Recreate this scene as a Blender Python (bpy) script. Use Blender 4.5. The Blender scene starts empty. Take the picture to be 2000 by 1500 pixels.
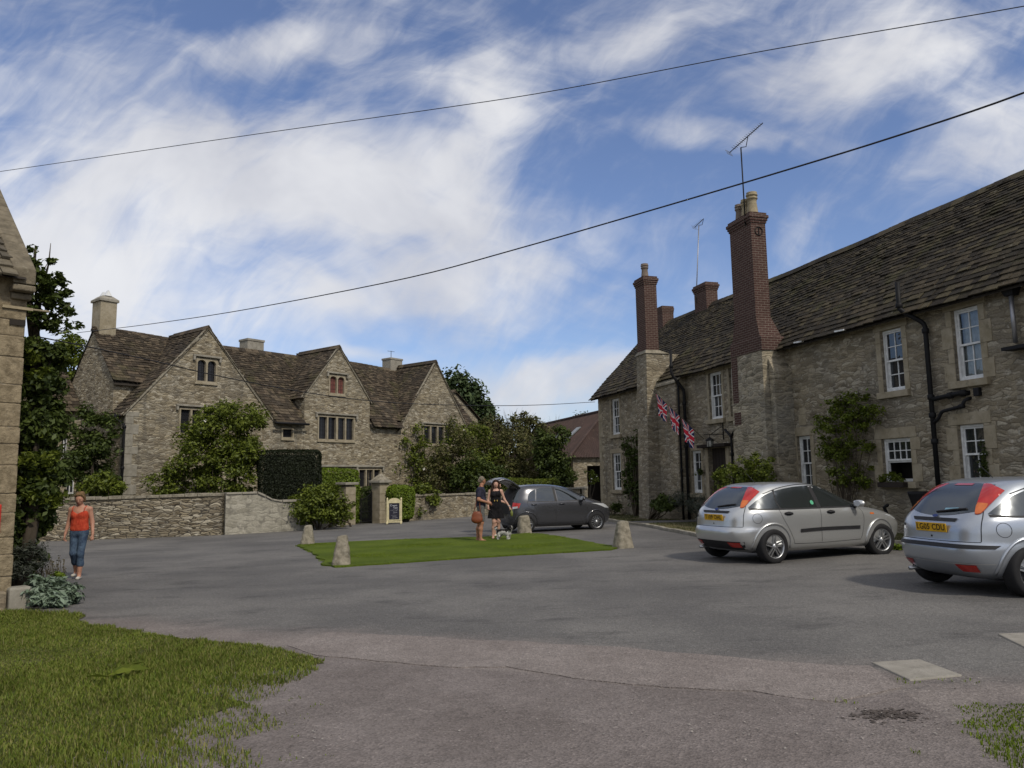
import bpy, bmesh, math, random
import numpy as np
from mathutils import Vector, Matrix
from mathutils.bvhtree import BVHTree
from mathutils.geometry import delaunay_2d_cdt, tessellate_polygon
random.seed(7); RNG = np.random.default_rng(7)
R = math.radians
SC = bpy.context.scene; COL = SC.collection
# ------------------------------------------------------------------ camera
FPX = 1500.0; PITCH = math.atan(185/FPX); ROLL = .016; EYE = Vector((0, 0, 1.5))
cF = Vector((0, math.cos(PITCH), math.sin(PITCH))); cU0 = Vector((0, -math.sin(PITCH), math.cos(PITCH))); cR0 = Vector((1, 0, 0))
cR = cR0*math.cos(ROLL)-cU0*math.sin(ROLL); cU = cU0*math.cos(ROLL)+cR0*math.sin(ROLL)
cam_d = bpy.data.cameras.new('camera'); cam = bpy.data.objects.new('camera', cam_d); COL.objects.link(cam)
cam_d.sensor_width = 36; cam_d.lens = 27.0; cam_d.clip_end = 5000; cam_d.clip_start = .05
M = Matrix((cR, cU, -cF)).transposed().to_4x4(); M.translation = EYE; cam.matrix_world = M
SC.camera = cam
GA, GB = .014, -.009                                   # the yard falls gently to the left and away
def G(x, y): return GA*x+GB*y
def ray(px, py): return cF*FPX+cR*(px-1000)-cU*(py-750)
def gnd(px, py):
    d = ray(px, py); t = -EYE.z/(d.z-GA*d.x-GB*d.y); return EYE+d*t
def atY(px, py, Y):
    d = ray(px, py); return EYE+d*(Y/d.y)
def onplane(px, py, p0, n):
    d = ray(px, py); return EYE+d*((Vector(p0)-EYE).dot(Vector(n))/d.dot(Vector(n)))
# ------------------------------------------------------------------ render settings, sun
SC.view_settings.view_transform = 'Standard'; SC.view_settings.look = 'None'
SC.view_settings.exposure = 0.75; SC.view_settings.gamma = 1
SC.cycles.max_bounces = 6; SC.cycles.transparent_max_bounces = 12; SC.cycles.use_denoising = True
SUNDIR = Vector((.40, -.58, .70)).normalized()
SUN_EL = math.asin(SUNDIR.z); SUN_AZ = math.atan2(SUNDIR.x, SUNDIR.y)
sd = bpy.data.lights.new('sun', 'SUN'); sd.energy = 1.5; sd.angle = R(5); sd.color = (1, .92, .80)
so = bpy.data.objects.new('sun', sd); COL.objects.link(so)
so.rotation_euler = SUNDIR.to_track_quat('Z', 'Y').to_euler()
# ------------------------------------------------------------------ node helpers
class NT:
    def __init__(s, tree): s.t = tree; s.n = tree.nodes; s.l = tree.links
    def node(s, typ, **kw):
        n = s.n.new(typ)
        for k, v in kw.items():
            if k == 'op': n.operation = v
            else: setattr(n, k, v)
        return n
    def put(s, sock, v):
        if isinstance(v, bpy.types.NodeSocket): s.l.new(v, sock)
        elif v is not None:
            if sock.type == 'RGBA' and not hasattr(v, '__len__'): v = (v, v, v, 1)
            if sock.type == 'RGBA' and len(v) == 3: v = tuple(v)+(1,)
            sock.default_value = v
    def math(s, op, a, b=None, c=None, clamp=False):
        n = s.node('ShaderNodeMath', op=op); n.use_clamp = clamp
        for i, v in enumerate((a, b, c)): s.put(n.inputs[i], v)
        return n.outputs[0]
    def vmath(s, op, a, b=None, scale=None):
        n = s.node('ShaderNodeVectorMath', op=op); s.put(n.inputs[0], a)
        if b is not None: s.put(n.inputs[1], b)
        if scale is not None: s.put(n.inputs['Scale'], scale)
        return n.outputs['Value'] if op in ('LENGTH', 'DOT_PRODUCT') else n.outputs[0]
    def mix(s, f, a, b, blend='MIX'):
        n = s.node('ShaderNodeMix', data_type='RGBA', blend_type=blend)
        s.put(n.inputs[0], f); s.put(n.inputs[6], a); s.put(n.inputs[7], b); return n.outputs[2]
    def noise(s, vec, scale, detail=4, rough=.55, dist=0, out=0):
        n = s.node('ShaderNodeTexNoise'); s.put(n.inputs['Vector'], vec); n.inputs['Scale'].default_value = scale
        n.inputs['Detail'].default_value = detail; n.inputs['Roughness'].default_value = rough; n.inputs['Distortion'].default_value = dist
        return n.outputs[out]
    def ramp(s, f, pts, interp='LINEAR'):
        n = s.node('ShaderNodeValToRGB'); n.color_ramp.interpolation = interp; e = n.color_ramp.elements
        while len(e) < len(pts): e.new(.5)
        for i, (p, c) in enumerate(pts):
            e[i].position = p; e[i].color = (tuple(c)+(1,)) if hasattr(c, '__len__') else (c, c, c, 1)
        s.put(n.inputs[0], f); return n.outputs[0]
    def step(s, v, a, b, lo=0., hi=1.):
        n = s.node('ShaderNodeMapRange', interpolation_type='SMOOTHSTEP'); s.put(n.inputs[0], v)
        n.inputs[1].default_value = a; n.inputs[2].default_value = b; n.inputs[3].default_value = lo; n.inputs[4].default_value = hi
        return n.outputs[0]
    def bump(s, h, strength=.5, dist=.02):
        n = s.node('ShaderNodeBump'); n.inputs['Strength'].default_value = strength; n.inputs['Distance'].default_value = dist
        s.put(n.inputs['Height'], h); return n.outputs[0]
    def obj(s): return s.node('ShaderNodeTexCoord').outputs['Object']
    def island(s): return s.node('ShaderNodeNewGeometry').outputs['Random Per Island']
MATS = {}
def mat(name, col=None, rough=.7, metal=0., fn=None, spec=.3, coat=0.):
    if name in MATS: return MATS[name]
    m = bpy.data.materials.new(name); m.use_nodes = True; nt = NT(m.node_tree)
    b = nt.n['Principled BSDF']; b.inputs['Roughness'].default_value = rough; b.inputs['Metallic'].default_value = metal
    b.inputs['Specular IOR Level'].default_value = spec
    if coat: b.inputs['Coat Weight'].default_value = coat; b.inputs['Coat Roughness'].default_value = .04
    if col is not None: b.inputs['Base Color'].default_value = tuple(col)+(1,)
    if fn: fn(nt, b)
    elif col is not None and not metal:                # a little unevenness in every plain colour
        f = nt.noise(nt.obj(), 9, 4)
        nt.put(b.inputs['Base Color'], nt.mix(nt.step(f, .35, .7), tuple(c*.86 for c in col), tuple(min(1, c*1.1) for c in col)))
    MATS[name] = m; return m
# ------------------------------------------------------------------ sky (world)
W = bpy.data.worlds.new('World'); SC.world = W; W.use_nodes = True
def make_sky():
    nt = NT(W.node_tree); bg = nt.n['Background']
    sky = nt.node('ShaderNodeTexSky', sky_type='NISHITA'); sky.sun_disc = False
    sky.sun_elevation = SUN_EL; sky.sun_rotation = SUN_AZ; sky.ozone_density = 2.2; sky.dust_density = .6; sky.air_density = 1.0
    d = nt.node('ShaderNodeTexCoord').outputs['Generated']
    sp = nt.node('ShaderNodeSeparateXYZ'); nt.put(sp.inputs[0], d)
    ay = nt.math('MAXIMUM', nt.math('ABSOLUTE', sp.outputs[1]), .25)
    a = nt.math('DIVIDE', sp.outputs[0], ay); e = nt.math('DIVIDE', sp.outputs[2], ay)
    cv = nt.node('ShaderNodeCombineXYZ'); nt.put(cv.inputs[0], a); nt.put(cv.inputs[1], e); P = cv.outputs[0]
    warp = nt.vmath('SUBTRACT', nt.noise(P, 2.2, 4, .5, 0, 1), (.5, .5, .5))
    Pw = nt.vmath('ADD', P, nt.vmath('SCALE', warp, scale=.22))
    blobs = [(600, 330, 520, 150, -14, 1.0), (130, 300, 260, 120, 10, .55), (120, 520, 330, 120, 0, .85), (720, 560, 480, 80, 8, .75), (960, 190, 110, 300, -14, .6), (760, 110, 330, 70, -22, .4),
             (1700, 130, 300, 150, 22, .95), (1960, 270, 190, 100, 20, .8), (1290, 40, 330, 70, 8, .55), (1080, 735, 380, 60, 2, 1.0),
             (1450, 265, 220, 38, -8, .55), (740, 690, 80, 22, 0, .55), (420, 60, 420, 60, 10, .45), (1000, 610, 260, 45, 10, .35), (200, 420, 800, 120, 0, .5), (1250, 820, 900, 60, 0, .6)]
    tot = None
    for (px, py, rx, ry, rot, w) in blobs:
        mp = nt.node('ShaderNodeMapping', vector_type='TEXTURE'); nt.put(mp.inputs[0], Pw)
        mp.inputs['Location'].default_value = ((px-1000)/1500, (935-py)/1500, 0)
        mp.inputs['Rotation'].default_value = (0, 0, R(rot)); mp.inputs['Scale'].default_value = (rx/1500, ry/1500, 1)
        v = nt.step(nt.vmath('LENGTH', mp.outputs[0]), 0.1, 1.35, w, 0)
        tot = v if tot is None else nt.math('ADD', tot, v)
    # wispy streaks: noise stretched along a fanning diagonal
    def streak(rot, sx, sy, sc, det=6):
        mp = nt.node('ShaderNodeMapping', vector_type='TEXTURE'); nt.put(mp.inputs[0], Pw)
        mp.inputs['Rotation'].default_value = (0, 0, R(rot)); mp.inputs['Scale'].default_value = (sx, sy, 1)
        return nt.noise(mp.outputs[0], sc, det, .58, .55)
    n1 = streak(28, 2.6, .8, 5.5); n2 = streak(-14, 2.2, .6, 8); n3 = nt.noise(Pw, 3.0, 5, .55, .4); n4 = streak(50, 1.6, .6, 14)
    nn = nt.math('ADD', nt.math('MULTIPLY', n1, 1.15), nt.math('ADD', nt.math('MULTIPLY', n2, .7), nt.math('ADD', nt.math('MULTIPLY', n3, .75), nt.math('MULTIPLY', n4, .50))))
    back = nt.step(sp.outputs[1], .35, .1, 0, .45)      # ordinary broken cloud behind the viewer
    high = nt.step(e, .62, 1.0, 0, .35)
    cov = nt.math('ADD', nt.math('ADD', nt.math('MULTIPLY', nt.math('MINIMUM', tot, 1.25), .85), nt.math('ADD', back, high)), nt.math('MULTIPLY', nt.math('SUBTRACT', nn, 1.51), 1.4))
    c = nt.math('ADD', nt.math('MULTIPLY', nt.step(cov, -.17, 1.0), .95), .035)
    skyc = nt.mix(1., sky.outputs[0], SKY_TINT, 'MULTIPLY')
    cl = nt.mix(nt.step(n3, .3, .7), CLOUD_A, CLOUD_B)
    out = nt.mix(nt.math('MULTIPLY', c, .93), skyc, cl)
    nt.put(bg.inputs['Color'], out); bg.inputs['Strength'].default_value = SKY_STR
SKY_STR = .12; SKY_TINT = (.50, .52, .62); CLOUD_A = (3.0, 3.05, 3.3); CLOUD_B = (4.4, 4.4, 4.45)
make_sky()
# ------------------------------------------------------------------ object helpers
def link(o, parent=None):
    COL.objects.link(o)
    if parent is not None: o.parent = parent
    return o
def tag(o, label=None, cat=None, group=None, kind=None):
    if label: o['label'] = label
    if cat: o['category'] = cat
    if group: o['group'] = group
    if kind: o['kind'] = kind
    return o
def thing(name, label, cat, loc=(0, 0, 0), rz=0., group=None):
    o = bpy.data.objects.new(name, None); link(o); o.location = loc; o.rotation_euler = (0, 0, rz)
    o.empty_display_size = .2
    return tag(o, label, cat, group)
def copy_tree(o, parent=None):
    c = o.copy(); link(c)
    if parent is not None: c.parent = parent
    for ch in [x for x in o.children]: copy_tree(ch, c)
    return c
def mesh_np(name, V, F, m, parent=None, smooth=False, mats=None, fm=None):
    """V (n,3) array, F (k,3|4) array or list of lists"""
    me = bpy.data.meshes.new(name)
    if isinstance(F, np.ndarray):
        V = np.ascontiguousarray(V, dtype=np.float32); F = np.ascontiguousarray(F, dtype=np.int32); k = F.shape[1]
        me.vertices.add(len(V)); me.vertices.foreach_set('co', V.ravel())
        me.loops.add(F.size); me.loops.foreach_set('vertex_index', F.ravel())
        me.polygons.add(len(F)); me.polygons.foreach_set('loop_start', np.arange(0, F.size, k, dtype=np.int32))
        me.update(calc_edges=True)
    else:
        me.from_pydata([tuple(v) for v in V], [], F); me.update()
    for x in (mats or [m]): me.materials.append(x)
    if fm is not None: me.polygons.foreach_set('material_index', np.array(fm, dtype=np.int32))
    if smooth: me.polygons.foreach_set('use_smooth', np.ones(len(me.polygons), dtype=bool))
    return link(bpy.data.objects.new(name, me), parent)
class MB:
    def __init__(s): s.v = []; s.f = []; s.m = []; s.cm = 0
    def add(s, vs, fs):
        o = len(s.v); s.v += [tuple(v) for v in vs]; s.f += [[i+o for i in f] for f in fs]; s.m += [s.cm]*len(fs); return s
    def box(s, lo, hi, mx=None):
        (a, b, c), (d, e, f) = lo, hi
        vs = [Vector(p) for p in ((a, b, c), (d, b, c), (d, e, c), (a, e, c), (a, b, f), (d, b, f), (d, e, f), (a, e, f))]
        if mx is not None: vs = [mx @ v for v in vs]
        return s.add(vs, [[3, 2, 1, 0], [4, 5, 6, 7], [0, 1, 5, 4], [1, 2, 6, 5], [2, 3, 7, 6], [3, 0, 4, 7]])
    def frustum(s, lo, hi, lo2, hi2, z0, z1):
        (a, b), (d, e), (a2, b2), (d2, e2) = lo, hi, lo2, hi2
        return s.add([(a, b, z0), (d, b, z0), (d, e, z0), (a, e, z0), (a2, b2, z1), (d2, b2, z1), (d2, e2, z1), (a2, e2, z1)],
                     [[3, 2, 1, 0], [4, 5, 6, 7], [0, 1, 5, 4], [1, 2, 6, 5], [2, 3, 7, 6], [3, 0, 4, 7]])
    def tube(s, pts, r, n=8, cap=True):
        pts = [Vector(p) for p in pts]; rs = r if hasattr(r, '__len__') else [r]*len(pts); rings = []
        up = None
        for i, p in enumerate(pts):
            t = (pts[min(i+1, len(pts)-1)]-pts[max(i-1, 0)]).normalized()
            if up is None: up = t.orthogonal().normalized()
            up = (up-t*up.dot(t)).normalized(); w = t.cross(up)
            rings.append([p+(up*math.cos(2*math.pi*j/n)+w*math.sin(2*math.pi*j/n))*rs[i] for j in range(n)])
        fs = [[i*n+j, i*n+(j+1) % n, (i+1)*n+(j+1) % n, (i+1)*n+j] for i in range(len(pts)-1) for j in range(n)]
        if cap: fs += [list(range(n))[::-1], [(len(pts)-1)*n+j for j in range(n)]]
        return s.add([v for q in rings for v in q], fs)
    def lathe(s, prof, n=16, org=(0, 0, 0), axis='z', cap=True):
        o = len(prof); vs = []
        for (r, z) in prof:
            for j in range(n):
                a = 2*math.pi*j/n; x, y = r*math.cos(a), r*math.sin(a)
                p = (x, y, z) if axis == 'z' else (x, z, y)
                vs.append((p[0]+org[0], p[1]+org[1], p[2]+org[2]))
        fs = [[i*n+j, i*n+(j+1) % n, (i+1)*n+(j+1) % n, (i+1)*n+j] for i in range(o-1) for j in range(n)]
        if cap: fs += [list(range(n))[::-1], [(o-1)*n+j for j in range(n)]]
        if axis == 'y': fs = [f[::-1] for f in fs]
        return s.add(vs, fs)
    def poly(s, pts, flip=False):
        return s.add(pts, [list(range(len(pts)))[::-1] if flip else list(range(len(pts)))])
    def prism(s, pts2, f0, f1):
        """outline pts2 lifted by two functions (front, back)"""
        n = len(pts2); a = [f0(*p) for p in pts2]; b = [f1(*p) for p in pts2]
        return s.add(a+b, [list(range(n)), [n+i for i in range(n)][::-1]]+[[(i+1) % n, i, n+i, n+(i+1) % n] for i in range(n)])
    def build(s, name, m, parent=None, smooth=False, mats=None, bevel=0, kind=None):
        o = mesh_np(name, s.v, s.f, m, parent, smooth, mats, s.m if mats else None)
        if bevel:
            b = o.modifiers.new('bevel', 'BEVEL'); b.width = bevel; b.segments = 2; b.limit_method = 'ANGLE'; b.angle_limit = R(40)
        return o
def wall_mesh(mb, outline, holes, to3, depth, back=0.):
    """flat wall with holes: outline/holes are (s,z) lists, to3(s,z,d) -> point, d = depth into the wall; reveals follow the holes"""
    polys = [[Vector((a, b, 0)) for a, b in outline]]+[[Vector((a, b, 0)) for a, b in h] for h in holes]
    flat = [p for q in polys for p in q]
    tris = tessellate_polygon(polys)
    vs = [to3(p.x, p.y, 0) for p in flat]; n = len(vs)
    fs = []
    for t in tris:
        a, b, c = (flat[i] for i in t); ar = (b-a).cross(c-a).z
        fs.append(list(t) if ar > 0 else [t[0], t[2], t[1]])
    mb.add(vs, fs)
    for h in holes:
        k = len(h); A = [to3(a, b, 0) for a, b in h]; B = [to3(a, b, depth) for a, b in h]
        ar = sum(h[i][0]*h[(i+1) % k][1]-h[(i+1) % k][0]*h[i][1] for i in range(k))
        q = [[i, (i+1) % k, k+(i+1) % k, k+i] for i in range(k)]
        if ar < 0: q = [x[::-1] for x in q]
        mb.add(A+B, q)
def rect(x0, z0, x1, z1): return [(x0, z0), (x1, z0), (x1, z1), (x0, z1)]
# ------------------------------------------------------------------ materials
def rubble(name, tints, mortar, sx=.30, sz=.115, bump=.55, seed=0., stain=.5, mort_w=.05, stain_col=(.10, .098, .09)):
    def fn(nt, b):
        o = nt.vmath('ADD', nt.obj(), (seed, seed*.7, seed*.3))
        w = nt.vmath('SUBTRACT', nt.noise(o, 2.6, 3, .5, 0, 1), (.5, .5, .5))
        o2 = nt.vmath('ADD', o, nt.vmath('SCALE', w, scale=.20))
        v = nt.vmath('MULTIPLY', o2, (1/sx, 1/sx, 1/sz))
        vo = nt.node('ShaderNodeTexVoronoi'); nt.put(vo.inputs['Vector'], v); vo.inputs['Scale'].default_value = 1; vo.inputs['Randomness'].default_value = .85
        ve = nt.node('ShaderNodeTexVoronoi', feature='DISTANCE_TO_EDGE'); nt.put(ve.inputs['Vector'], v); ve.inputs['Scale'].default_value = 1; ve.inputs['Randomness'].default_value = .85
        rnd = nt.node('ShaderNodeSeparateColor'); nt.put(rnd.inputs[0], vo.outputs['Color'])
        c = nt.ramp(rnd.outputs[0], [(i/(len(tints)-1), t) for i, t in enumerate(tints)])
        fine = nt.noise(o, 28, 5, .65); c = nt.mix(.55, c, nt.mix(1., c, nt.ramp(fine, [(.3, .45), (.7, 1.45)]), 'MULTIPLY'))
        edge = nt.step(ve.outputs['Distance'], mort_w*.35, mort_w*1.6)
        c = nt.mix(nt.math('SUBTRACT', 1., edge), c, nt.mix(nt.step(nt.noise(o, 3, 3), .35, .65), mortar, tuple(x*.55 for x in mortar)))
        big = nt.noise(o, .45, 5, .6); c = nt.mix(nt.math('MULTIPLY', nt.step(big, .42, .68), stain), c, nt.mix(.65, c, stain_col))
        drip = nt.noise(nt.vmath('MULTIPLY', o, (2.2, 2.2, .22)), 1.0, 5, .6); c = nt.mix(nt.math('MULTIPLY', nt.step(drip, .56, .72), .55), c, tuple(x*.7 for x in stain_col))
        pale = nt.noise(nt.vmath('ADD', o, (31., 7., 3.)), 5.5, 4, .65)
        c = nt.mix(nt.math('MULTIPLY', nt.step(pale, .58, .70), .6), c, (.46, .43, .36))
        nt.put(b.inputs['Base Color'], c)
        h = nt.math('ADD', nt.math('MULTIPLY', nt.math('MINIMUM', ve.outputs['Distance'], .22), 3.2), nt.math('ADD', nt.math('MULTIPLY', fine, .35), nt.math('MULTIPLY', rnd.outputs[1], .55)))
        nt.put(b.inputs['Normal'], nt.bump(h, bump, .035))
    return mat(name, rough=.92, fn=fn, spec=.15)
def ashlar(name, c0, c1, sc=3.5, bump=.25, lich=(.36, .35, .30), la=.35):
    def fn(nt, b):
        o = nt.obj(); n = nt.noise(o, sc, 6, .62); c = nt.mix(nt.step(n, .3, .7), c0, c1)
        l = nt.noise(nt.vmath('ADD', o, (9., 4., 2.)), sc*3.2, 5, .7); c = nt.mix(nt.math('MULTIPLY', nt.step(l, .58, .72), la), c, lich)
        k = nt.noise(nt.vmath('ADD', o, (3., 14., 8.)), sc*1.7, 5, .7); c = nt.mix(nt.math('MULTIPLY', nt.step(k, .56, .7), .45), c, tuple(x*.42 for x in c0))
        nt.put(b.inputs['Base Color'], c); nt.put(b.inputs['Normal'], nt.bump(nt.noise(o, 22, 6, .7), bump, .03))
    return mat(name, rough=.9, fn=fn, spec=.15)
def slate(name, tints, seed=0.):
    def fn(nt, b):
        o = nt.vmath('ADD', nt.obj(), (seed, 0., 0.)); c = nt.ramp(nt.island(), [(i/(len(tints)-1), t) for i, t in enumerate(tints)], 'CONSTANT')
        n = nt.noise(o, 7, 6, .7); c = nt.mix(.7, c, nt.mix(1., c, nt.ramp(n, [(.3, .45), (.72, 1.5)]), 'MULTIPLY'))
        l = nt.noise(nt.vmath('ADD', o, (5., 2., 9.)), 11, 5, .7); c = nt.mix(nt.math('MULTIPLY', nt.step(l, .62, .74), .75), c, (.30, .29, .25))
        g = nt.noise(nt.vmath('ADD', o, (15., 22., 4.)), 1.1, 5, .65); c = nt.mix(nt.math('MULTIPLY', nt.step(g, .52, .7), .5), c, (.060, .058, .022))
        nt.put(b.inputs['Base Color'], c); nt.put(b.inputs['Normal'], nt.bump(nt.noise(o, 18, 6, .75), .6, .03))
    return mat(name, rough=.9, fn=fn, spec=.2)
def brick(name):
    def fn(nt, b):
        o = nt.obj(); sp = nt.node('ShaderNodeSeparateXYZ'); nt.put(sp.inputs[0], o)
        cv = nt.node('ShaderNodeCombineXYZ'); nt.put(cv.inputs[0], nt.math('ADD', sp.outputs[0], sp.outputs[1])); nt.put(cv.inputs[1], sp.outputs[2])
        t = nt.node('ShaderNodeTexBrick'); nt.put(t.inputs['Vector'], cv.outputs[0]); t.inputs['Scale'].default_value = 1
        t.inputs['Brick Width'].default_value = .225; t.inputs['Row Height'].default_value = .075; t.inputs['Mortar Size'].default_value = .009
        t.inputs['Mortar Smooth'].default_value = .3; t.inputs['Color1'].default_value = (.070, .036, .030, 1); t.inputs['Color2'].default_value = (.055, .027, .022, 1); t.inputs['Mortar'].default_value = (.165, .135, .11, 1)
        n = nt.noise(o, 5, 6, .65); c = nt.mix(nt.math('MULTIPLY', nt.step(n, .45, .72), .6), t.outputs['Color'], (.055, .034, .028))
        l = nt.noise(o, 17, 4, .7); c = nt.mix(nt.math('MULTIPLY', nt.step(l, .64, .74), .5), c, (.26, .22, .18))
        nt.put(b.inputs['Base Color'], c)
        nt.put(b.inputs['Normal'], nt.bump(nt.math('ADD', nt.math('MULTIPLY', t.outputs['Fac'], -1.), nt.math('MULTIPLY', nt.noise(o, 40, 4), .5)), .5, .012))
    return mat(name, rough=.9, fn=fn, spec=.2)
def leafmat(name, cols, trans=.3, gloss=.03):
    if name in MATS: return MATS[name]
    m = bpy.data.materials.new(name); m.use_nodes = True; nt = NT(m.node_tree); nt.n.remove(nt.n['Principled BSDF']); out = nt.n['Material Output']
    c = nt.ramp(nt.island(), [(i/(len(cols)-1), t) for i, t in enumerate(cols)])
    c = nt.mix(.5, c, nt.mix(1., c, nt.ramp(nt.noise(nt.obj(), 1.3, 4), [(.3, .5), (.7, 1.45)]), 'MULTIPLY'))
    d = nt.node('ShaderNodeBsdfDiffuse'); nt.put(d.inputs[0], c); t = nt.node('ShaderNodeBsdfTranslucent'); nt.put(t.inputs[0], nt.mix(.4, c, (.10, .14, .02)))
    g = nt.node('ShaderNodeBsdfGlossy'); nt.put(g.inputs[0], (.45, .5, .45)); g.inputs['Roughness'].default_value = .5
    m1 = nt.node('ShaderNodeMixShader'); m1.inputs[0].default_value = trans; nt.l.new(d.outputs[0], m1.inputs[1]); nt.l.new(t.outputs[0], m1.inputs[2])
    m2 = nt.node('ShaderNodeMixShader'); m2.inputs[0].default_value = gloss; nt.l.new(m1.outputs[0], m2.inputs[1]); nt.l.new(g.outputs[0], m2.inputs[2])
    nt.l.new(m2.outputs[0], out.inputs[0]); MATS[name] = m; return m
def glass(name, tint=(.02, .022, .025), through=.0, refl=.04, rg=.02):
    if name in MATS: return MATS[name]
    m = bpy.data.materials.new(name); m.use_nodes = True; nt = NT(m.node_tree); nt.n.remove(nt.n['Principled BSDF']); out = nt.n['Material Output']
    fr = nt.node('ShaderNodeFresnel'); fr.inputs[0].default_value = 1.5
    wob = nt.bump(nt.noise(nt.obj(), 3.5, 2), .06, .05); nt.put(fr.inputs['Normal'], wob)
    g = nt.node('ShaderNodeBsdfGlossy'); g.inputs['Roughness'].default_value = rg; nt.put(g.inputs['Normal'], wob); nt.put(g.inputs[0], (.85, .9, .95))
    t = nt.node('ShaderNodeBsdfTransparent'); nt.put(t.inputs[0], tint if through else (.5, .5, .5)); d = nt.node('ShaderNodeBsdfDiffuse'); nt.put(d.inputs[0], tint)
    m2 = nt.node('ShaderNodeMixShader'); nt.put(m2.inputs[0], nt.math('ADD', fr.outputs[0], refl, clamp=True)); nt.l.new((t if through else d).outputs[0], m2.inputs[1]); nt.l.new(g.outputs[0], m2.inputs[2])
    nt.l.new(m2.outputs[0], out.inputs[0]); MATS[name] = m; return m
STONE = [(.105, .084, .056), (.225, .188, .126), (.34, .29, .20), (.155, .128, .086), (.275, .238, .172), (.44, .395, .30), (.135, .115, .085)]
M_STONE_R = rubble('rubble_stone_row', [tuple((.92*c+.08*(sum(t)/3))*.75+.25*k for c, k in zip(t, (.25, .212, .145))) for t in STONE], (.25, .215, .155), .29, .085, .6, 0., .6, .05, (.12, .115, .105))
M_STONE_M = rubble('rubble_stone_manor', STONE, (.26, .225, .16), .25, .072, .65, 13., .55)
M_STONE_L = rubble('rubble_stone_cottage', [tuple(x*1.12 for x in t) for t in [(.16, .13, .09), (.25, .20, .13), (.31, .25, .16), (.21, .17, .115), (.28, .23, .16)]], (.24, .20, .14), .46, .15, .45, 29., .3, .045)
M_STONE_W = rubble('drystone_wall', [tuple(x*.95 for x in t) for t in STONE], (.06, .052, .04), .36, .075, .9, 41., .35, .05)
M_STONE_P = rubble('pale_plastered_rubble', [(.24, .225, .18), (.31, .29, .235), (.36, .34, .28), (.27, .255, .205)], (.33, .31, .255), .40, .17, .4, 71., .5, .10, (.17, .16, .135))
M_STONE_C = rubble('patched_grey_rubble', [(.13, .115, .085), (.25, .215, .155), (.38, .335, .25), (.17, .15, .115), (.31, .27, .20)], (.33, .29, .21), .30, .10, .6, 57., .7, .08, (.20, .20, .185))
M_ASH = ashlar('ashlar_stone', (.235, .20, .135), (.33, .29, .215))
M_COPE = ashlar('weathered_coping', (.10, .085, .06), (.20, .17, .12), 5, .6, (.30, .27, .2), .5)
M_ASHG = ashlar('grey_ashlar', (.20, .185, .15), (.29, .27, .225))
M_LICH = ashlar('lichened_stone', (.15, .135, .10), (.30, .27, .21), 7, .5, (.46, .45, .40), .7)
M_RENDER = ashlar('old_lime_render', (.19, .175, .14), (.27, .25, .20), 2.2, .4)
M_SLATE_M = slate('stone_slates_manor', [(.040, .031, .022), (.068, .052, .036), (.095, .073, .05), (.052, .042, .031), (.105, .083, .057), (.06, .047, .033), (.045, .036, .026), (.26, .235, .19)], 3.)
M_SLATE_R = slate('stone_slates_row', [(.026, .021, .015), (.046, .037, .025), (.062, .050, .032), (.034, .029, .022), (.072, .060, .036), (.04, .033, .022), (.03, .025, .018), (.15, .135, .07)], 8.)
M_SLATE_L = slate('stone_slates_cottage', [(.09, .078, .058), (.14, .12, .085), (.18, .15, .10)], 5.)
M_DECK = mat('roof_underside', (.03, .025, .02), .95)
M_BRICK = brick('weathered_red_brick')
M_WHITE = mat('white_painted_wood', (.66, .67, .66), .45)
M_IRON = mat('black_cast_iron', (.010, .010, .011), .6, spec=.2)
M_WIRE = mat('dark_cable', (.015, .015, .017), .6)
M_GREYMETAL = mat('weathered_aluminium', (.30, .30, .31), .45, .8)
M_GLASS = glass('old_window_glass'); M_GLASS_T = glass('clear_window_glass', (.75, .78, .78), 1.)
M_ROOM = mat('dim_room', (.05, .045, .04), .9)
M_CURTAIN = mat('net_curtain', (.55, .57, .57), .9)
M_WOOD = mat('dark_stained_oak', (.022, .016, .012), .7)
M_POT = mat('clay_pot', (.17, .135, .11), .85); M_POTB = mat('buff_clay_pot', (.30, .25, .16), .85)
M_BARK = mat('bark', (.07, .056, .04), .95)
M_SOIL = mat('bed_soil', (.05, .04, .028), .95)
L_MID = leafmat('leaves_mid', [(0.048, 0.0653, 0.0096), (0.099, 0.1276, 0.0156), (0.1575, 0.1885, 0.0264), (0.072, 0.0899, 0.012)])
L_BRIGHT = leafmat('leaves_bright', [(0.0725, 0.112, 0.0096), (0.1305, 0.189, 0.0168), (0.1812, 0.238, 0.0264)])
L_DARK = leafmat('leaves_dark', [(0.024, 0.036, 0.0078), (0.048, 0.0675, 0.0143), (0.078, 0.102, 0.0234)], .2)
L_OLIVE = leafmat('leaves_olive', [(0.0546, 0.0572, 0.0192), (0.091, 0.0962, 0.0312), (0.1235, 0.1144, 0.0432), (0.078, 0.0676, 0.0336)], .25)
L_YEW = leafmat('yew_needles', [(0.0072, 0.0099, 0.0044), (0.012, 0.0154, 0.0066), (0.018, 0.022, 0.0088)], .1, .03)
L_BLUE = leafmat('leaves_far', [(0.0324, 0.0513, 0.0216), (0.054, 0.081, 0.0336), (0.0783, 0.1053, 0.0432)], .2)
L_SILVER = leafmat('silver_leaves', [(.13, .17, .12), (.19, .24, .18), (.09, .13, .075)], .15)
L_LAV = leafmat('grey_green_leaves', [(.05, .06, .045), (.08, .09, .07), (.06, .06, .055)], .2)
L_GRASS = leafmat('grass_blades', [(0.08, 0.1209, 0.015), (0.136, 0.1829, 0.027), (0.192, 0.2247, 0.042), (0.112, 0.1364, 0.021), (0.256, 0.2325, 0.0825), (0.0992, 0.155, 0.024)], .35, .012)
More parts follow.
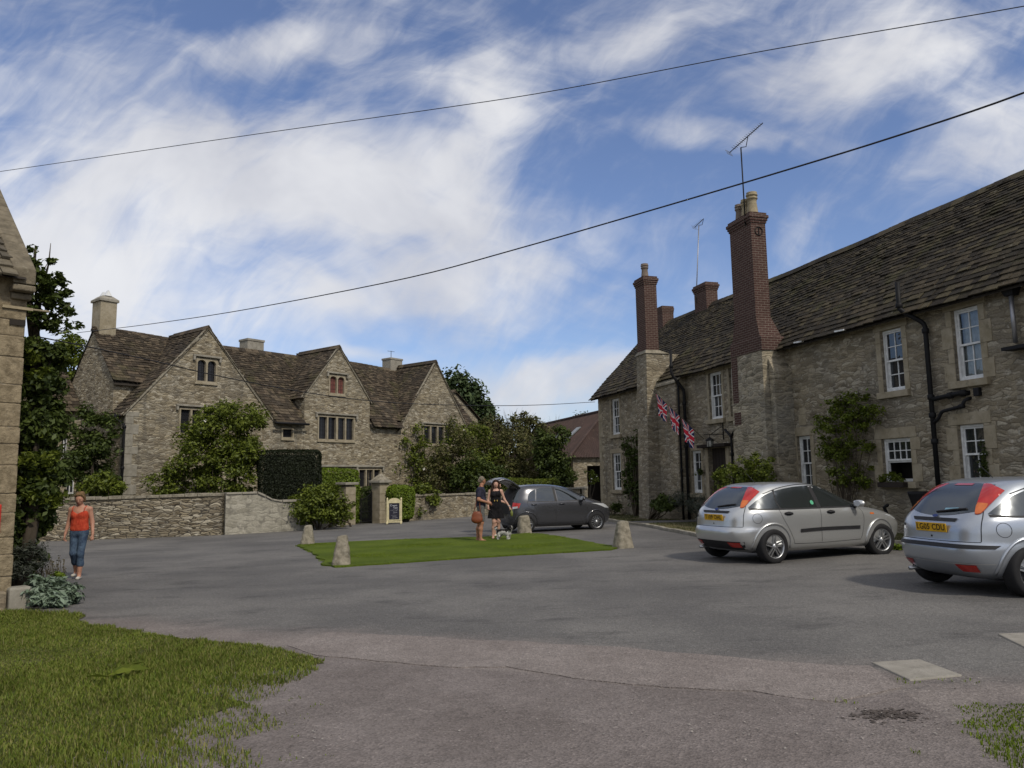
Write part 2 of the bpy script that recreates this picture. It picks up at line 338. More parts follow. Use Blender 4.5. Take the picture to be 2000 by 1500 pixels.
L_GRASS2 = leafmat('mown_grass_blades', [(0.093, 0.141, 0.012), (0.138, 0.192, 0.018), (0.177, 0.225, 0.0264)], .35, .012)
L_STRAW = leafmat('dry_stalks', [(.09, .075, .045), (.13, .11, .07), (.06, .045, .03)], .2)
L_FLOWER = leafmat('pale_flowers', [(.6, .58, .5), (.7, .68, .62)], .3)
L_FLOWERY = leafmat('yellow_flowers', [(.5, .38, .03), (.6, .5, .08)], .3)
def m_asphalt(nt, b):
    o = nt.obj(); sp = nt.node('ShaderNodeSeparateXYZ'); nt.put(sp.inputs[0], o)
    n = nt.noise(o, .35, 6, .6); grey = nt.mix(nt.step(n, .35, .68), (.102, .098, .094), (.155, .148, .138))
    # worn brown band towards the path: boundary line in the yard's own coordinates
    dd = nt.math('ADD', nt.math('ADD', nt.math('MULTIPLY', sp.outputs[0], BR_A), nt.math('MULTIPLY', sp.outputs[1], BR_B)), BR_C)
    dd = nt.math('ADD', dd, nt.math('MULTIPLY', nt.math('SUBTRACT', nt.noise(o, .9, 6, .65), .5), 1.5))
    brown = nt.mix(nt.step(nt.noise(o, 1.4, 5, .6), .35, .65), (.150, .130, .120), (.195, .17, .155))
    c = nt.mix(nt.step(dd, -.5, .55), grey, brown)
    st = nt.noise(nt.vmath('MULTIPLY', o, (1., 2.2, 1.)), .8, 6, .7); c = nt.mix(nt.math('MULTIPLY', nt.step(st, .52, .70), .6), c, (.055, .053, .052))
    sp2 = nt.node('ShaderNodeTexVoronoi'); nt.put(sp2.inputs['Vector'], o); sp2.inputs['Scale'].default_value = 85
    rr = nt.node('ShaderNodeSeparateColor'); nt.put(rr.inputs[0], sp2.outputs['Color'])
    c = nt.mix(1., c, nt.ramp(rr.outputs[0], [(0, .72), (.5, 1.), (.9, 1.12), (1, 1.5)]), 'MULTIPLY')
    g = nt.noise(o, 24, 5, .75); c = nt.mix(1., c, nt.ramp(g, [(.28, .78), (.72, 1.2)]), 'MULTIPLY')
    nt.put(b.inputs['Base Color'], c)
    nt.put(b.inputs['Normal'], nt.bump(nt.math('ADD', nt.math('MULTIPLY', sp2.outputs['Distance'], .5), nt.math('ADD', nt.math('MULTIPLY', g, 1.2), nt.math('MULTIPLY', nt.noise(o, 1.6, 5), 2.))), .5, .012))
_p, _q = gnd(560, 1228), gnd(1560, 1292)
_d = (_q-_p); _n = Vector((_d.y, -_d.x, 0)).normalized()
BR_A, BR_B = _n.x, _n.y; BR_C = -(_n.x*_p.x+_n.y*_p.y)
M_ASPHALT = mat('old_asphalt', rough=.85, fn=m_asphalt, spec=.25)
def m_grit(c0, c1, dark):
    def fn(nt, b):
        o = nt.obj(); n = nt.noise(o, 1.1, 6, .65); c = nt.mix(nt.step(n, .32, .68), c0, c1)
        v = nt.node('ShaderNodeTexVoronoi'); nt.put(v.inputs['Vector'], o); v.inputs['Scale'].default_value = 70
        rr = nt.node('ShaderNodeSeparateColor'); nt.put(rr.inputs[0], v.outputs['Color'])
        c = nt.mix(1., c, nt.ramp(rr.outputs[0], [(0, .72), (.5, 1.), (.92, 1.1), (1, 1.4)]), 'MULTIPLY')
        v2 = nt.node('ShaderNodeTexVoronoi'); nt.put(v2.inputs['Vector'], o); v2.inputs['Scale'].default_value = 9
        c = nt.mix(nt.math('MULTIPLY', nt.step(v2.outputs['Distance'], .10, .04), .45), c, dark)
        g = nt.noise(o, 6, 6, .8); c = nt.mix(1., c, nt.ramp(g, [(.28, .8), (.72, 1.18)]), 'MULTIPLY')
        nt.put(b.inputs['Base Color'], c); nt.put(b.inputs['Normal'], nt.bump(nt.math('ADD', v.outputs['Distance'], nt.math('MULTIPLY', g, 1.4)), .5, .012))
    return fn
M_PATH = mat('pinkish_tarmac_path', rough=.88, fn=m_grit((.185, .16, .147), (.22, .193, .178), (.10, .084, .074)), spec=.2)
M_ROUGHP = mat('worn_brown_tarmac', rough=.88, fn=m_grit((.142, .122, .113), (.18, .157, .147), (.09, .076, .068)), spec=.2)
def m_turf(c0, c1, c2):
    def fn(nt, b):
        o = nt.obj(); c = nt.mix(nt.step(nt.noise(o, .9, 5), .35, .65), c0, c1); c = nt.mix(nt.step(nt.noise(o, 3.1, 5, .7), .55, .72), c, c2)
        c = nt.mix(1., c, nt.ramp(nt.noise(o, 30, 4, .7), [(.3, .5), (.7, 1.4)]), 'MULTIPLY'); nt.put(b.inputs['Base Color'], c)
        nt.put(b.inputs['Normal'], nt.bump(nt.noise(o, 35, 5, .8), .8, .03))
    return fn
M_TURF = mat('turf_soil', rough=.95, fn=m_turf((.075, .09, .024), (.105, .105, .04), (.13, .115, .075)), spec=.1)
M_VERGE = mat('mossy_verge', rough=.95, fn=m_turf((.085, .085, .03), (.13, .112, .06), (.095, .075, .045)), spec=.1)
M_SLAB = ashlar('concrete_slab', (.22, .205, .175), (.29, .27, .235), 5, .3)
# ------------------------------------------------------------------ ground
def sheet(name, pts, m, dz, kind='structure', edge=0., parent=None):
    """flat polygon of (x,y) points laid on the falling ground, with an optional edge face"""
    mb = MB(); n = len(pts); top = [(x, y, G(x, y)+dz) for x, y in pts]
    ar = sum(pts[i][0]*pts[(i+1) % n][1]-pts[(i+1) % n][0]*pts[i][1] for i in range(n))
    if ar < 0: top = top[::-1]
    fl = [Vector((p[0], p[1], 0)) for p in top]; tr = tessellate_polygon([fl])
    fs = []
    for t in tr:
        a, b, c = (fl[i] for i in t); fs.append(list(t) if (b-a).cross(c-a).z > 0 else [t[0], t[2], t[1]])
    mb.add(top, fs)
    if edge:
        bot = [(x, y, z-edge) for x, y, z in top]
        mb.add(top+bot, [[i, n+i, n+(i+1) % n, (i+1) % n] for i in range(n)])
    o = mb.build(name, m, parent); tag(o, kind=kind); return o
def wob(pts, step=.25, amp=.05, closed=True, seed=1):
    """densify a polyline and roughen it"""
    r = random.Random(seed); out = []; n = len(pts)
    for i in range(n if closed else n-1):
        a, b = Vector(pts[i]).to_2d(), Vector(pts[(i+1) % n]).to_2d(); k = max(1, int((b-a).length/step))
        nn = Vector((-(b-a).y, (b-a).x)).normalized() if (b-a).length > 0 else Vector((0, 0))
        for j in range(k):
            p = a+(b-a)*j/k+nn*r.uniform(-amp, amp)*(1 if j else .3); out.append((p.x, p.y))
    if not closed: out.append(tuple(Vector(pts[-1]).to_2d()))
    return out
g2 = lambda px, py: tuple(gnd(px, py).to_2d())
sheet('ground', [(-600, -60), (600, -60), (600, 1500), (-600, 1500)], M_TURF, -.03)
sheet('road', [(-32, -12), (14.5, -12), (14.5, 46), (-2, 70), (-4.6, 42), (-7.2, 36), (-9, 31.5), (-11, 29.4), (-19, 28.9), (-32, 29.5)], M_ASPHALT, 0)
_up = [g2(*p) for p in ((640, 1236), (800, 1243), (960, 1252), (1150, 1262), (1300, 1275), (1500, 1292), (1640, 1302), (1700, 1302))]
_lo = [g2(*p) for p in ((1760, 1345), (1640, 1372), (1560, 1366), (1470, 1351), (1390, 1349), (1300, 1344), (1200, 1334), (1120, 1326), (1040, 1312), (990, 1303), (900, 1305), (820, 1300), (720, 1290), (620, 1281), (560, 1262))]
sheet('path', wob(_up, .3, .05, False, 3)+wob(_lo, .12, .018, False, 4), M_PATH, .009, edge=.02)
_fo = [g2(*p) for p in ((560, 1262), (620, 1284), (720, 1293), (900, 1308), (1040, 1315), (1200, 1337), (1300, 1347), (1470, 1354), (1640, 1376), (1760, 1350), (1830, 1390), (1960, 1500))]
sheet('forecourt', wob(_fo, .2, .02, False, 5)+[(2.9, 2.0), (-2.2, 2.0), (-2.0, 5)], M_ROUGHP, .004)
# ------------------------------------------------------------------ generic building pieces
def slates(mb, O, U, K, N, s0, s1, L, inside=None, e0=.24, e1=.14, w0=.26, w1=.46, sag=None, th=.022, seed=1):
    """courses of individual stone slates up a roof slope; O eave origin, U along, K up the slope, N out"""
    r = random.Random(seed); O, U, K, N = Vector(O), Vector(U), Vector(K), Vector(N); k = -.06
    while k < L:
        f = min(1, max(0, k/L)); e = (e0+(e1-e0)*f)*r.uniform(.92, 1.08); s = s0-r.uniform(0, .3); wob_k = r.uniform(0, 6.28)
        while s < s1:
            w = r.uniform(w0, w1)*(1-.3*f); a, b = max(s, s0-.03), min(s+w, s1+.03)
            if b-a > .05 and (inside is None or inside((a+b)/2, k+e*.5)):
                j = r.uniform(-.012, .012)+.010*math.sin(a*.9+wob_k); h = r.uniform(.010, .022) if r.random() > .05 else r.uniform(.025, .045); t = th*r.uniform(.7, 1.5)
                sg = sag((a+b)/2, k) if sag else 0
                k0, k1 = k+j, min(k+e*1.55+j, L+.05); tw = r.uniform(-.008, .008); g = .006
                P = lambda ss, kk, hh: O+U*ss+K*kk+N*(hh+sg)
                c = r.uniform(0, .02)
                mb.add([P(a+g, k0+c, h+tw), P(b-g, k0, h-tw), P(b-g, k1, -.01), P(a+g, k1, -.01), P(a+g, k0+c, h+t+tw), P(b-g, k0, h+t-tw), P(b-g, k1, .004), P(a+g, k1, .004)],
                       [[4, 5, 6, 7], [0, 1, 5, 4], [1, 2, 6, 5], [3, 0, 4, 7]])
            s += w
        k += e
def sash(parent, to3, x0, z0, x1, z1, cols, rows, dep, m=M_WHITE, name='sash_window', glassm=None, lift=0., bar=.022, fr=.05, curtain=False, room=True):
    """sash window set dep into the wall: frame, two sashes with glazing bars, pane"""
    mb = MB()
    def b(a, c, d, e, y0, y1): mb.box((0, 0, 0), (1, 1, 1), None) if False else mb.add([to3(a, c, y1), to3(d, c, y1), to3(d, e, y1), to3(a, e, y1), to3(a, c, y0), to3(d, c, y0), to3(d, e, y0), to3(a, e, y0)],
        [[0, 1, 2, 3], [7, 6, 5, 4], [4, 5, 1, 0], [5, 6, 2, 1], [6, 7, 3, 2], [7, 4, 0, 3]])
    d = dep
    b(x0, z0, x0+fr, z1, d-.05, d+.05); b(x1-fr, z0, x1, z1, d-.05, d+.05); b(x0+fr, z1-fr, x1-fr, z1, d-.05, d+.05); b(x0+fr, z0, x1-fr, z0+fr*1.3, d-.06, d+.05)
    zm = (z0+z1)/2
    def half(a, c, y, r):
        b(x0+fr, a, x1-fr, a+.045, y-.02, y+.02); b(x0+fr, c-.04, x1-fr, c, y-.02, y+.02)
        b(x0+fr, a+.045, x0+fr+.035, c-.04, y-.02, y+.02); b(x1-fr-.035, a+.045, x1-fr, c-.04, y-.02, y+.02)
        for i in range(1, cols):
            xx = x0+fr+.035+(x1-x0-2*fr-.07)*i/cols; b(xx-bar/2, a+.045, xx+bar/2, c-.04, y-.016, y+.016)
        for i in range(1, r):
            zz = a+(c-a)*i/r
            for k in range(cols):
                xa = x0+fr+.035+(x1-x0-2*fr-.07)*k/cols+(bar/2 if k else 0); xb = x0+fr+.035+(x1-x0-2*fr-.07)*(k+1)/cols-(bar/2 if k < cols-1 else 0)
                b(xa, zz-bar/2, xb, zz+bar/2, y-.014, y+.014)
    r2 = rows//2; half(zm-.02, z1-fr, d-.0, rows-r2); half(z0+fr*1.3+lift, zm+.022+lift, d+.042, r2)
    w = mb.build(name, m, parent)
    g = MB(); gm = glassm or M_GLASS
    for (a, c, y) in ((zm, z1-fr, d+.003), (z0+fr*1.3+lift, zm+lift, d+.045)):
        g.add([to3(x0+fr, a, y), to3(x1-fr, a, y), to3(x1-fr, c, y), to3(x0+fr, c, y)], [[0, 1, 2, 3]])
    g.build('pane', gm, w)
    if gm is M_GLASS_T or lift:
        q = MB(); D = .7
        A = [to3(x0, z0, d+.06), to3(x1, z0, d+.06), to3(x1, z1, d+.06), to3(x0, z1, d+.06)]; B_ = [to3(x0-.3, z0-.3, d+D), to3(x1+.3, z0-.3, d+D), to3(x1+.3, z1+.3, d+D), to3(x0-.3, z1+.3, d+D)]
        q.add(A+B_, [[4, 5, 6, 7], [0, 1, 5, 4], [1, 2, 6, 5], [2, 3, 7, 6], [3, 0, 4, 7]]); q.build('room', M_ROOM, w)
    if curtain:
        q = MB(); n = 24; pts = []
        for i in range(n+1):
            xx = x0+fr+(x1-x0-2*fr)*i/n; yy = d+.12+.025*math.sin(i*1.9)
            pts += [to3(xx, z0+fr, yy), to3(xx, z1-fr, yy)]
        q.add(pts, [[2*i, 2*i+2, 2*i+3, 2*i+1] for i in range(n)]); q.build('curtain', M_CURTAIN, w, True)
    return w
# ------------------------------------------------------------------ long stone row on the right
_e = Vector((.281, -.96, 0)).normalized(); ROW_O = Vector((4.163, 37, 0)); ROW_RZ = math.atan2(_e.y, _e.x)
row = thing('stone_house', 'long two storey rubble stone house with mossy slate roof and two tall brick chimneys', 'house', ROW_O, ROW_RZ)
ROW_M = Matrix.Translation(ROW_O) @ Matrix.Rotation(ROW_RZ, 4, 'Z'); ROW_I = ROW_M.inverted()
def rowp(px, py, y=0.):
    n = ROW_M.to_3x3() @ Vector((0, 1, 0)); return ROW_I @ onplane(px, py, ROW_M @ Vector((0, y, 0)), n)
T3 = lambda s, z, d: (s, d, z)
RZ0, REAVE, RLEN = -.7, 5.5, 31.0
WINS = dict(uf=(1.50, 3.42, 2.42, 5.08, 3, 4), lf=(1.45, .92, 2.40, 2.58, 3, 4), um=(10.18, 3.46, 11.02, 5.12, 3, 4), us=(11.52, 3.46, 12.2, 5.12, 3, 4), lm=(8.72, .88, 9.42, 2.42, 2, 4),
            ln1=(14.95, 1.02, 15.55, 2.60, 2, 4), un1=(18.52, 3.50, 19.22, 5.06, 2, 4), ln2=(18.30, 1.28, 19.24, 2.34, 4, 4), un2=(20.72, 3.5, 21.42, 5.12, 2, 4), ln3=(20.62, 1.22, 21.30, 2.53, 2, 3))
DOOR = (9.92, -.5, 11.06, 2.46)
w = MB(); holes = [rect(v[0], v[1], v[2], v[3]) for v in WINS.values()]+[rect(*DOOR)]
wall_mesh(w, [(0, RZ0), (RLEN, RZ0), (RLEN, REAVE), (0, REAVE)], holes, T3, .22)
RD = 6.0; RH = 8.78                                                       # depth, ridge height
w.add([(0, 0, RZ0), (0, RD, RZ0), (0, RD, REAVE), (0, RD/2, RH-.1), (0, 0, REAVE)], [[4, 3, 2, 1, 0]])
w.add([(RLEN, 0, RZ0), (RLEN, RD, RZ0), (RLEN, RD, REAVE), (RLEN, RD/2, RH-.1), (RLEN, 0, REAVE)], [[0, 1, 2, 3, 4]])
w.add([(0, RD, RZ0), (RLEN, RD, RZ0), (RLEN, RD, REAVE), (0, RD, REAVE)], [[3, 2, 1, 0]])
w.build('wall', M_STONE_R, row)
# roof
OV = .34; rise = (RH-REAVE)/(RD/2); ez = REAVE-OV*rise+.12
Kv = Vector((0, RD/2+OV, RH-ez)); RL = Kv.length; Kv.normalize(); Nv = Vector((0, -Kv.z, Kv.y))
rf = MB(); sagf = lambda s, k: .035*math.sin(s*.4)+.015*math.sin(s*1.7+k)+.012*math.sin(k*2.1)
slates(rf, (0, -OV, ez), (1, 0, 0), Kv, Nv, -.3, RLEN+.2, RL, None, .22, .12, .22, .42, sagf, .022, 11)
Kb = Vector((0, -(RD/2+OV), RH-ez)).normalized(); Nb = Vector((0, Kb.z, -Kb.y))
slates(rf, (RLEN, RD+OV, ez), (-1, 0, 0), Kb, Vector((0, Kv.z, Kv.y)), -.2, RLEN+.3, RL, None, .5, .4, .8, 1.2, None, .03, 12)
for i in range(78):                                                       # ridge stones
    s = -.3+i*.405; dz = sagf(s, RL)*.7
    rf.add([(s, RD/2-.2, RH-.12+dz), (s+.39, RD/2-.2, RH-.12+dz), (s+.39, RD/2, RH+.1+dz), (s, RD/2, RH+.1+dz), (s, RD/2+.2, RH-.12+dz), (s+.39, RD/2+.2, RH-.12+dz)],
           [[0, 1, 2, 3], [3, 2, 5, 4], [0, 3, 4], [1, 5, 2]])
roofo = rf.build('roof', M_SLATE_R, row)
dk = MB(); A = [(-.28, -OV+.05, ez-.02), (RLEN+.2, -OV+.05, ez-.02), (RLEN+.2, RD/2, RH-.12), (-.28, RD/2, RH-.12), (-.28, RD+OV, ez-.09), (RLEN+.2, RD+OV, ez-.09)]
dk.add(A, [[0, 1, 2, 3], [3, 2, 5, 4]]); dk.add([(x, y, z-.05) for x, y, z in A], [[3, 2, 1, 0], [4, 5, 2, 3]]); dk.add([A[0], A[1], (A[1][0], A[1][1], A[1][2]-.05), (A[0][0], A[0][1], A[0][2]-.05)], [[3, 2, 1, 0]])
dk.build('deck', M_DECK, roofo)
for s in (15.62, 17.35):                                                  # the two light slips tucked under the lowest slates
    mb = MB(); mx = Matrix.Translation((s, -OV-.03, ez-.01)) @ Matrix.Rotation(R(3), 4, 'Y'); mb.box((0, -.05, .01), (.36, .03, .05), mx); mb.build('flashing_strip', M_WHITE, roofo)
# windows with ashlar surrounds
for k, v in WINS.items():
    x0, z0, x1, z1, c, r_ = v
    kw = dict(lift=.0)
    if k == 'ln2': kw = dict(lift=.40)
    if k == 'un2': kw = dict(glassm=M_GLASS_T, curtain=True)
    wi = sash(row, T3, x0+.003, z0+.003, x1-.003, z1-.003, c, r_, .13, **kw)
    sr = MB(); t = .018; near = k in ('un1', 'ln2', 'un2', 'ln3', 'ln1')
    jw = .16 if near else .13; lh = .26 if near else .2
    sr.box((x0-jw-.06, -t, z1+.003), (x1+jw+.04, .05, z1+lh))
    zz = z0; i = 0
    while zz < z1-.02:                                                     # long-and-short jamb stones
        h = min([.42, .34, .5][i % 3], z1-zz); e = .0 if i % 2 else .14
        for (xa, xb) in ((x0-jw-(e if k in ('un2', 'ln2', 'ln3') else 0), x0-.003), (x1+.003, x1+jw+(e if k in ('un2', 'ln2', 'ln3') else 0))): sr.box((xa, -t, zz), (xb, .05, zz+h-.006))
        zz += h; i += 1
    sr.build('surround', M_ASH, wi, bevel=.006)
    si = MB(); si.box((x0-.16, -.11, z0-.16), (x1+.16, .14, z0-.002)); si.build('sill', M_ASH, wi, bevel=.012)
# door
dm = MB(); dm.box((DOOR[0]+.02, .16, DOOR[1]), (DOOR[2]-.02, .21, DOOR[3]-.02))
for i in range(5): x = DOOR[0]+.08+i*.2; dm.box((x, .145, DOOR[1]+.1), (x+.17, .158, DOOR[3]-.1))
dr = dm.build('door', M_WOOD, row); mb = MB(); mb.lathe([(.0, -.02), (.028, -.02), (.034, 0), (.012, .02), (.012, .05)], 10, (DOOR[0]+.13, .1, .9), 'y'); mb.build('handle', M_IRON, dr, True)
mb = MB(); mb.box((DOOR[0]-.38, -.24, DOOR[3]+.02), (DOOR[2]+.32, .02, DOOR[3]+.13)); mb.build('door_hood', M_WOOD, row, bevel=.01)
mb = MB()
for (xa, xb) in ((DOOR[0]-.2, DOOR[0]-.003), (DOOR[2]+.003, DOOR[2]+.2)): mb.box((xa, -.018, -.5), (xb, .06, DOOR[3]+.018))
mb.build('door_surround', M_ASH, row, bevel=.006)
# far external chimney with its stone base and the bay beside it
c1 = MB()
c1.add([(6.12, -.98, RZ0), (7.02, -.98, RZ0), (7.02, -.003, RZ0), (6.12, -.003, RZ0), (6.05, -.80, 6.36), (6.95, -.80, 6.36), (6.95, .9, 6.36), (6.05, .9, 6.36)],
       [[0, 1, 5, 4], [1, 2, 6, 5], [2, 3, 7, 6], [3, 0, 4, 7], [4, 5, 6, 7]])
cb = c1.build('chimney_breast', M_STONE_R, row)
mb = MB(); mb.frustum((6.0, -.86), (7.0, .2), (6.09, -.80), (6.93, -.2), 6.36, 6.5); mb.build('shoulder', M_LICH, cb)
def stack(parent, x0, y0, x1, y1, z0, z1, corb=.06):
    mb = MB(); mb.box((x0, y0, z0), (x1, y1, z1-.34)); c = mb.build('chimney', M_BRICK, parent, bevel=.008)
    q = MB(); z = z1-.34
    for (o, h) in ((corb*.5, .075), (corb, .08), (corb*1.5, .1), (corb*.7, .085)): q.box((x0-o, y0-o, z), (x1+o, y1+o, z+h)); z += h
    q.build('cornice', M_BRICK, c, bevel=.012); return c
def pot(parent, x, y, z, h, r, m):
    mb = MB(); p = [(r*.95, 0), (r*.9, h*.1), (r*.72, h*.55), (r*.78, h*.68), (r*.92, h*.7), (r*.92, h*.76), (r*.76, h*.78), (r*.76, h*.83), (r*.95, h*.85), (r*.95, h*.9), (r*.78, h*.92), (r*.86, h*.97), (r*.86, h), (r*.6, h), (r*.6, h*.8)]
    mb.lathe(p, 18, (x, y, z)); return mb.build('chimney_pot', m, parent, True)
k1 = stack(row, 6.13, -.78, 6.93, -.23, 6.48, 9.52, .05)
pot(k1, 6.48, -.5, 9.52, .62, .17, M_POT)
bay = MB(); bay.add([(7.0, -.42, RZ0), (8.52, -.42, RZ0), (8.52, -.003, RZ0), (7.0, -.003, RZ0), (7.0, -.42, 5.0), (8.52, -.42, 5.0), (8.52, -.003, 5.3), (7.0, -.003, 5.3)],
                    [[0, 1, 5, 4], [1, 2, 6, 5], [2, 3, 7, 6], [3, 0, 4, 7], [4, 5, 6, 7]]); bo = bay.build('bay', M_STONE_R, row)
mb = MB(); mb.add([(6.97, -.5, 4.97), (8.62, -.5, 4.97), (8.62, -.003, 5.33), (6.97, -.003, 5.33), (6.97, -.5, 5.06), (8.62, -.5, 5.06), (8.62, -.003, 5.42), (6.97, -.003, 5.42)],
                  [[3, 2, 1, 0], [4, 5, 6, 7], [0, 1, 5, 4], [1, 2, 6, 5], [2, 3, 7, 6], [3, 0, 4, 7]]); mb.build('coping', M_LICH, bo, bevel=.02)
# near chimney: rendered breast with sloped buttress, flared brick base, tall shaft, three pots, iron tie plate
c2 = MB(); zt = 5.22
c2.add([(12.86, -.86, RZ0), (14.72, -.86, RZ0), (14.72, -.003, RZ0), (12.86, -.003, RZ0), (12.95, -.80, zt), (14.62, -.80, zt), (14.62, .35, zt), (12.95, .35, zt)],
       [[0, 1, 5, 4], [1, 2, 6, 5], [2, 3, 7, 6], [3, 0, 4, 7], [4, 5, 6, 7]])
c2.add([(14.70, -.62, RZ0), (14.90, -.62, RZ0), (14.90, -.003, RZ0), (14.70, -.003, RZ0), (14.66, -.62, 4.95), (14.90, -.62, 4.55), (14.90, -.003, 4.55), (14.66, -.003, 4.95)],
       [[0, 1, 5, 4], [1, 2, 6, 5], [2, 3, 7, 6], [3, 0, 4, 7], [4, 5, 6, 7]])
cb2 = c2.build('chimney_breast', M_STONE_C, row)
mb = MB(); mb.box((12.98, -.815, 3.6), (13.30, -.79, 5.2)); mb.box((13.02, -.83, 3.05), (13.38, -.80, 3.45)); mb.build('brick_patch', M_BRICK, cb2)
k2 = MB(); k2.frustum((12.98, -.82), (14.66, .1), (12.98, -.82), (14.66, .1), zt, 5.62); k2.frustum((12.98, -.82), (14.66, .1), (13.06, -.80), (14.58, -.02), 5.62, 5.66); k2.frustum((13.06, -.80), (14.56, -.04), (13.22, -.80), (14.42, -.26), 5.66, 6.25)
k2.build('flared_base', M_BRICK, cb2)
k2 = stack(row, 13.24, -.80, 14.42, -.28, 6.25, 9.58, .055)
for i, (x, h, r) in enumerate(((13.45, .58, .15), (13.80, .62, .155), (14.17, .72, .19))): pot(k2, x, -.54, 9.58, h, r, M_POTB if i else M_POT)
mb = MB()
for j in range(20):
    a = j*math.tau/20; b_ = a+math.tau/20; mb.tube([(14.436, -.54+.13*math.cos(a), 8.98+.13*math.sin(a)), (14.436, -.54+.13*math.cos(b_), 8.98+.13*math.sin(b_))], .013, 5, False)
mb.tube([(14.436, -.54, 8.98+.13), (14.436, -.54, 8.98-.13)], .012, 5); mb.build('tie_plate', M_IRON, k2)
# small stacks standing on the ridge
k3 = stack(row, 4.75, RD/2-.28, 5.75, RD/2+.28, 8.3, 9.78, .05); stack(row, .3, RD/2-.3, 1.75, RD/2+.3, 8.2, 9.62, .02)
# rainwater and soil pipes
def pipe(pts, r, name='drainpipe', collars=()):
    mb = MB(); P = [Vector(p) for p in pts]; Q = [P[0]]
    for i in range(1, len(P)-1):                                           # eased bends
        a, b, c = P[i-1], P[i], P[i+1]; d = min(.09, (a-b).length*.4, (c-b).length*.4); p, q = b+(a-b).normalized()*d, b+(c-b).normalized()*d
        Q += [p, (p+q)*.25+b*.5, q]
    Q.append(P[-1]); mb.tube(Q, r, 10)
    for (p, d) in collars:
        p = Vector(p); d = Vector(d).normalized(); mb.tube([p-d*.06, p-d*.05, p+d*.05, p+d*.06], [r*1.2, r*1.42, r*1.42, r*1.2], 10)
    return mb
pp = pipe([(19.70, -.46, 6.02), (19.70, -.46, 5.35), (20.08, -.12, 4.95), (20.08, -.12, RZ0+.3)], .054, collars=[((19.70, -.46, 5.45), (0, 0, 1)), ((20.08, -.12, 4.78), (0, 0, 1)), ((20.08, -.12, 3.22), (0, 0, 1)), ((20.08, -.12, 2.8), (0, 0, 1)), ((20.08, -.12, 2.2), (0, 0, 1))])
pp.v += []; po = pp.build('soil_pipe', M_IRON, row, True)
pipe([(20.10, -.12, 3.16), (20.80, -.12, 3.22), (20.86, -.12, 3.22), (21.02, .02, 3.22)], .055, collars=[((20.62, -.12, 3.2), (1, 0, 0.06)), ((20.92, -.07, 3.22), (1, .8, 0))]).build('branch_pipe', M_IRON, po, True)
pipe([(20.10, -.12, 2.62), (20.26, -.12, 2.72), (20.34, -.12, 2.86), (20.92, -.12, 2.93), (20.98, -.12, 3.06), (21.04, .02, 3.1)], .04, collars=[((20.9, -.12, 2.93), (1, 0, .1))]).build('branch_pipe', M_IRON, po, True)
mb = MB(); mb.box((21.20, -.1, 3.12), (21.34, .0, 3.30)); mb.build('vent_box', M_IRON, row, bevel=.01)
pipe([(8.62, -.62, 6.2), (8.62, -.62, 5.3), (8.66, -.16, 4.7), (8.66, -.16, RZ0+.2)], .055, collars=[((8.62, -.62, 5.6), (0, 0, 1)), ((8.66, -.16, 4.2), (0, 0, 1)), ((8.66, -.16, 2.6), (0, 0, 1))]).build('soil_pipe', M_IRON, row, True)
pipe([(8.5, -.3, 5.2), (8.58, -.35, 5.0), (8.58, -.35, RZ0+.2)], .04, collars=[((8.58, -.35, 3.4), (0, 0, 1)), ((8.58, -.35, 1.7), (0, 0, 1))]).build('drainpipe', M_IRON, row, True)
o = pipe([(11.25, -.1, 3.05), (11.62, -.1, 2.78), (11.62, -.1, RZ0+.2)], .042, collars=[((11.62, -.1, 2.2), (0, 0, 1))]).build('drainpipe', M_IRON, row, True)
pipe([(12.15, -.1, 3.35), (11.95, -.1, 3.1), (11.62, -.1, 2.78)], .04).build('branch_pipe', M_IRON, o, True)
o = pipe([(22.35, -.13, 5.1), (22.35, -.13, 4.1)], .045).build('drainpipe', M_GREYMETAL, row, True)
mb = MB(); mb.frustum((22.25, -.2), (22.45, -.04), (22.19, -.27), (22.51, -.02), 5.08, 5.3); mb.build('hopper', M_IRON, o); mb = MB(); mb.box((22.15, -.3, 3.95), (22.9, -.02, 4.02)); mb.build('shelf', M_IRON, row)
# quoins at the far corner
mb = MB(); z = RZ0; i = 0
while z < REAVE-.1:
    h = .3+.08*((i*7) % 3); a = .46 if i % 2 else .28; mb.box((-.016, -.016, z), (a, .3, min(z+h-.01, REAVE-.05))); z += h; i += 1
mb.build('quoins', M_ASH, row, bevel=.01)
# small plaques of dressed stone in the near wall
mb = MB(); mb.box((15.3, -.012, 2.62), (15.55, .02, 2.9)) if False else None; mb.box((15.10, -.014, 2.92), (15.42, .02, 3.22)); mb.box((15.16, -.014, 3.23), (15.4, .02, 3.42)); mb.build('dressed_block', M_ASH, row)
mb = MB(); mb.box((16.05, -.012, .7), (16.45, .02, .98)); mb.build('dressed_block', M_ASH, row)
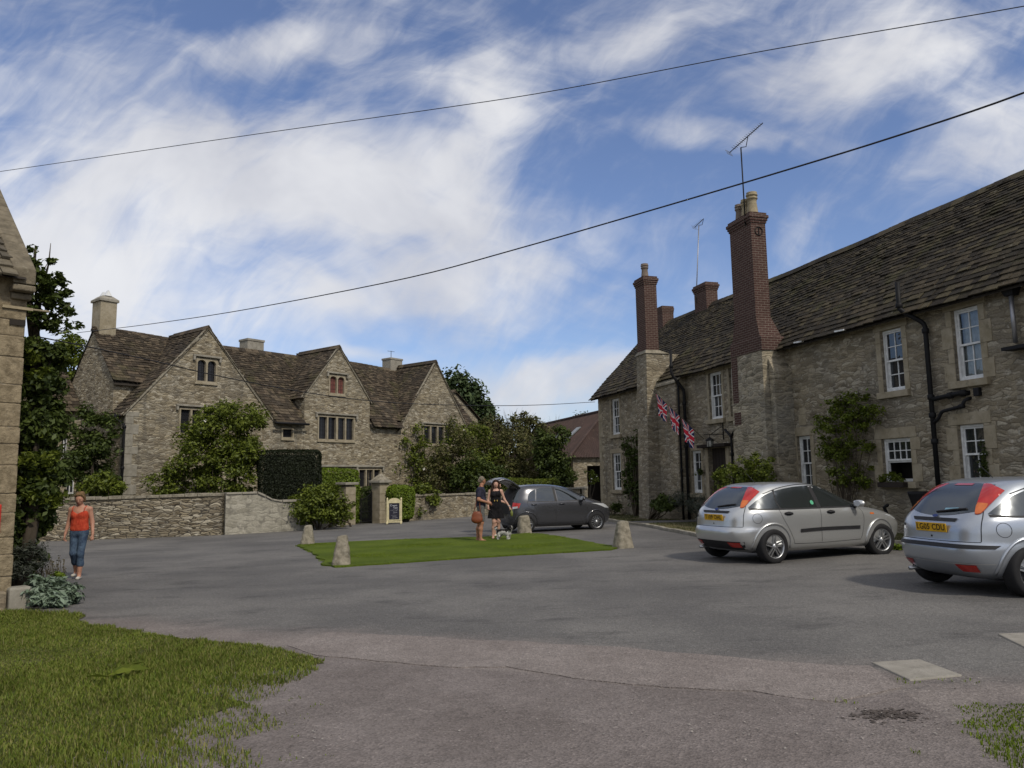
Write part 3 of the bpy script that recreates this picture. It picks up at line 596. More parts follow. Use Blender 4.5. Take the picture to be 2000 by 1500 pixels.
# things fixed to or hanging on the row
def wp(s, y, z): return ROW_M @ Vector((s, y, z))
def aerial(name, label, base, top, boom_a, boom_b, ne, group):
    t = thing(name, label, 'aerial', base, 0, group); b0 = Vector(base); L = lambda p: Vector(p)-b0
    mb = MB(); mb.tube([(0, 0, 0), L(top)], .022, 8); mb.build('mast', M_GREYMETAL if ne < 10 else M_IRON, t, True)
    mb = MB(); a, b = L(boom_a), L(boom_b); mb.tube([a, b], .016, 6); d = (b-a).normalized(); sd_ = d.cross(Vector((0, 0, 1))).normalized(); 
    m = L(top); q = a+d*((m-a).dot(d)+.45); mb.tube([m, m+Vector((0, 0, -.12))+d*.2, q], .012, 6)
    mb.build('boom', M_IRON, t, True); up = sd_.cross(d)
    mb = MB()
    for i in range(ne):
        p = a+(b-a)*(.14+.86*i/ne); l = .13-.05*i/ne; mb.tube([p-sd_*l+up*.02, p+sd_*l+up*.02], .007, 5)
    for zz in (-.07, 0., .07): mb.tube([a+up*zz-sd_*.16-d*.02, a+up*zz+sd_*.16-d*.02], .008, 5)
    mb.build('elements', M_GREYMETAL, t); return t
Yc = wp(14.0, -.5, 0).y
aerial('television_aerial', 'tall dark mast with angled comb aerial on the near brick chimney', atY(1456, 440, Yc-.3), atY(1447, 288, Yc-.3), atY(1425, 298, Yc-.3), atY(1490, 240, Yc-1.2), 16, 'rooftop aerials')
Yd = wp(5.0, 3, 0).y
aerial('television_aerial', 'slim pale pole with tiny aerial on the small ridge chimney', wp(4.95, 2.68, 9.0), atY(1365, 440, Yd), atY(1357, 444, Yd), atY(1373, 428, Yd-.4), 6, 'rooftop aerials')
# bracket lantern
lt = thing('wall_lantern', 'black iron lantern hanging from a scrolled bracket above the door', 'lantern', wp(11.0, 0, 3.0), ROW_RZ)
mb = MB(); mb.tube([(0, -.02, -.28), (0, -.02, .3)], .018, 6); mb.tube([(0, -.03, -.1), (0, -.75, -.1)], .012, 6); mb.tube([(0, -.03, .2), (0, -.5, -.1)], .010, 6); mb.tube([(0, -.55, -.1), (0, -.55, -.2)], .01, 5); mb.build('bracket', M_IRON, lt)
mb = MB(); mb.lathe([(.01, -.19), (.03, -.21), (.16, -.30), (.165, -.31), (.13, -.315), (.12, -.32)], 6, (0, -.55, 0))
for j in range(6): a = j*math.tau/6; mb.tube([(.115*math.cos(a), -.55+.115*math.sin(a), -.32), (.10*math.cos(a), -.55+.10*math.sin(a), -.52)], .011, 5)
mb.lathe([(.115, -.535), (.115, -.52), (.02, -.515)], 6, (0, -.55, 0)); mb.build('lantern_cage', M_IRON, lt)
mb = MB(); mb.lathe([(.10, -.515), (.108, -.325)], 6, (0, -.55, 0)); mb.build('lantern_glass', glass('lantern_pane', (.25, .25, .23)), lt)
# ------------------------------------------------------------------ manor house on the left, three front gables
MAN_O = Vector((-16.16, 32, 0)); MAN_RZ = math.atan2(.785, .62)
MAN_M = Matrix.Translation(MAN_O) @ Matrix.Rotation(MAN_RZ, 4, 'Z'); MAN_I = MAN_M.inverted(); MAN_N = MAN_M.to_3x3() @ Vector((0, 1, 0))
def manp(px, py, y=0.): return MAN_I @ onplane(px, py, MAN_M @ Vector((0, y, 0)), MAN_N)
man = thing('manor_house', 'rambling rubble stone manor with three steep front gables and mullioned windows', 'house', MAN_O, MAN_RZ)
MB0 = -1.0; MRY, MRZ = 3.4, 8.5; MSL = 1.12
def mz(y): return MRZ-MSL*(MRY-y)
def win_rect(a, b, c, d, y=0.):
    p, q = manp(a, (b+d)/2, y), manp(c, (b+d)/2, y); m = (a+c)/2; return (p.x, manp(m, d, y).z, q.x, manp(m, b, y).z)
def arch(x0, z0, x1, z1, rz=.55):
    n = 8; w = (x1-x0)/2; zc = z1-w*rz*1.3
    return [(x0, z0), (x1, z0)]+[(x0+w+w*math.cos(math.pi*i/n), zc+(z1-zc)*math.sin(math.pi*i/n)) for i in range(n+1)]
M_LEAD = glass('leaded_glass', (.018, .018, .021), refl=-.02); M_BLIND = mat('red_blind', (.15, .055, .045), .8)
def mullion(parent, wr, n, arched=False, hood=True, y0=0., king=False, pane=None, lattice=True):
    """stone mullioned window: returns wall hole, builds the frame"""
    x0, z0, x1, z1 = wr; f = .075; mw = .09; lw = (x1-x0-2*f-mw*(n-1))/n
    lights = [(x0+f+i*(lw+mw), z0+f, x0+f+i*(lw+mw)+lw, z1-f) for i in range(n)]
    mb = MB(); to3 = lambda s, z, d: (s, y0-.035+d, z)
    wall_mesh(mb, rect(x0+.004, z0+.004, x1-.004, z1-.004), [arch(*l) if arched else rect(*l) for l in lights], to3, .16)
    mb.add([(a, y0-.035+d, b) for d in (0, .18) for a, b in rect(x0+.004, z0+.004, x1-.004, z1-.004)], [[i, (i+1) % 4, 4+(i+1) % 4, 4+i] for i in range(4)])
    if king: mb.box((x0+(x1-x0)/2-.07, y0-.06, z0+.02), (x0+(x1-x0)/2+.07, y0-.036, z1-.02))
    w = mb.build('window', M_ASH, parent)
    g = MB(); g.add([(x0+.02, y0+.105, z0+.02), (x1-.02, y0+.105, z0+.02), (x1-.02, y0+.105, z1-.02), (x0+.02, y0+.105, z1-.02)], [[0, 1, 2, 3]]); g.build('pane', pane or M_LEAD, w)
    if lattice:
        g = MB()
        for l in lights:
            for i in range(1, 3): xx = l[0]+(l[2]-l[0])*i/3; g.box((xx-.005, y0+.09, l[1]), (xx+.005, y0+.1, l[3]))
            k = max(3, int((l[3]-l[1])/.2))
            for i in range(1, k): zz = l[1]+(l[3]-l[1])*i/k; g.box((l[0], y0+.085, zz-.005), (l[2], y0+.089, zz+.005))
        g.build('lead_bars', M_WIRE, w)
    if hood:
        h = MB(); h.box((x0-.16, y0-.13, z1+.06), (x1+.16, y0+.02, z1+.15)); h.box((x0-.16, y0-.12, z1-.12), (x0-.06, y0+.02, z1+.06)); h.box((x1+.06, y0-.12, z1-.12), (x1+.16, y0+.02, z1+.06)); h.build('hood_mould', M_ASHG, w, bevel=.015)
    s = MB(); s.box((x0-.03, y0-.07, z0-.09), (x1+.03, y0+.1, z0)); s.build('sill', M_ASH, w, bevel=.012)
G1 = (0., 3.55, 7.1, 4.6, 8.65); G2 = (8.95, 11.12, 13.3, 6.0, 8.7); G3 = (15.6, 18.55, 21.5, 4.6, 8.72)
mw = {}
for k, v in dict(g1a=(382, 701, 424, 748), g1f=(349, 798, 417, 850), g2a=(642, 733, 674, 771), g2f=(620, 813, 692, 861), g2g=(699, 915, 744, 953), g3f=(826, 831, 882, 869), sm=(550, 824, 574, 857), g1g=(384, 905, 404, 955)).items(): mw[k] = win_rect(*v)
mw['sm'] = (mw['sm'][0], mw['sm'][1], mw['sm'][2], min(mw['sm'][3], 4.2))
hol = lambda *ks: [rect(*mw[k]) for k in ks]
w = MB()
for (g, ks) in ((G1, ('g1a', 'g1f', 'g1g')), (G2, ('g2a', 'g2f', 'g2g')), (G3, ('g3f',))):
    ol = [(g[0], MB0), (g[2], MB0), (g[2], g[3]), (g[1], g[4]-.05), (g[0], g[3])]
    if g is G2: ol = [(g[0], MB0), (15.58, MB0), (15.58, mz(0)), (g[2], mz(0)), (g[2], g[3]), (g[1], g[4]-.05), (g[0], g[3])]
    wall_mesh(w, ol, hol(*ks), T3, .14)
    for s, x in ((0, g[0]), (1, g[2])):                                   # side walls of each wing
        q = [(x, 0, MB0), (x, 3.3, MB0), (x, 3.3, g[3]), (x, 0, g[3])]; w.add(q, [[3, 2, 1, 0]] if s == 0 else [[0, 1, 2, 3]])
for (a, b, ks) in ((7.1, 8.95, ('sm',)),):                 # wall between the wings
    wall_mesh(w, [(a, MB0), (b, MB0), (b, mz(.02)), (a, mz(.02))], hol(*ks), lambda s, z, d: (s, .02+d, z), .12)
w.add([(-.02, 1.2, MB0), (-.02, 6.8, MB0), (-.02, 6.8, 4.7), (-.02, MRY, MRZ-.05), (-.02, 1.2, mz(1.2)-.05)], [[4, 3, 2, 1, 0]])       # left end gable
w.add([(-.02, 1.2, 4.0), (1.6, 1.2, 4.0), (1.6, 1.2, mz(1.2)-.05), (-.02, 1.2, mz(1.2)-.05)], [[0, 1, 2, 3]])
w.add([(22.3, 0.02, MB0), (22.3, 6.8, MB0), (22.3, 6.8, 4.7), (22.3, MRY, MRZ-.05), (22.3, .02, mz(.02))], [[0, 1, 2, 3, 4]])
w.add([(21.5, .02, MB0), (22.3, .02, MB0), (22.3, .02, mz(.02)), (21.5, .02, mz(.02))], [[0, 1, 2, 3]])
w.add([(-.02, 6.8, MB0), (22.3, 6.8, MB0), (22.3, 6.8, 4.7), (-.02, 6.8, 4.7)], [[3, 2, 1, 0]])
BX = (22.9, 25.5, 28.1, 6.0, 7.85)                                           # further wing behind on the right
w.add([(BX[0], 4.9, MB0), (BX[2], 4.9, MB0), (BX[2], 4.9, BX[3]), (BX[1], 4.9, BX[4]), (BX[0], 4.9, BX[3])], [[0, 1, 2, 3, 4]])
w.add([(BX[2], 4.9, MB0), (BX[2], 11, MB0), (BX[2], 11, BX[3]), (BX[2], 4.9, BX[3])], [[0, 1, 2, 3]])
w.build('wall', M_STONE_M, man)
mullion(man, mw['g1a'], 2, True); mullion(man, mw['g1f'], 3); mullion(man, mw['g2a'], 2, True, pane=M_BLIND); mullion(man, mw['g2f'], 4, king=True); mullion(man, mw['g2g'], 3)
mullion(man, mw['g3f'], 4); mullion(man, mw['sm'], 1, hood=False, y0=.02); mullion(man, mw['g1g'], 2, hood=False)
rf = MB()
sm_ = lambda s, k: .05*math.sin(s*.5+1)+.03*math.sin(k*1.3+s*.9)
def gable_roof(g, y0, y1, seed, ov=.2, sw=None):
    xl, xa, xr, ze, za = g
    for sgn, xe in ((1, xl), (-1, xr)):
        sl = (za-ze)/abs(xa-xe); K = Vector((sgn, 0, sl)).normalized(); N = Vector((-sgn*sl, 0, 1)).normalized()
        O = Vector((xe-sgn*ov, y0 if sgn > 0 else y1, ze-ov*sl+.02)); L = math.hypot(xa-xe+0, za-ze)+ov*math.hypot(1, sl)
        slates(rf, O, (0, sgn, 0), K, N, 0, y1-y0, L, None, .21, .13, .20, .36, lambda s, k: .04*math.sin(k*1.1)-.015, .024, seed+(sgn > 0))
        A = O-N*.03; Yv = Vector((0, sgn, 0)); A = A+Yv*.03 if sgn > 0 else A; rf2.add([A, A+Yv*(y1-y0), A+Yv*(y1-y0)+K*L, A+K*L], [[0, 1, 2, 3]])
    for i in range(int((y1-y0)/.4)):                                          # ridge stones
        y = y0+i*.4; rf.add([(xa-.17, y, za-.12), (xa-.17, y+.38, za-.12), (xa, y+.38, za+.10), (xa, y, za+.10), (xa+.17, y, za-.12), (xa+.17, y+.38, za-.12)], [[3, 2, 1, 0], [4, 5, 2, 3], [0, 4, 3], [1, 2, 5]])
rf2 = MB()
gable_roof(G1, -.07, 3.5, 21); gable_roof(G2, -.07, 3.7, 23); gable_roof(G3, -.07, 3.6, 25); gable_roof(BX, 4.75, 11, 27)
K = Vector((0, 1, MSL)).normalized(); N = Vector((0, -MSL, 1)).normalized(); Lm = math.hypot(MRY+.25, MSL*(MRY+.25))
def low_ok(s, k):                                                            # the left end stops higher up
    y = -.25+k*K.y; x = -.12+s
    if x < 3.4 and y < 1.0: return False
    return not (y < .12 and any(g[0]-.12 < x < g[2]+.12 for g in (G1, G2, G3)))
slates(rf, (-.12, -.25, mz(-.25)+.05), (1, 0, 0), K, N, 0, 22.55, Lm, low_ok, .22, .13, .20, .38, sm_, .024, 31)
for (a, b, y) in ((-.08, 3.5, 1.0), (3.5, 7.1, .15), (7.1, 8.95, -.2), (8.95, 13.3, .15), (13.3, 15.6, -.2), (15.6, 21.5, .15), (21.5, 22.4, -.2)):
    rf2.add([(a, y, mz(y)-.04), (b, y, mz(y)-.04), (b, MRY, MRZ-.04), (a, MRY, MRZ-.04)], [[0, 1, 2, 3]])
rf2.add([(-.08, 7, 4.45), (22.4, 7, 4.45), (22.4, MRY, MRZ-.02), (-.08, MRY, MRZ-.02)], [[3, 2, 1, 0]])
for i in range(56): x = -.1+i*.405; dz = sm_(x+.12, Lm)*.8; rf.add([(x, MRY-.18, MRZ-.1+dz), (x+.385, MRY-.18, MRZ-.1+dz), (x+.385, MRY, MRZ+.1+dz), (x, MRY, MRZ+.1+dz), (x, MRY+.18, MRZ-.1+dz), (x+.385, MRY+.18, MRZ-.1+dz)], [[0, 1, 2, 3], [3, 2, 5, 4], [0, 3, 4], [1, 5, 2]])
ro = rf.build('roof', M_SLATE_M, man); rf2.build('deck', M_DECK, ro)
mb = MB()
for g in (G1, G2, G3):                                                        # pale bedding stones along each verge
    for xe in (g[0], g[2]):
        sl = (g[4]-g[3])/(g[1]-xe); d = 1 if xe < g[1] else -1
        a = Vector((xe-d*.12, 0, g[3]-.12*abs(sl)-.1)); b = Vector((g[1], 0, g[4]-.1)); n = Vector((-(b-a).z, 0, (b-a).x)).normalized()*(1 if d > 0 else -1)
        w_ = .10; mb.add([a+Vector((0, -.06, 0)), b+Vector((0, -.06, 0)), b+n*w_+Vector((0, -.06, 0)), a+n*w_+Vector((0, -.06, 0)), a+Vector((0, .05, 0)), b+Vector((0, .05, 0)), b+n*w_+Vector((0, .05, 0)), a+n*w_+Vector((0, .05, 0))],
            [[0, 1, 2, 3], [3, 2, 1, 0][:0] or [7, 6, 5, 4], [0, 4, 5, 1], [3, 2, 6, 7]])
mb.build('verge_stones', M_LICH, man)
mb = MB(); za = manp(640, 910).z; mb.box((G2[0]+.9, -.10, za-.05), (G2[2]+.02, .01, za+.06)); mb.build('string_course', M_ASHG, man, bevel=.015)
# chimneys
def stone_stack(parent, cx, cy, wx, wy, z0, z1, capped=True, pots=0):
    mb = MB(); mb.box((cx-wx/2, cy-wy/2, z0), (cx+wx/2, cy+wy/2, z1-.16)); c = mb.build('chimney', M_ASHG if not pots else M_ASH, parent, bevel=.015)
    co = .065 if pots else .035; q = MB(); q.box((cx-wx/2-co, cy-wy/2-co, z1-.16), (cx+wx/2+co, cy+wy/2+co, z1-.04)); 
    if pots: q.frustum((cx-wx/2-.05, cy-wy/2-.05), (cx+wx/2+.05, cy+wy/2+.05), (cx-wx/2+.14, cy-wy/2+.14), (cx+wx/2-.14, cy+wy/2-.14), z1-.04, z1+.13)
    q.build('cap', M_ASHG, c, bevel=.01)
    for i in range(pots):
        y = cy+(i-.5)*.45; t = MB(); t.add([(cx-.16, y-.14, z1+.12), (cx+.16, y-.14, z1+.12), (cx+.16, y+.14, z1+.12), (cx-.16, y+.14, z1+.12), (cx, y-.1, z1+.40), (cx, y+.1, z1+.40)], [[0, 1, 4], [2, 3, 5], [1, 2, 5, 4], [3, 0, 4, 5]]); t.build('cowl', M_WHITE, c)
    return c
stone_stack(man, .42, MRY+.05, .72, .86, 7.6, 9.95, pots=2)
stone_stack(man, 8.6, 4.3, 1.0, .8, 7.2, 9.3); c = stone_stack(man, 18.4, MRY+.3, 1.0, .8, 7.8, 9.3)
mb = MB(); mb.tube([(18.2, 3.6, 9.25), (18.2, 3.6, 9.75)], .02, 6); mb.tube([(17.9, 3.6, 9.7), (18.5, 3.6, 9.72)], .012, 5); mb.build('bird_guard', M_IRON, c)
# corner downpipe and gutter stub
pipe([(-.32, .3, 4.42), (-.32, .12, 4.2), (-.09, -.09, 4.0), (-.09, -.09, MB0)], .055, collars=[((-.09, -.09, 3.9), (0, 0, 1)), ((-.09, -.09, 2.2), (0, 0, 1))]).build('drainpipe', M_IRON, man, True)
mb = MB(); mb.tube([(7.0, -.36, mz(-.25)-.02), (9.0, -.36, mz(-.25)-.02)], .055, 8); mb.build('gutter', M_IRON, man, True)
mb = MB(); mb.tube([(-.3, -.1, 4.36), (-.3, 1.3, 4.36)], .05, 8); mb.build('gutter', M_IRON, man, True)
mb = MB(); z = MB0; i = 0
while z < 4.5:
    h = .32+.1*((i*5) % 3); a = .55 if i % 2 else .32; mb.box((-.014, -.02, z), (a, .4, min(z+h-.012, 4.55))); z += h; i += 1
mb.build('quoins', M_ASHG, man, bevel=.012)
# lower range running behind on the left
lr = thing('stone_outbuilding', 'lower slate roofed range behind the left end of the manor', 'house', MAN_O, MAN_RZ)
RA = dict(x0=-9., x1=-.05, y0=4.2, ry=7.0, ez=5.1, rz=7.85)
sw1 = [manp(a, b, RA['y0']) for a, b in ((122, 895), (127, 856), (129, 965), (146, 931))]
W1 = (sw1[0].x-.05, sw1[0].z, sw1[1].x+.1, sw1[1].z); W2 = (sw1[2].x, sw1[2].z, sw1[3].x, sw1[3].z)
mb = MB(); wall_mesh(mb, [(RA['x0'], MB0), (RA['x1'], MB0), (RA['x1'], RA['ez']), (RA['x0'], RA['ez'])], [rect(*W1), arch(*W2)], lambda s, z, d: (s, RA['y0']+d, z), .15)
mb.add([(RA['x0'], 4.2, MB0), (RA['x0'], 9.8, MB0), (RA['x0'], 9.8, 5.1), (RA['x0'], 7, 7.8), (RA['x0'], 4.2, 5.1)], [[4, 3, 2, 1, 0]]); mb.build('wall', M_STONE_M, lr)
rf = MB(); sl = (RA['rz']-RA['ez'])/(RA['ry']-RA['y0']); K = Vector((0, 1, sl)).normalized(); N = Vector((0, -sl, 1)).normalized()
slates(rf, (RA['x0'], RA['y0']-.3, RA['ez']-.3*sl), (1, 0, 0), K, N, -.2, 8.9, math.hypot(3.1, 3.1*sl), None, .25, .15, .24, .44, lambda s, k: .05*math.sin(s*.7), .024, 51)
for i in range(22): x = RA['x0']+i*.4; rf.add([(x, 6.83, 7.72), (x+.38, 6.83, 7.72), (x+.38, 7, 7.95), (x, 7, 7.95), (x, 7.17, 7.72), (x+.38, 7.17, 7.72)], [[0, 1, 2, 3], [3, 2, 5, 4], [0, 3, 4], [1, 5, 2]])
ro = rf.build('roof', M_SLATE_M, lr)
mb = MB(); mb.add([(-9.2, 3.9, 4.75), (-.05, 3.9, 4.75), (-.05, 7, 7.78), (-9.2, 7, 7.78), (-9.2, 10.1, 4.75), (-.05, 10.1, 4.75)], [[0, 1, 2, 3], [3, 2, 5, 4]]); mb.build('deck', M_DECK, ro)
for wr, ar in ((W1, 0), (W2, 1)):
    mb = MB(); o = arch(*wr) if ar else rect(*wr); c = Vector((sum(p[0] for p in o)/len(o), sum(p[1] for p in o)/len(o))); inn = [((p[0]-c.x)*.8+c.x, (p[1]-c.y)*.88+c.y) for p in o]
    wall_mesh(mb, o, [inn], lambda s, z, d: (s, RA['y0']+.06+d, z), .05); mb.box((c.x-.02, RA['y0']+.08, wr[1]), (c.x+.02, RA['y0']+.1, wr[3])); mb.box((wr[0], RA['y0']+.08, c.y-.02), (wr[2], RA['y0']+.1, c.y+.02))
    wi = mb.build('window', M_WHITE, lr); mb = MB(); mb.add([(a, RA['y0']+.12, b) for a, b in o], [list(range(len(o)))]); mb.build('pane', M_GLASS, wi)
# ------------------------------------------------------------------ near cottage at the left edge
_a = Vector((.69, .72, 0)).normalized(); CO = Vector((-7.07, 11.02, 0)); CRZ = math.atan2(_a.y, _a.x)
CM = Matrix.Translation(CO) @ Matrix.Rotation(CRZ, 4, 'Z'); CI = CM.inverted()
def cotp(px, py, ax='y', v=0.):
    n = Vector((0, 1, 0)) if ax == 'y' else Vector((1, 0, 0)); return CI @ onplane(px, py, CM @ (n*v), CM.to_3x3() @ n)
M_STONE_Q = ashlar('cottage_quoin_stone', (.15, .12, .075), (.30, .245, .16), 8, .9, (.40, .36, .28), .5)
cot = thing('stone_cottage', 'golden stone cottage corner with coped gable at the left edge', 'house', CO, CRZ)
CE = 4.65; CSL = .78; CRY = 2.6; CRH = CE+CSL*CRY
mb = MB(); mb.add([(-9, 0, -1), (0.0, 0, -1), (-.05, 0, CE), (-9, 0, CE)], [[0, 1, 2, 3]]); mb.add([(0, 0, -1), (0, 2*CRY, -1), (-.05, 2*CRY, CE), (-.05, CRY, CRH), (-.05, 0, CE)], [[0, 1, 2, 3, 4]]); mb.build('wall', M_STONE_L, cot)
mb = MB(); z = -.75; i = 0
while z < CE-.15:
    h = [.34, .27, .40, .30, .24][i % 5]; a = [.62, .34, .5][i % 3]; x = -.008*(z+1)
    mb.box((-a+x, -.010-.006*(i % 2), z), (.010+x+.008*(i % 3 == 0), .28 if i % 2 else .5, min(z+h-.012, CE-.06))); z += h; i += 1
mb.build('quoins', M_STONE_Q, cot, bevel=.014)
rf = MB(); K = Vector((0, 1, CSL)).normalized(); N = Vector((0, -CSL, 1)).normalized()
slates(rf, (-9, -.28, CE-.28*CSL+.05), (1, 0, 0), K, N, 0, 8.75, math.hypot(CRY+.28, (CRY+.28)*CSL), None, .26, .18, .3, .55, None, .035, 61); ro = rf.build('roof', M_SLATE_L, cot)
mb = MB(); mb.add([(-9, -.25, CE-.25*CSL), (-.1, -.25, CE-.25*CSL), (-.1, CRY, CRH), (-9, CRY, CRH), (-9, 2*CRY+.25, CE-.25*CSL), (-.1, 2*CRY+.25, CE-.25*CSL)], [[0, 1, 2, 3], [3, 2, 5, 4]]); mb.build('deck', M_DECK, ro)
mb = MB(); n = 6
for i in range(n):                                                            # coping stones up the gable, kneeler at the foot
    a, b = (CRY+.2)*i/n-.2+.006, (CRY+.2)*(i+1)/n-.2-.006; za, zb = CE+a*CSL, CE+b*CSL
    mb.add([(-.26, a, za-.1), (.03, a, za-.1), (.03, a, za+.13), (-.26, a, za+.13), (-.26, b, zb-.1), (.03, b, zb-.1), (.03, b, zb+.13), (-.26, b, zb+.13)], [[0, 1, 2, 3], [7, 6, 5, 4], [1, 5, 6, 2], [4, 0, 3, 7], [3, 2, 6, 7], [0, 4, 5, 1]])
mb.build('coping', M_COPE, cot, bevel=.02)
mb = MB(); mb.box((-.26, -.24, CE-.36), (.028, .02, CE-.27)); mb.box((-.24, -.1, CE-.46), (.016, .02, CE-.37)); mb.build('kneeler', M_COPE, cot, bevel=.02)
a, b = cotp(5, 597, 'y', -.05), cotp(62, 604, 'y', -.05); mb = MB(); mb.box((a.x, -.05, a.z-.02), (.05, -.02, a.z+.02)); mb.tube([(.05, -.04, a.z), (.3, .1, a.z+.03)], .014, 6); mb.build('iron_strap', M_POTB, cot)
a, b = cotp(18, 630, 'y', 0), cotp(52, 632, 'y', 0); mb = MB(); mb.box((a.x, -.035, b.z-.045), (-.03, .0, b.z+.035)); mb.build('slate_ledge', M_DECK, cot)
a = cotp(2, 985, 'y', 0); b = cotp(2, 1042, 'y', 0)
pb = thing('wall_box', 'red metal letter box let into the cottage wall at the left edge', 'letter box', CM @ Vector((a.x, 0, b.z)), CRZ)
M_RED = mat('post_red_enamel', (.45, .03, .02), .35); h = a.z-b.z
mb = MB(); mb.box((-.27, -.05, 0), (0, .0, h)); mb.build('box_body', M_RED, pb, bevel=.012); mb = MB(); mb.box((-.22, -.058, h*.74), (-.05, -.051, h*.79)); mb.build('slot', M_IRON, pb)
mb = MB(); mb.box((-.24, -.056, h*.1), (-.03, -.051, h*.6)); mb.build('door', M_RED, pb, bevel=.003)
st = gnd(38, 1190); bl = thing('stone_block', 'squared mossy stone block at the foot of the cottage corner', 'stone', (st.x, st.y, st.z), CRZ)
mb = MB(); mb.box((-.14, -.02, -.1), (.14, .25, .30)); mb.build('block', M_ASHG, bl, bevel=.03)
mb = MB(); mb.box((-.55, .0, -.1), (-.16, .22, .26)); mb.build('rough_block', M_STONE_L, bl, bevel=.03)
# ------------------------------------------------------------------ barn with rusty tin roof
BO = Vector((3.55, 46, 0)); barn = thing('barn', 'low stone barn with rusty corrugated iron hipped roof and two skylights', 'barn', BO, ROW_RZ+math.pi)
def m_rust(nt, b):
    o = nt.obj(); n = nt.noise(o, 1.2, 6, .7); c = nt.mix(nt.step(n, .35, .65), (.040, .026, .022), (.060, .037, .031)); c = nt.mix(nt.math('MULTIPLY', nt.step(nt.noise(o, 4, 5, .7), .58, .7), .6), c, (.12, .085, .065)); nt.put(b.inputs['Base Color'], c)
M_RUST = mat('rusty_corrugated_iron', rough=.8, fn=m_rust)
bx = Vector((.281, -.96, 0)).normalized()                                       # local: +x away along the yard, +y to the left (towards the yard); building to the right of it = -y
BW, BLn, BE, BR_ = 6.5, 15., 2.85, 5.75
mb = MB(); op = [rect(-2.9, -1., -.9, 2.2)]
wall_mesh(mb, rect(-BW, -1, 0, BE), op, lambda s, z, d: (d, s, z), .4)
mb.add([(0, 0, -1), (BLn, 0, -1), (BLn, 0, BE), (0, 0, BE)], [[3, 2, 1, 0]]); mb.add([(BLn, 0, -1), (BLn, -BW, -1), (BLn, -BW, BE), (BLn, 0, BE)], [[0, 1, 2, 3]]); mb.build('wall', M_STONE_R, barn)
def corr(mb, A, B, C, D, n):
    """corrugated sheet between eave A-B and ridge D-C"""
    A, B, C, D = (Vector(p) for p in (A, B, C, D)); N = (B-A).cross(D-A).normalized(); N = N if N.z > 0 else -N; v = []
    for i in range(n+1):
        t = i/n; o = N*(.025*math.cos(i*math.pi)); v += [A.lerp(B, t)+o, D.lerp(C, t)+o]
    mb.add(v, [[2*i, 2*i+2, 2*i+3, 2*i+1] for i in range(n)])
mb = MB(); e = .3
corr(mb, (-e, e, BE-.15), (BLn, e, BE-.15), (BLn, -BW/2, BR_), (2.4, -BW/2, BR_), 160); corr(mb, (-e, e, BE-.15), (-e, -BW-e, BE-.15), (2.4, -BW/2, BR_), (2.4, -BW/2, BR_), 80); corr(mb, (-e, -BW-e, BE-.15), (BLn, -BW-e, BE-.15), (BLn, -BW/2, BR_), (2.4, -BW/2, BR_), 100)
ro = mb.build('roof', M_RUST, barn)
mb = MB(); mb.tube([(-e, e, BE-.1), (2.4, -BW/2, BR_+.04), (BLn, -BW/2, BR_+.04)], .09, 6); mb.build('ridge_cap', M_RUST, ro)
def sky_l(s, k0, k1):
    mb = MB(); A = Vector((0, e, BE-.15)); Kk = (Vector((0, -BW/2, BR_))-A); n = Vector((0, Kk.z, -Kk.y)).normalized(); n = n if n.z > 0 else -n
    P = [A+Kk*k0+Vector((s, 0, 0)), A+Kk*k0+Vector((s+.75, 0, 0)), A+Kk*k1+Vector((s+.75, 0, 0)), A+Kk*k1+Vector((s, 0, 0))]
    mb.add([p+n*.05 for p in P]+[p+n*.11 for p in P], [[4, 5, 6, 7], [0, 1, 5, 4], [1, 2, 6, 5], [2, 3, 7, 6], [3, 0, 4, 7]]); mb.build('skylight', mat('translucent_sheet', (.16, .17, .17), .3), ro)
sky_l(3.6, .30, .66); sky_l(6.6, .30, .62)
mb = MB(); mb.box((.05, -2.86, -1), (.5, -.94, 2.0)) if False else None; mb.box((2.4, -3.4, -1), (2.5, -.4, 2.6)); mb.build('inner_shade_board', M_WOOD, barn)  # dark board behind the opening stands in for the shade inside the barn
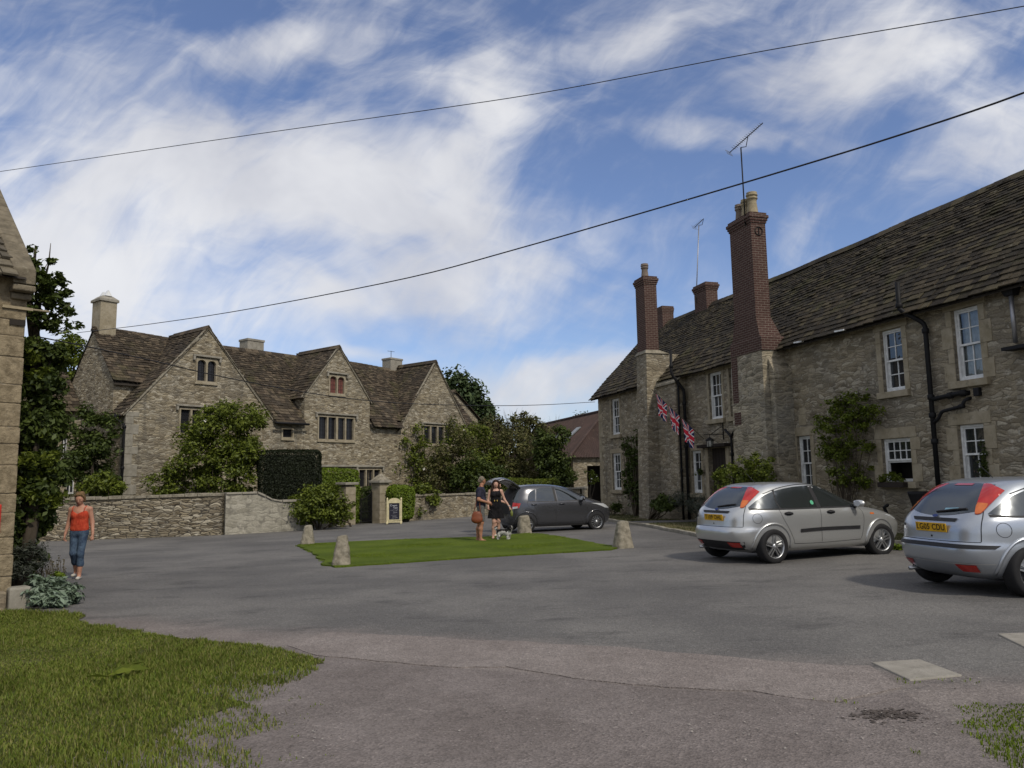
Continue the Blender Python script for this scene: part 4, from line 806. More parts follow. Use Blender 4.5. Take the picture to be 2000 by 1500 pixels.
# ------------------------------------------------------------------ garden walls, gate and piers
def wall_run(name, label, pts, h, th, m, copem, seed, group=None, cap=.10):
    """freestanding wall along (x,y) points with heights h; each coping stone overhangs"""
    o = thing(name, label, 'wall', (pts[0][0], pts[0][1], G(*pts[0])), 0, group); r = random.Random(seed)
    P = [Vector((x, y, 0)) for x, y in pts]; mb, cp = MB(), MB(); b0 = Vector((pts[0][0], pts[0][1], G(*pts[0])))
    for i in range(len(P)-1):
        d = (P[i+1]-P[i]); L = d.length; d.normalize(); n = Vector((d.y, -d.x, 0)); k = max(1, int(L/.45))
        for j in range(k):
            t0, t1 = j/k, (j+1)/k; a, b = P[i].lerp(P[i+1], t0), P[i].lerp(P[i+1], t1); ha, hb = h[i]+(h[i+1]-h[i])*t0, h[i]+(h[i+1]-h[i])*t1
            za, zb = G(a.x, a.y), G(b.x, b.y); q = lambda p, z, s: Vector((p.x, p.y, z))+n*s*th/2-b0
            mb.add([q(a, za-.3, 1), q(b, zb-.3, 1), q(b, zb-.3, -1), q(a, za-.3, -1), q(a, za+ha, 1), q(b, zb+hb, 1), q(b, zb+hb, -1), q(a, za+ha, -1)], [[0, 1, 5, 4], [2, 3, 7, 6], [4, 5, 6, 7]]+([[3, 0, 4, 7]] if i == 0 and j == 0 else [])+([[1, 2, 6, 5]] if j == k-1 and i == len(P)-2 else []))
            u = r.uniform(-.012, .025); g = d*.008; w2 = 1+.12/th+r.uniform(-.06, .06); c = cap*r.uniform(.75, 1.25)
            cp.add([q(a, za+ha+.002+u*0, w2)+g, q(b, zb+hb+.002, w2)-g, q(b, zb+hb+.002, -w2)-g, q(a, za+ha+.002, -w2)+g, q(a, za+ha+c, w2)+g, q(b, zb+hb+c, w2)-g, q(b, zb+hb+c, -w2)-g, q(a, za+ha+c, -w2)+g], [[0, 1, 5, 4], [1, 2, 6, 5], [2, 3, 7, 6], [3, 0, 4, 7], [4, 5, 6, 7]])
    mb.build('wall_face', m, o); cp.build('coping', copem, o, bevel=.015); return o
wall_run('garden_wall', 'tall drystone garden wall of flat brown stones behind the walking woman', [(-20, 28.6), (-15, 28.9), (-10.95, 29.3)], [1.46, 1.45, 1.46], .4, M_STONE_W, M_LICH, 3)
sw = wall_run('garden_wall', 'lower pale plastered garden wall with swept top beside the dark hedge', [(-10.93, 29.3), (-9.98, 29.97), (-9.72, 30.16), (-9.5, 30.32), (-9.2, 30.55), (-8.6, 31.05), (-8.25, 31.35), (-7.72, 33.9)], [1.50, 1.50, 1.36, 1.22, 1.14, 1.14, 1.1, 1.1], .42, M_STONE_P, M_ASHG, 4, cap=.07)
wall_run('garden_wall', 'low rubble garden wall right of the gate behind the couple', [(-5.65, 35.9), (-3.6, 38.6), (-1.4, 41.3), (2.2, 44)], [1.15, 1.12, 1.1, 1.15], .4, M_STONE_M, M_LICH, 5)
def pier(label, x, y, h, w, capped):
    p = thing('gate_pier', label, 'gate pier', (x, y, G(x, y)), MAN_RZ, 'stone gate piers'); mb = MB(); z = -.2; i = 0
    while z < h-.05:
        hh = min(.38, h-z); mb.box((-w/2, -w/2, z), (w/2, w/2, z+hh-.012)); mb.box((-w/2+.012, -w/2+.012, z+hh-.013), (w/2-.012, w/2-.012, z+hh+.001)); z += hh
    mb.build('shaft', M_ASH, p, bevel=.012); mb = MB(); mb.box((-w/2-.1, -w/2-.1, h), (w/2+.1, w/2+.1, h+.12)); mb.build('cornice', M_ASHG, p, bevel=.03)
    if capped: mb = MB(); mb.frustum((-w/2-.06, -w/2-.06), (w/2+.06, w/2+.06), (-.05, -.05), (.05, .05), h+.12, h+.42); mb.build('pyramid_cap', M_LICH, p, bevel=.03)
    return p
P1, P2 = (-7.45, 34.6), (-6.1, 35.45)
pier('flat topped ashlar gate pier beside the round bush', P1[0], P1[1], 1.75, .56, False); pier('gate pier with pyramid cap standing behind the sign board', P2[0], P2[1], 1.8, .56, True)
gt = thing('iron_gate', 'dark wrought iron garden gate standing half open between the piers', 'gate', (P2[0]-.35, P2[1]-.2, G(*P2)), MAN_RZ+math.pi+.35)
mb = MB(); top = lambda x: 1.12+.28*(1-x/1.0)**2
for i in range(13): x = i/12; mb.tube([(x, 0, .06), (x, 0, top(x))], .011 if i not in (0, 12) else .02, 5)
mb.tube([(i/10, 0, top(i/10)) for i in range(11)], .014, 5); mb.tube([(0, 0, .12), (1, 0, .12)], .014, 5); mb.tube([(0, 0, .55), (1, 0, .55)], .012, 5); mb.tube([(0, 0, 1.4), (.12, 0, 1.52), (.3, 0, 1.42)], .014, 5); mb.build('gate_leaf', M_IRON, gt)
mb = MB(); mb.tube([(0, 0, 0), (0, 0, 1.42)], .025, 6); mb.build('hinge_post', M_IRON, gt)
# garden ground and verge
sheet('flower_bed', wob([(-20, 29.2), (-11, 29.7), (-8.9, 31.6), (-7.5, 35.3), (-5.4, 36.3), (-1.5, 41.6), (3, 45), (3, 60), (-30, 60), (-30, 32)], .8, .1, True, 8), M_TURF, .006)
_kb = [g2(*p) for p in ((1180, 1015), (1200, 1020), (1235, 1025), (1262, 1028), (1300, 1036), (1362, 1048), (1420, 1060))]
_kb = [(3.2, 36.5)]+[(p[0], p[1]) for p in _kb]+[(6.2, 18.4), (8.6, 16.4), (10.5, 12.6)]
_kw = wob(_kb, .35, .04, False, 6)
sheet('verge', _kw+[(13, 9), (16, 12), (8, 37)], M_VERGE, .075, edge=.14)
kt = MB()
for i in range(len(_kw)-1):
    a, b = Vector(_kw[i]), Vector(_kw[i+1]); d = (b-a).normalized(); n = Vector((-d.y, d.x)); q = lambda p, s, z: (p.x+n.x*s, p.y+n.y*s, G(p.x, p.y)+z); hh = .085+.02*random.random()
    if 4 < i < 18 and 2 < i % 13: pass
    kt.add([q(a+d*.01, -.06, -.05), q(b-d*.01, -.06, -.05), q(b-d*.01, .08, -.05), q(a+d*.01, .08, -.05), q(a+d*.01, -.06, hh), q(b-d*.01, -.06, hh), q(b-d*.01, .08, hh), q(a+d*.01, .08, hh)], [[0, 1, 5, 4], [1, 2, 6, 5], [2, 3, 7, 6], [3, 0, 4, 7], [4, 5, 6, 7]])
o = kt.build('kerb', M_ASHG, None, bevel=.015); tag(o, kind='structure')
_ra = [g2(*p) for p in ((1232, 1027), (1262, 1031), (1345, 1010), (1325, 1006))]
sheet('ramp', [(4.15, 28.2), (4.42, 26.9), (7.6, 26.9), (7.75, 27.9)], M_ASPHALT, .10, edge=.1)
# concrete slabs in the tarmac
for (pts, lab) in (([(1702, 1296), (1797, 1290), (1880, 1321), (1777, 1331)], 'flat square concrete slab set in the tarmac at the right'), ([(1948, 1240), (2050, 1236), (2110, 1275), (2005, 1268)], 'pale stone edged slab cut by the right edge of the photo')):
    P = [gnd(*p) for p in pts]; c = sum(P, Vector())/4; o = thing('paving_slab', lab, 'slab', c, 0, 'slabs in the tarmac'); P = [p-c for p in P]
    if (P[1]-P[0]).cross(P[2]-P[1]).z < 0: P = P[::-1]
    mb = MB(); mb.add([p-Vector((0, 0, .05)) for p in P]+[p+Vector((0, 0, .014)) for p in P], [[4, 5, 6, 7], [0, 1, 5, 4], [1, 2, 6, 5], [2, 3, 7, 6], [3, 0, 4, 7]]); mb.build('slab_top', M_SLAB, o, bevel=.012)
# ------------------------------------------------------------------ overhead cables
def cable(label, A, B, pts, r):
    """cable in the vertical plane through plan points A and B, passing the sighted points"""
    A, B = Vector((A[0], A[1], 0)), Vector((B[0], B[1], 0)); d = (B-A).normalized(); n = Vector((-d.y, d.x, 0)); Q = [onplane(px, py, A, n) for px, py in pts]
    mb = MB(); mb.tube([q-Q[0] for q in Q], r, 6); o = mb.build('overhead_cable', M_WIRE, None, True); o.location = Q[0]; tag(o, label, 'cable', 'overhead cables'); return o
def smooth(pts, n=5):
    out = []; P = [Vector(p) for p in pts]
    for i in range(len(P)-1):
        p0, p1, p2, p3 = P[max(i-1, 0)], P[i], P[i+1], P[min(i+2, len(P)-1)]
        for j in range(n):
            t = j/n; out.append(.5*((2*p1)+(p2-p0)*t+(2*p0-5*p1+4*p2-p3)*t*t+(3*p1-p0-3*p2+p3)*t**3))
    return [tuple(p) for p in out+[P[-1]]]
def plan(px, Y): v = atY(px, 700, Y); return (v.x, v.y)
cable('uppermost thin cable crossing the whole sky', plan(0, 19), plan(2000, 10), smooth([(-250, 370), (0, 335), (500, 262), (850, 213), (1100, 174), (1500, 98), (2000, 12), (2250, -40)]), .0075)
cable('thick twisted cable rising from the manor chimney to the upper right', plan(150, 31), plan(2000, 7.5), smooth([(150, 650), (300, 632), (500, 601), (800, 542), (1000, 489), (1250, 417), (1500, 343), (1750, 266), (2000, 181), (2300, 60)]), .011)
cable('thin cable slung low across the manor gables to the stone row', plan(100, 13), plan(1172, 36.9), smooth([(60, 655), (185, 680), (300, 705), (430, 735), (600, 767), (760, 786), (930, 792), (1050, 791), (1162, 785)]), .012)
# ------------------------------------------------------------------ foliage
def leaf_cloud(P, size, rng, up=.35, aspect=.55, outward=None, var=.6):
    """diamond leaves (two folded halves) at points P; returns V, F"""
    n = len(P); nrm = rng.normal(size=(n, 3)); nrm[:, 2] = np.abs(nrm[:, 2])+up
    if outward is not None: nrm += outward*1.0
    nrm /= np.linalg.norm(nrm, axis=1, keepdims=True)
    t = rng.normal(size=(n, 3)); t -= nrm*np.sum(t*nrm, axis=1, keepdims=True); t /= np.linalg.norm(t, axis=1, keepdims=True)+1e-9
    b = np.cross(nrm, t); s = size*(1+var*rng.uniform(-1, 1, (n, 1)))
    a0 = P-t*s*.5; a1 = P+b*s*aspect*.5+nrm*s*.08; a2 = P+t*s*.5; a3 = P-b*s*aspect*.5+nrm*s*.08
    V = np.stack([a0, a1, a2, a3], 1).reshape(-1, 3); F = np.arange(4*n, dtype=np.int32).reshape(-1, 4); return V, F
def clumps(shapes, nclump, rng, r0, r1, leaves):
    """shapes: list of (centre, radii, weight). clump centres spread through the shell of each ellipsoid; leaves packed round the clump surface"""
    out, outn = [], []; tw = sum(s[2] for s in shapes)
    for c, rad, wgt in shapes:
        k = max(1, int(nclump*wgt/tw)); d = rng.normal(size=(k, 3)); d /= np.linalg.norm(d, axis=1, keepdims=True); rr = rng.uniform(.25, 1.0, (k, 1))**.5
        cc = np.array(c)+d*np.array(rad)*rr; rc = rng.uniform(r0, r1, (k, 1)); m = max(1, int(leaves/nclump))
        cc = np.repeat(cc, m, 0); rc = np.repeat(rc, m, 0); dd = np.repeat(d, m, 0); e = rng.normal(size=cc.shape); e /= np.linalg.norm(e, axis=1, keepdims=True)
        q = rng.uniform(.35, 1.08, (len(cc), 1)); p = cc+e*rc*q*np.array([1, 1, .8]); out.append(p); outn.append(e*.6+dd*.4)
    return np.concatenate(out), np.concatenate(outn)
def branches(mb, base, tops, r, rng, bend=.12):
    for t in tops:
        a = Vector(base); b = Vector(t); m1 = a.lerp(b, .33)+Vector(rng.uniform(-bend, bend, 3)); m2 = a.lerp(b, .66)+Vector(rng.uniform(-bend, bend, 3)); mb.tube([a, m1, m2, b], [r, r*.7, r*.45, r*.15], 6)
def plant(name, label, cat, base, shapes, nclump, leaves, size, m, seed, r0=.15, r1=.35, trunk=None, group=None, part='foliage', up=.35, aspect=.55, floor=None, stem_r=.04, extra=None, twigs=0, ymax=None):
    """shapes given relative to base; base (x,y,z)"""
    rng = np.random.default_rng(seed); t = thing(name, label, cat, base, 0, group)
    P, Nn = clumps(shapes, nclump, rng, r0, r1, leaves)
    if floor is not None: k = P[:, 2] > floor; P, Nn = P[k], Nn[k]
    V, F = leaf_cloud(P, size, rng, up, aspect, Nn); mesh_np(part, V, F, m, t)
    if trunk != 0:
        mb = MB(); tops = [Vector(s[0])+Vector(rng.uniform(-.5, .5, 3))*Vector(s[1]).length*.5 for s in shapes for _ in range(2)]
        br = trunk if trunk else [(0, 0, -.1)]
        branches(mb, br[0], tops, stem_r, rng)
        for _ in range(twigs):
            s = shapes[rng.integers(len(shapes))]; c = Vector(s[0]); d = Vector(rng.normal(size=3)); d.z = abs(d.z)+.5; d.normalize(); a = c+Vector((d.x*s[1][0], d.y*s[1][1], d.z*s[1][2]))*.6; b = c+Vector((d.x*s[1][0], d.y*s[1][1], d.z*s[1][2]))*rng.uniform(1.05, 1.3)
            mb.tube([a, a.lerp(b, .5)+Vector(rng.uniform(-.05, .05, 3)), b], [.012, .009, .004], 4)
        mb.build('trunk' if cat == 'tree' else 'stem', M_BARK, t, True)
    if extra: extra(t, rng, P)
    return t
def at(px, py, Y): return atY(px, py, Y)
def shp(px, py, rx, ry, Y, base, depth=None, w=None):
    """ellipsoid seen at pixel (px,py) with pixel radii, at distance Y, relative to base"""
    c = atY(px, py, Y); s = Y/1500; d = depth if depth else max(rx, ry)*s*.8; return ((c.x-base[0], c.y-base[1], c.z-base[2]), (rx*s, d, ry*s), w if w else rx*ry)
def gp(px, Y): v = atY(px, 900, Y); return (v.x, v.y, G(v.x, v.y))
def blossoms(n, size, m=None):
    def f(t, rng, P):
        k = rng.choice(len(P), n); V, F = leaf_cloud(P[k]+rng.normal(size=(n, 3))*.04, size, rng, .2, .9); mesh_np('blossom', V, F, m or L_FLOWER, t)
    return f
# pear tree trained up the cottage gable
b = gp(72, 12.1); Yp = 12.2
def pear_extra(t, rng, P):
    S = lambda qs, d: [shp(*q, Yp-.1, b, d) for q in qs]
    mesh_np('lighter_leaves', *leaf_cloud(clumps(S(((80, 900, 40, 60), (75, 960, 36, 50), (72, 720, 36, 40), (95, 700, 30, 26)), .5), 45, rng, .08, .2, 2600)[0], .08, rng), L_MID, t)  # lighter green leaves mixed over the middle of the crown
    mesh_np('top_leaves', *leaf_cloud(clumps(S(((82, 560, 24, 30), (72, 505, 18, 22), (108, 590, 30, 32), (122, 628, 24, 26), (90, 610, 28, 40), (66, 570, 16, 44), (98, 530, 18, 36), (112, 560, 16, 26)), .3), 90, rng, .04, .13, 3000)[0], .085, rng), L_DARK, t)
    mb = MB()
    for (x, y), tops, r_ in (((62, 860), [(84, 545), (70, 480), (70, 560)], .11), ((78, 590), [(99, 475), (118, 540), (103, 530), (92, 515), (108, 585)], .03), ((74, 640), [(140, 590), (125, 560), (132, 625), (145, 640)], .025)):
        branches(mb, atY(x, y, Yp)-Vector(b), [atY(p, q, Yp)-Vector(b) for p, q in tops], r_, rng, .06)
    mb.build('limb', M_BARK, t, True)
plant('trained_pear_tree', 'tall dark leafy pear tree trained against the cottage gable with bare leafy top', 'tree', b,
      [shp(*q, Yp, b, d) for q, d in (((62, 1000, 32, 75), .5), ((70, 930, 45, 80), .5), ((70, 830, 46, 70), .5), ((72, 740, 45, 60), .45), ((86, 690, 40, 30), .35), ((45, 1080, 24, 50), .4))],
      150, 21000, .085, L_DARK, 101, .08, .22, trunk=[(-.15, 0, -.1)], stem_r=.10, up=.1, extra=pear_extra)
# plants at the foot of the cottage corner
b = gp(62, 12.0); plant('lavender_bush', 'grey green bushy lavender at the foot of the cottage gable', 'shrub', b, [shp(58, 1085, 34, 30, 12.0, b), shp(40, 1105, 20, 25, 11.8, b)], 60, 3000, .07, L_LAV, 102, .05, .14, aspect=.16, up=.9, trunk=0)
b = gp(112, 11.35); plant('lambs_ear_plant', 'low silver leaved plant spilling onto the tarmac by the cottage', 'plant', b, [shp(108, 1162, 34, 16, 11.3, b, .45), shp(82, 1150, 26, 20, 11.4, b, .4), shp(126, 1170, 22, 10, 11.2, b, .3)], 90, 3600, .095, L_SILVER, 103, .05, .12, aspect=.34, up=.55, trunk=0, floor=-.02)
b = gp(115, 11.9); plant('green_tuft', 'small bright green tuft between silver plant and the walking woman', 'plant', b, [shp(113, 1127, 12, 8, 11.9, b)], 12, 240, .08, L_BRIGHT, 104, .03, .07, aspect=.2, up=.9, trunk=0)
b = gp(112, 12.1); t = thing('dead_seed_heads', 'dry brown seed heads on thin stalks beside the walking woman', 'plant', b); mb = MB(); rng = np.random.default_rng(6); hd = []
for i in range(46):
    x, y = rng.uniform(-.17, .17), rng.uniform(-.12, .12); h = rng.uniform(.3, .62); lx = x+rng.uniform(-.06, .06); mb.tube([(x, y, 0), (x+(lx-x)*.4, y, h*.6), (lx, y, h)], .0035, 4, False); hd += [[lx+rng.uniform(-.02, .02), y, h+rng.uniform(-.06, .03)] for _ in range(6)]
mb.build('stalk', L_STRAW, t); mesh_np('seed_head', *leaf_cloud(np.array(hd), .03, rng, .2, .6), L_STRAW, t)
# shrubs on and before the manor
b = gp(185, 31.2); plant('climbing_shrub', 'dark green climbing shrub on the left end wall of the manor', 'shrub', b, [shp(*q, 31.2, b, .6) for q in ((178, 900, 44, 60), (165, 830, 26, 38), (200, 850, 28, 45), (150, 900, 26, 30), (185, 945, 46, 28))], 120, 9000, .14, L_DARK, 111, .2, .42, twigs=14)
b = gp(205, 30.0); plant('garden_bush', 'bright green low bush above the drystone wall by the drainpipe', 'shrub', b, [shp(195, 945, 42, 22, 30, b), shp(215, 955, 30, 16, 30, b)], 40, 2600, .12, L_MID, 112, .15, .3)
b = gp(430, 31.5); plant('large_garden_shrub', 'large green flowering shrub covering the right half of the first manor gable', 'shrub', b, [shp(*q, 31.5, b, .9) for q in ((425, 855, 66, 62), (450, 815, 56, 34), (388, 895, 50, 58), (440, 920, 66, 60), (484, 860, 32, 64), (365, 930, 42, 34), (322, 945, 34, 24), (496, 805, 18, 26))], 240, 26000, .12, L_MID, 113, .2, .48, twigs=40, extra=blossoms(26, .13))
def topiary(name, label, c, sz, rz, n, m, seed, size=.06, rnd=.18, top_wob=.05):
    """clipped box: small leaves packed over a rounded block, over a near-black core standing for the shade inside"""
    rng = np.random.default_rng(seed); t = thing(name, label, 'hedge', c, rz); sx, sy, sz_ = sz; P = []; Nn = []
    areas = [(sx*sz_, 1, -1), (sx*sz_, 1, 1), (sy*sz_, 0, -1), (sy*sz_, 0, 1), (sx*sy, 2, 1)]; tot = sum(a[0] for a in areas)
    for a, ax, sg in areas:
        k = int(n*a/tot); p = rng.uniform(-.5, .5, (k, 3)); p[:, ax] = sg*.5; q = np.zeros((k, 3)); q[:, ax] = sg; P.append(p); Nn.append(q)
    P = np.concatenate(P); Nn = np.concatenate(Nn); S = np.array(sz); P = P*S
    half = S/2; inner = half-rnd; cl = np.clip(P, -inner, inner); d = P-cl; l = np.linalg.norm(d, axis=1, keepdims=True)+1e-9; nrm = d/l; P = cl+nrm*rnd
    low = .6*np.sin(P[:, :1]*2.1+seed)+.5*np.sin(P[:, 1:2]*2.7)+.5*np.sin(P[:, 2:3]*3.1+P[:, :1]); P += nrm*(rng.normal(size=l.shape)*.02+low*top_wob); P[:, 2] += sz_/2
    V, F = leaf_cloud(P, size, rng, .1, .5, nrm*1.2); mesh_np('foliage', V, F, m, t)
    mb = MB(); k = .12+rnd*.3; mb.frustum((-sx/2+k, -sy/2+k), (sx/2-k, sy/2-k), (-sx/2+k+.05, -sy/2+k+.05), (sx/2-k-.05, sy/2-k-.05), .0, sz_-k); mb.build('shade_core', mat('hedge_shade', (.008, .009, .005), .95), t, bevel=.1); return t  # near-black core puts the hedge's inner shade into colour
c = at(567, 900, 32.3); topiary('clipped_yew_hedge', 'tall square clipped dark yew hedge left of the garden gate', (c.x, c.y, G(c.x, c.y)), (2.5, 1.6, at(567, 879, 31.8).z-G(c.x, c.y)), .25, 60000, L_YEW, 121, .055, .22, .03)
c = at(662, 930, 35.2); topiary('clipped_box_hedge', 'bright green clipped hedge beside the dark yew block', (c.x, c.y, G(c.x, c.y)), (1.75, 1., at(662, 916, 35).z-G(c.x, c.y)), .5, 16000, L_BRIGHT, 122, .08, .2, .05)
c = at(720, 990, 36.3); topiary('rounded_yew', 'dark rounded yew seen through the garden gateway', (c.x, c.y, G(c.x, c.y)), (1.1, 1.1, at(715, 951, 36.3).z-G(c.x, c.y)), .5, 12000, L_DARK, 123, .06, .5, .03)
c = at(782, 985, 35.6); topiary('clipped_bright_shrub', 'bright green shrub behind the chalk sign board', (c.x, c.y, G(c.x, c.y)), (1.25, 1.0, at(780, 948, 35.6).z-G(c.x, c.y)), .6, 9000, L_BRIGHT, 124, .10, .4, .07)
b = gp(625, 31.0); plant('round_bush', 'round dark green bush spreading against the low wall behind two short stones', 'shrub', b, [shp(*q, 31, b, .8) for q in ((622, 990, 58, 36), (600, 985, 40, 30), (655, 995, 34, 32), (625, 965, 40, 18))], 150, 9000, .11, L_MID, 125, .15, .3, floor=0)
b = gp(688, 32.6); plant('trailing_shrub', 'thin trailing shrub with pale flowers against the left gate pier', 'shrub', b, [shp(668, 1005, 20, 24, 32.6, b, .3), shp(645, 1015, 20, 14, 32.5, b, .3)], 30, 900, .09, L_OLIVE, 126, .1, .22, floor=0, extra=blossoms(14, .07))
# climbers over the third gable
b = gp(850, 45.5); plant('wall_climber', 'tangled climbing shrub with white flowers smothering the third gable', 'shrub', b, [shp(*q, 45.0, b, 1.0) for q in ((780, 880, 36, 40), (770, 925, 34, 40), (840, 930, 50, 40), (900, 900, 50, 60), (905, 850, 26, 40), (925, 930, 44, 40), (800, 850, 26, 26), (820, 890, 34, 30), (940, 880, 30, 50))], 190, 13500, .15, L_MID, 131, .25, .6, twigs=60, extra=blossoms(40, .15))
b = gp(868, 43.0); plant('rambling_rose', 'brownish olive rambling rose before the third gable window', 'shrub', b, [shp(*q, 43, b, .8) for q in ((868, 905, 30, 36), (888, 850, 14, 40), (860, 930, 40, 34), (905, 880, 26, 46))], 80, 5200, .13, L_OLIVE, 132, .2, .45, twigs=60, extra=blossoms(16, .12))
b = gp(825, 37.6); plant('tall_perennials', 'olive leafy perennials leaning over the low wall right of the sign', 'shrub', b, [shp(826, 968, 24, 36, 37.6, b, .5), shp(850, 975, 16, 24, 37.8, b, .4), shp(812, 990, 14, 26, 37.2, b, .3)], 40, 2400, .12, L_MID, 133, .12, .28)
# trees and thicket beyond
def tree(label, px, Y, shapes, nclump, leaves, size, m, seed, r0, r1, twigs=0, group='trees beyond the yard'):
    b = gp(px, Y); return plant('tree', label, 'tree', b, [shp(*q, Y, b) for q in shapes], nclump, leaves, size, m, seed, r0, r1, group=group, stem_r=.18, twigs=twigs)
tree('tall rounded broadleaf tree rising behind the manor third gable', 905, 62, [(890, 750, 26, 26), (912, 780, 36, 36), (935, 820, 36, 40), (900, 830, 40, 40), (965, 860, 30, 34), (930, 880, 50, 40)], 170, 16000, .32, L_BLUE, 141, .5, 1.1)
tree('thin topped olive tree with bare twigs behind the grey car', 1000, 56, [(1000, 850, 56, 44), (1020, 830, 40, 24), (965, 850, 36, 36), (1040, 850, 36, 30), (1000, 900, 70, 40)], 150, 9500, .2, L_OLIVE, 142, .3, .7, twigs=150)
tree('dense dark green tree left of the rusty barn roof', 1110, 60, [(1120, 845, 34, 26), (1095, 850, 30, 22), (1135, 835, 26, 20), (1090, 880, 50, 34), (1150, 830, 20, 20)], 110, 9000, .24, L_BLUE, 143, .4, .8, twigs=30)
tree('bare twiggy tree with upright shoots near the barn', 1085, 52, [(1085, 870, 40, 50), (1060, 890, 40, 40), (1110, 900, 36, 40)], 60, 3200, .18, L_OLIVE, 144, .25, .6, twigs=160)
b = gp(990, 47); plant('brushy_thicket', 'tangled brownish thicket of bare stems behind the grey car', 'shrub', b, [shp(*q, 47, b, 1.5) for q in ((960, 900, 40, 50), (1000, 890, 46, 50), (1045, 900, 46, 44), (1085, 915, 36, 34), (1020, 930, 80, 26), (935, 930, 40, 40), (970, 860, 30, 30))], 170, 10500, .17, L_OLIVE, 145, .25, .6, twigs=200)
b = gp(1120, 45.5); plant('ivy_mound', 'dark ivy mound with pale flowers left of the barn wall', 'shrub', b, [shp(1090, 930, 36, 26, 44.8, b, .8), shp(1072, 895, 26, 34, 44.8, b, .8), shp(1060, 865, 22, 26, 44.8, b, .8), shp(1095, 905, 14, 26, 44.6, b, .5), shp(1088, 862, 22, 24, 44.6, b, .6), shp(1104, 842, 14, 14, 44.6, b, .5)], 120, 9000, .16, L_DARK, 146, .2, .5, extra=blossoms(14, .12))
b = gp(940, 41.5); plant('dark_evergreen', 'deep green evergreen leaning over the low wall behind the couple', 'shrub', b, [shp(*q, 42.5, b, .9) for q in ((930, 930, 46, 40), (965, 940, 34, 34), (905, 935, 36, 34))], 90, 7000, .15, L_DARK, 147, .2, .5)  # dark green leaf colour all over
c = at(1035, 960, 42.5); topiary('clipped_hedge', 'low clipped hedge behind the roof of the grey car', (c.x, c.y, G(c.x, c.y)), (3.2, .9, at(1035, 936, 42.5).z-G(c.x, c.y)), .1, 16000, L_MID, 148, .09, .2, .05)
wall_run('garden_wall', 'short pale stone wall stub between clipped hedge and barn', [(2.3, 42.6), (3.6, 43.3), (4.1, 45.4)], [1.22, 1.22, 1.22], .4, M_STONE_R, M_ASHG, 7)
b = gp(1150, 42.5); plant('flower_tub_plant', 'small pale flowered plant by the barn doorway', 'plant', b, [shp(1150, 925, 12, 8, 42.5, b), shp(1160, 935, 9, 12, 42.5, b)], 14, 500, .1, L_MID, 149, .1, .2, extra=blossoms(12, .09), floor=-.1)
tree('pale willow like tree top behind the outbuilding roof', 140, 58, [(130, 665, 26, 20), (150, 685, 30, 20), (110, 690, 30, 24), (140, 720, 44, 30)], 60, 4000, .26, L_MID, 150, .4, .8, group='trees beyond the yard')
# planting along the row (given in the row's own frame)
def rowplant(name, label, cat, s, y, shapes, *a, **k):
    b = wp(s, y, 0); b.z = G(b.x, b.y)+.05; sh = []
    for (px, py, rx, ry, yy, d) in shapes:
        q = rowp(px, py, yy); c = ROW_M @ q; Y = c.y; sc = Y/1500; w_ = rx*sc/.62; fx = Vector((.281, -.96, 0))
        # flat along the wall: build as several small ellipsoids along the facade direction
        for f in (-.6, 0, .6): e = c+fx*(w_*f); sh.append(((e.x-b.x, e.y-b.y, e.z-b.z), (w_*.4, w_*.35 if d is None else d, ry*sc*(1 if f == 0 else .8)), rx*ry))
    return plant(name, label, cat, b, sh, *a, **k)
rowplant('climbing_rose', 'climbing rose with yellow green leaves on the row between two ground floor windows', 'shrub', 17.0, -.3, [(1655, 790, 34, 26, -.3, .25), (1640, 830, 40, 40, -.32, .28), (1690, 815, 26, 22, -.3, .25), (1650, 880, 44, 24, -.3, .25), (1625, 880, 26, 20, -.25, .2), (1660, 930, 34, 30, -.25, .2)], 150, 7600, .075, L_MID, 151, .07, .2, stem_r=.013, twigs=50, trunk=[(0, 0, -.1)], extra=lambda t, rng, P: (blossoms(14, .06)(t, rng, P), mesh_np('young_leaves', *leaf_cloud(P[rng.choice(len(P), 700)]+rng.normal(size=(700, 3))*.05-np.array([.05, .02, 0]), .075, rng), L_BRIGHT, t)))
rowplant('dark_climber', 'dark wiry climber beside the far ground floor window of the row', 'shrub', 4.4, -.3, [(1236, 900, 15, 50, -.25, .2), (1228, 950, 14, 36, -.25, .2), (1244, 960, 12, 34, -.25, .2), (1248, 860, 8, 22, -.2, .15), (1222, 870, 6, 26, -.2, .15)], 90, 4200, .11, L_DARK, 152, .1, .25, twigs=30)
rowplant('door_shrub', 'dense green shrub hiding the lower half of the row doorway', 'shrub', 13.2, -1.5, [(1470, 915, 34, 34, -1.5, .5), (1435, 930, 34, 26, -1.5, .5), (1490, 940, 24, 30, -1.4, .4), (1455, 960, 50, 26, -1.5, .5), (1410, 930, 12, 18, -1.4, .3)], 130, 9500, .075, L_MID, 153, .1, .24, floor=0)
rowplant('spurge_bush', 'dark leafy bush at the foot of the far chimney', 'shrub', 7.4, -1.2, [(1292, 980, 16, 18, -1.1, .4), (1305, 985, 14, 14, -1.1, .4)], 40, 2200, .1, L_DARK, 154, .1, .22, floor=0)
rowplant('lavender_clump', 'grey green feathery clump before the dark drainpipes', 'shrub', 8.4, -.8, [(1325, 980, 16, 20, -1.0, .35)], 30, 1500, .11, L_LAV, 155, .08, .2, aspect=.14, up=.8, trunk=0, floor=0)
rowplant('lavender_clump', 'grey green feathery clump directly left of the silver car nearest the door', 'shrub', 10.0, -1.0, [(1360, 985, 18, 24, -1.1, .35)], 30, 1700, .11, L_LAV, 156, .08, .2, aspect=.14, up=.8, trunk=0, floor=0)
rowplant('small_box_bush', 'small green bush at the base of the far end wall of the row', 'shrub', 2.2, -.6, [(1204, 990, 12, 9, -.5, .35)], 20, 900, .09, L_DARK, 157, .1, .2, floor=0)
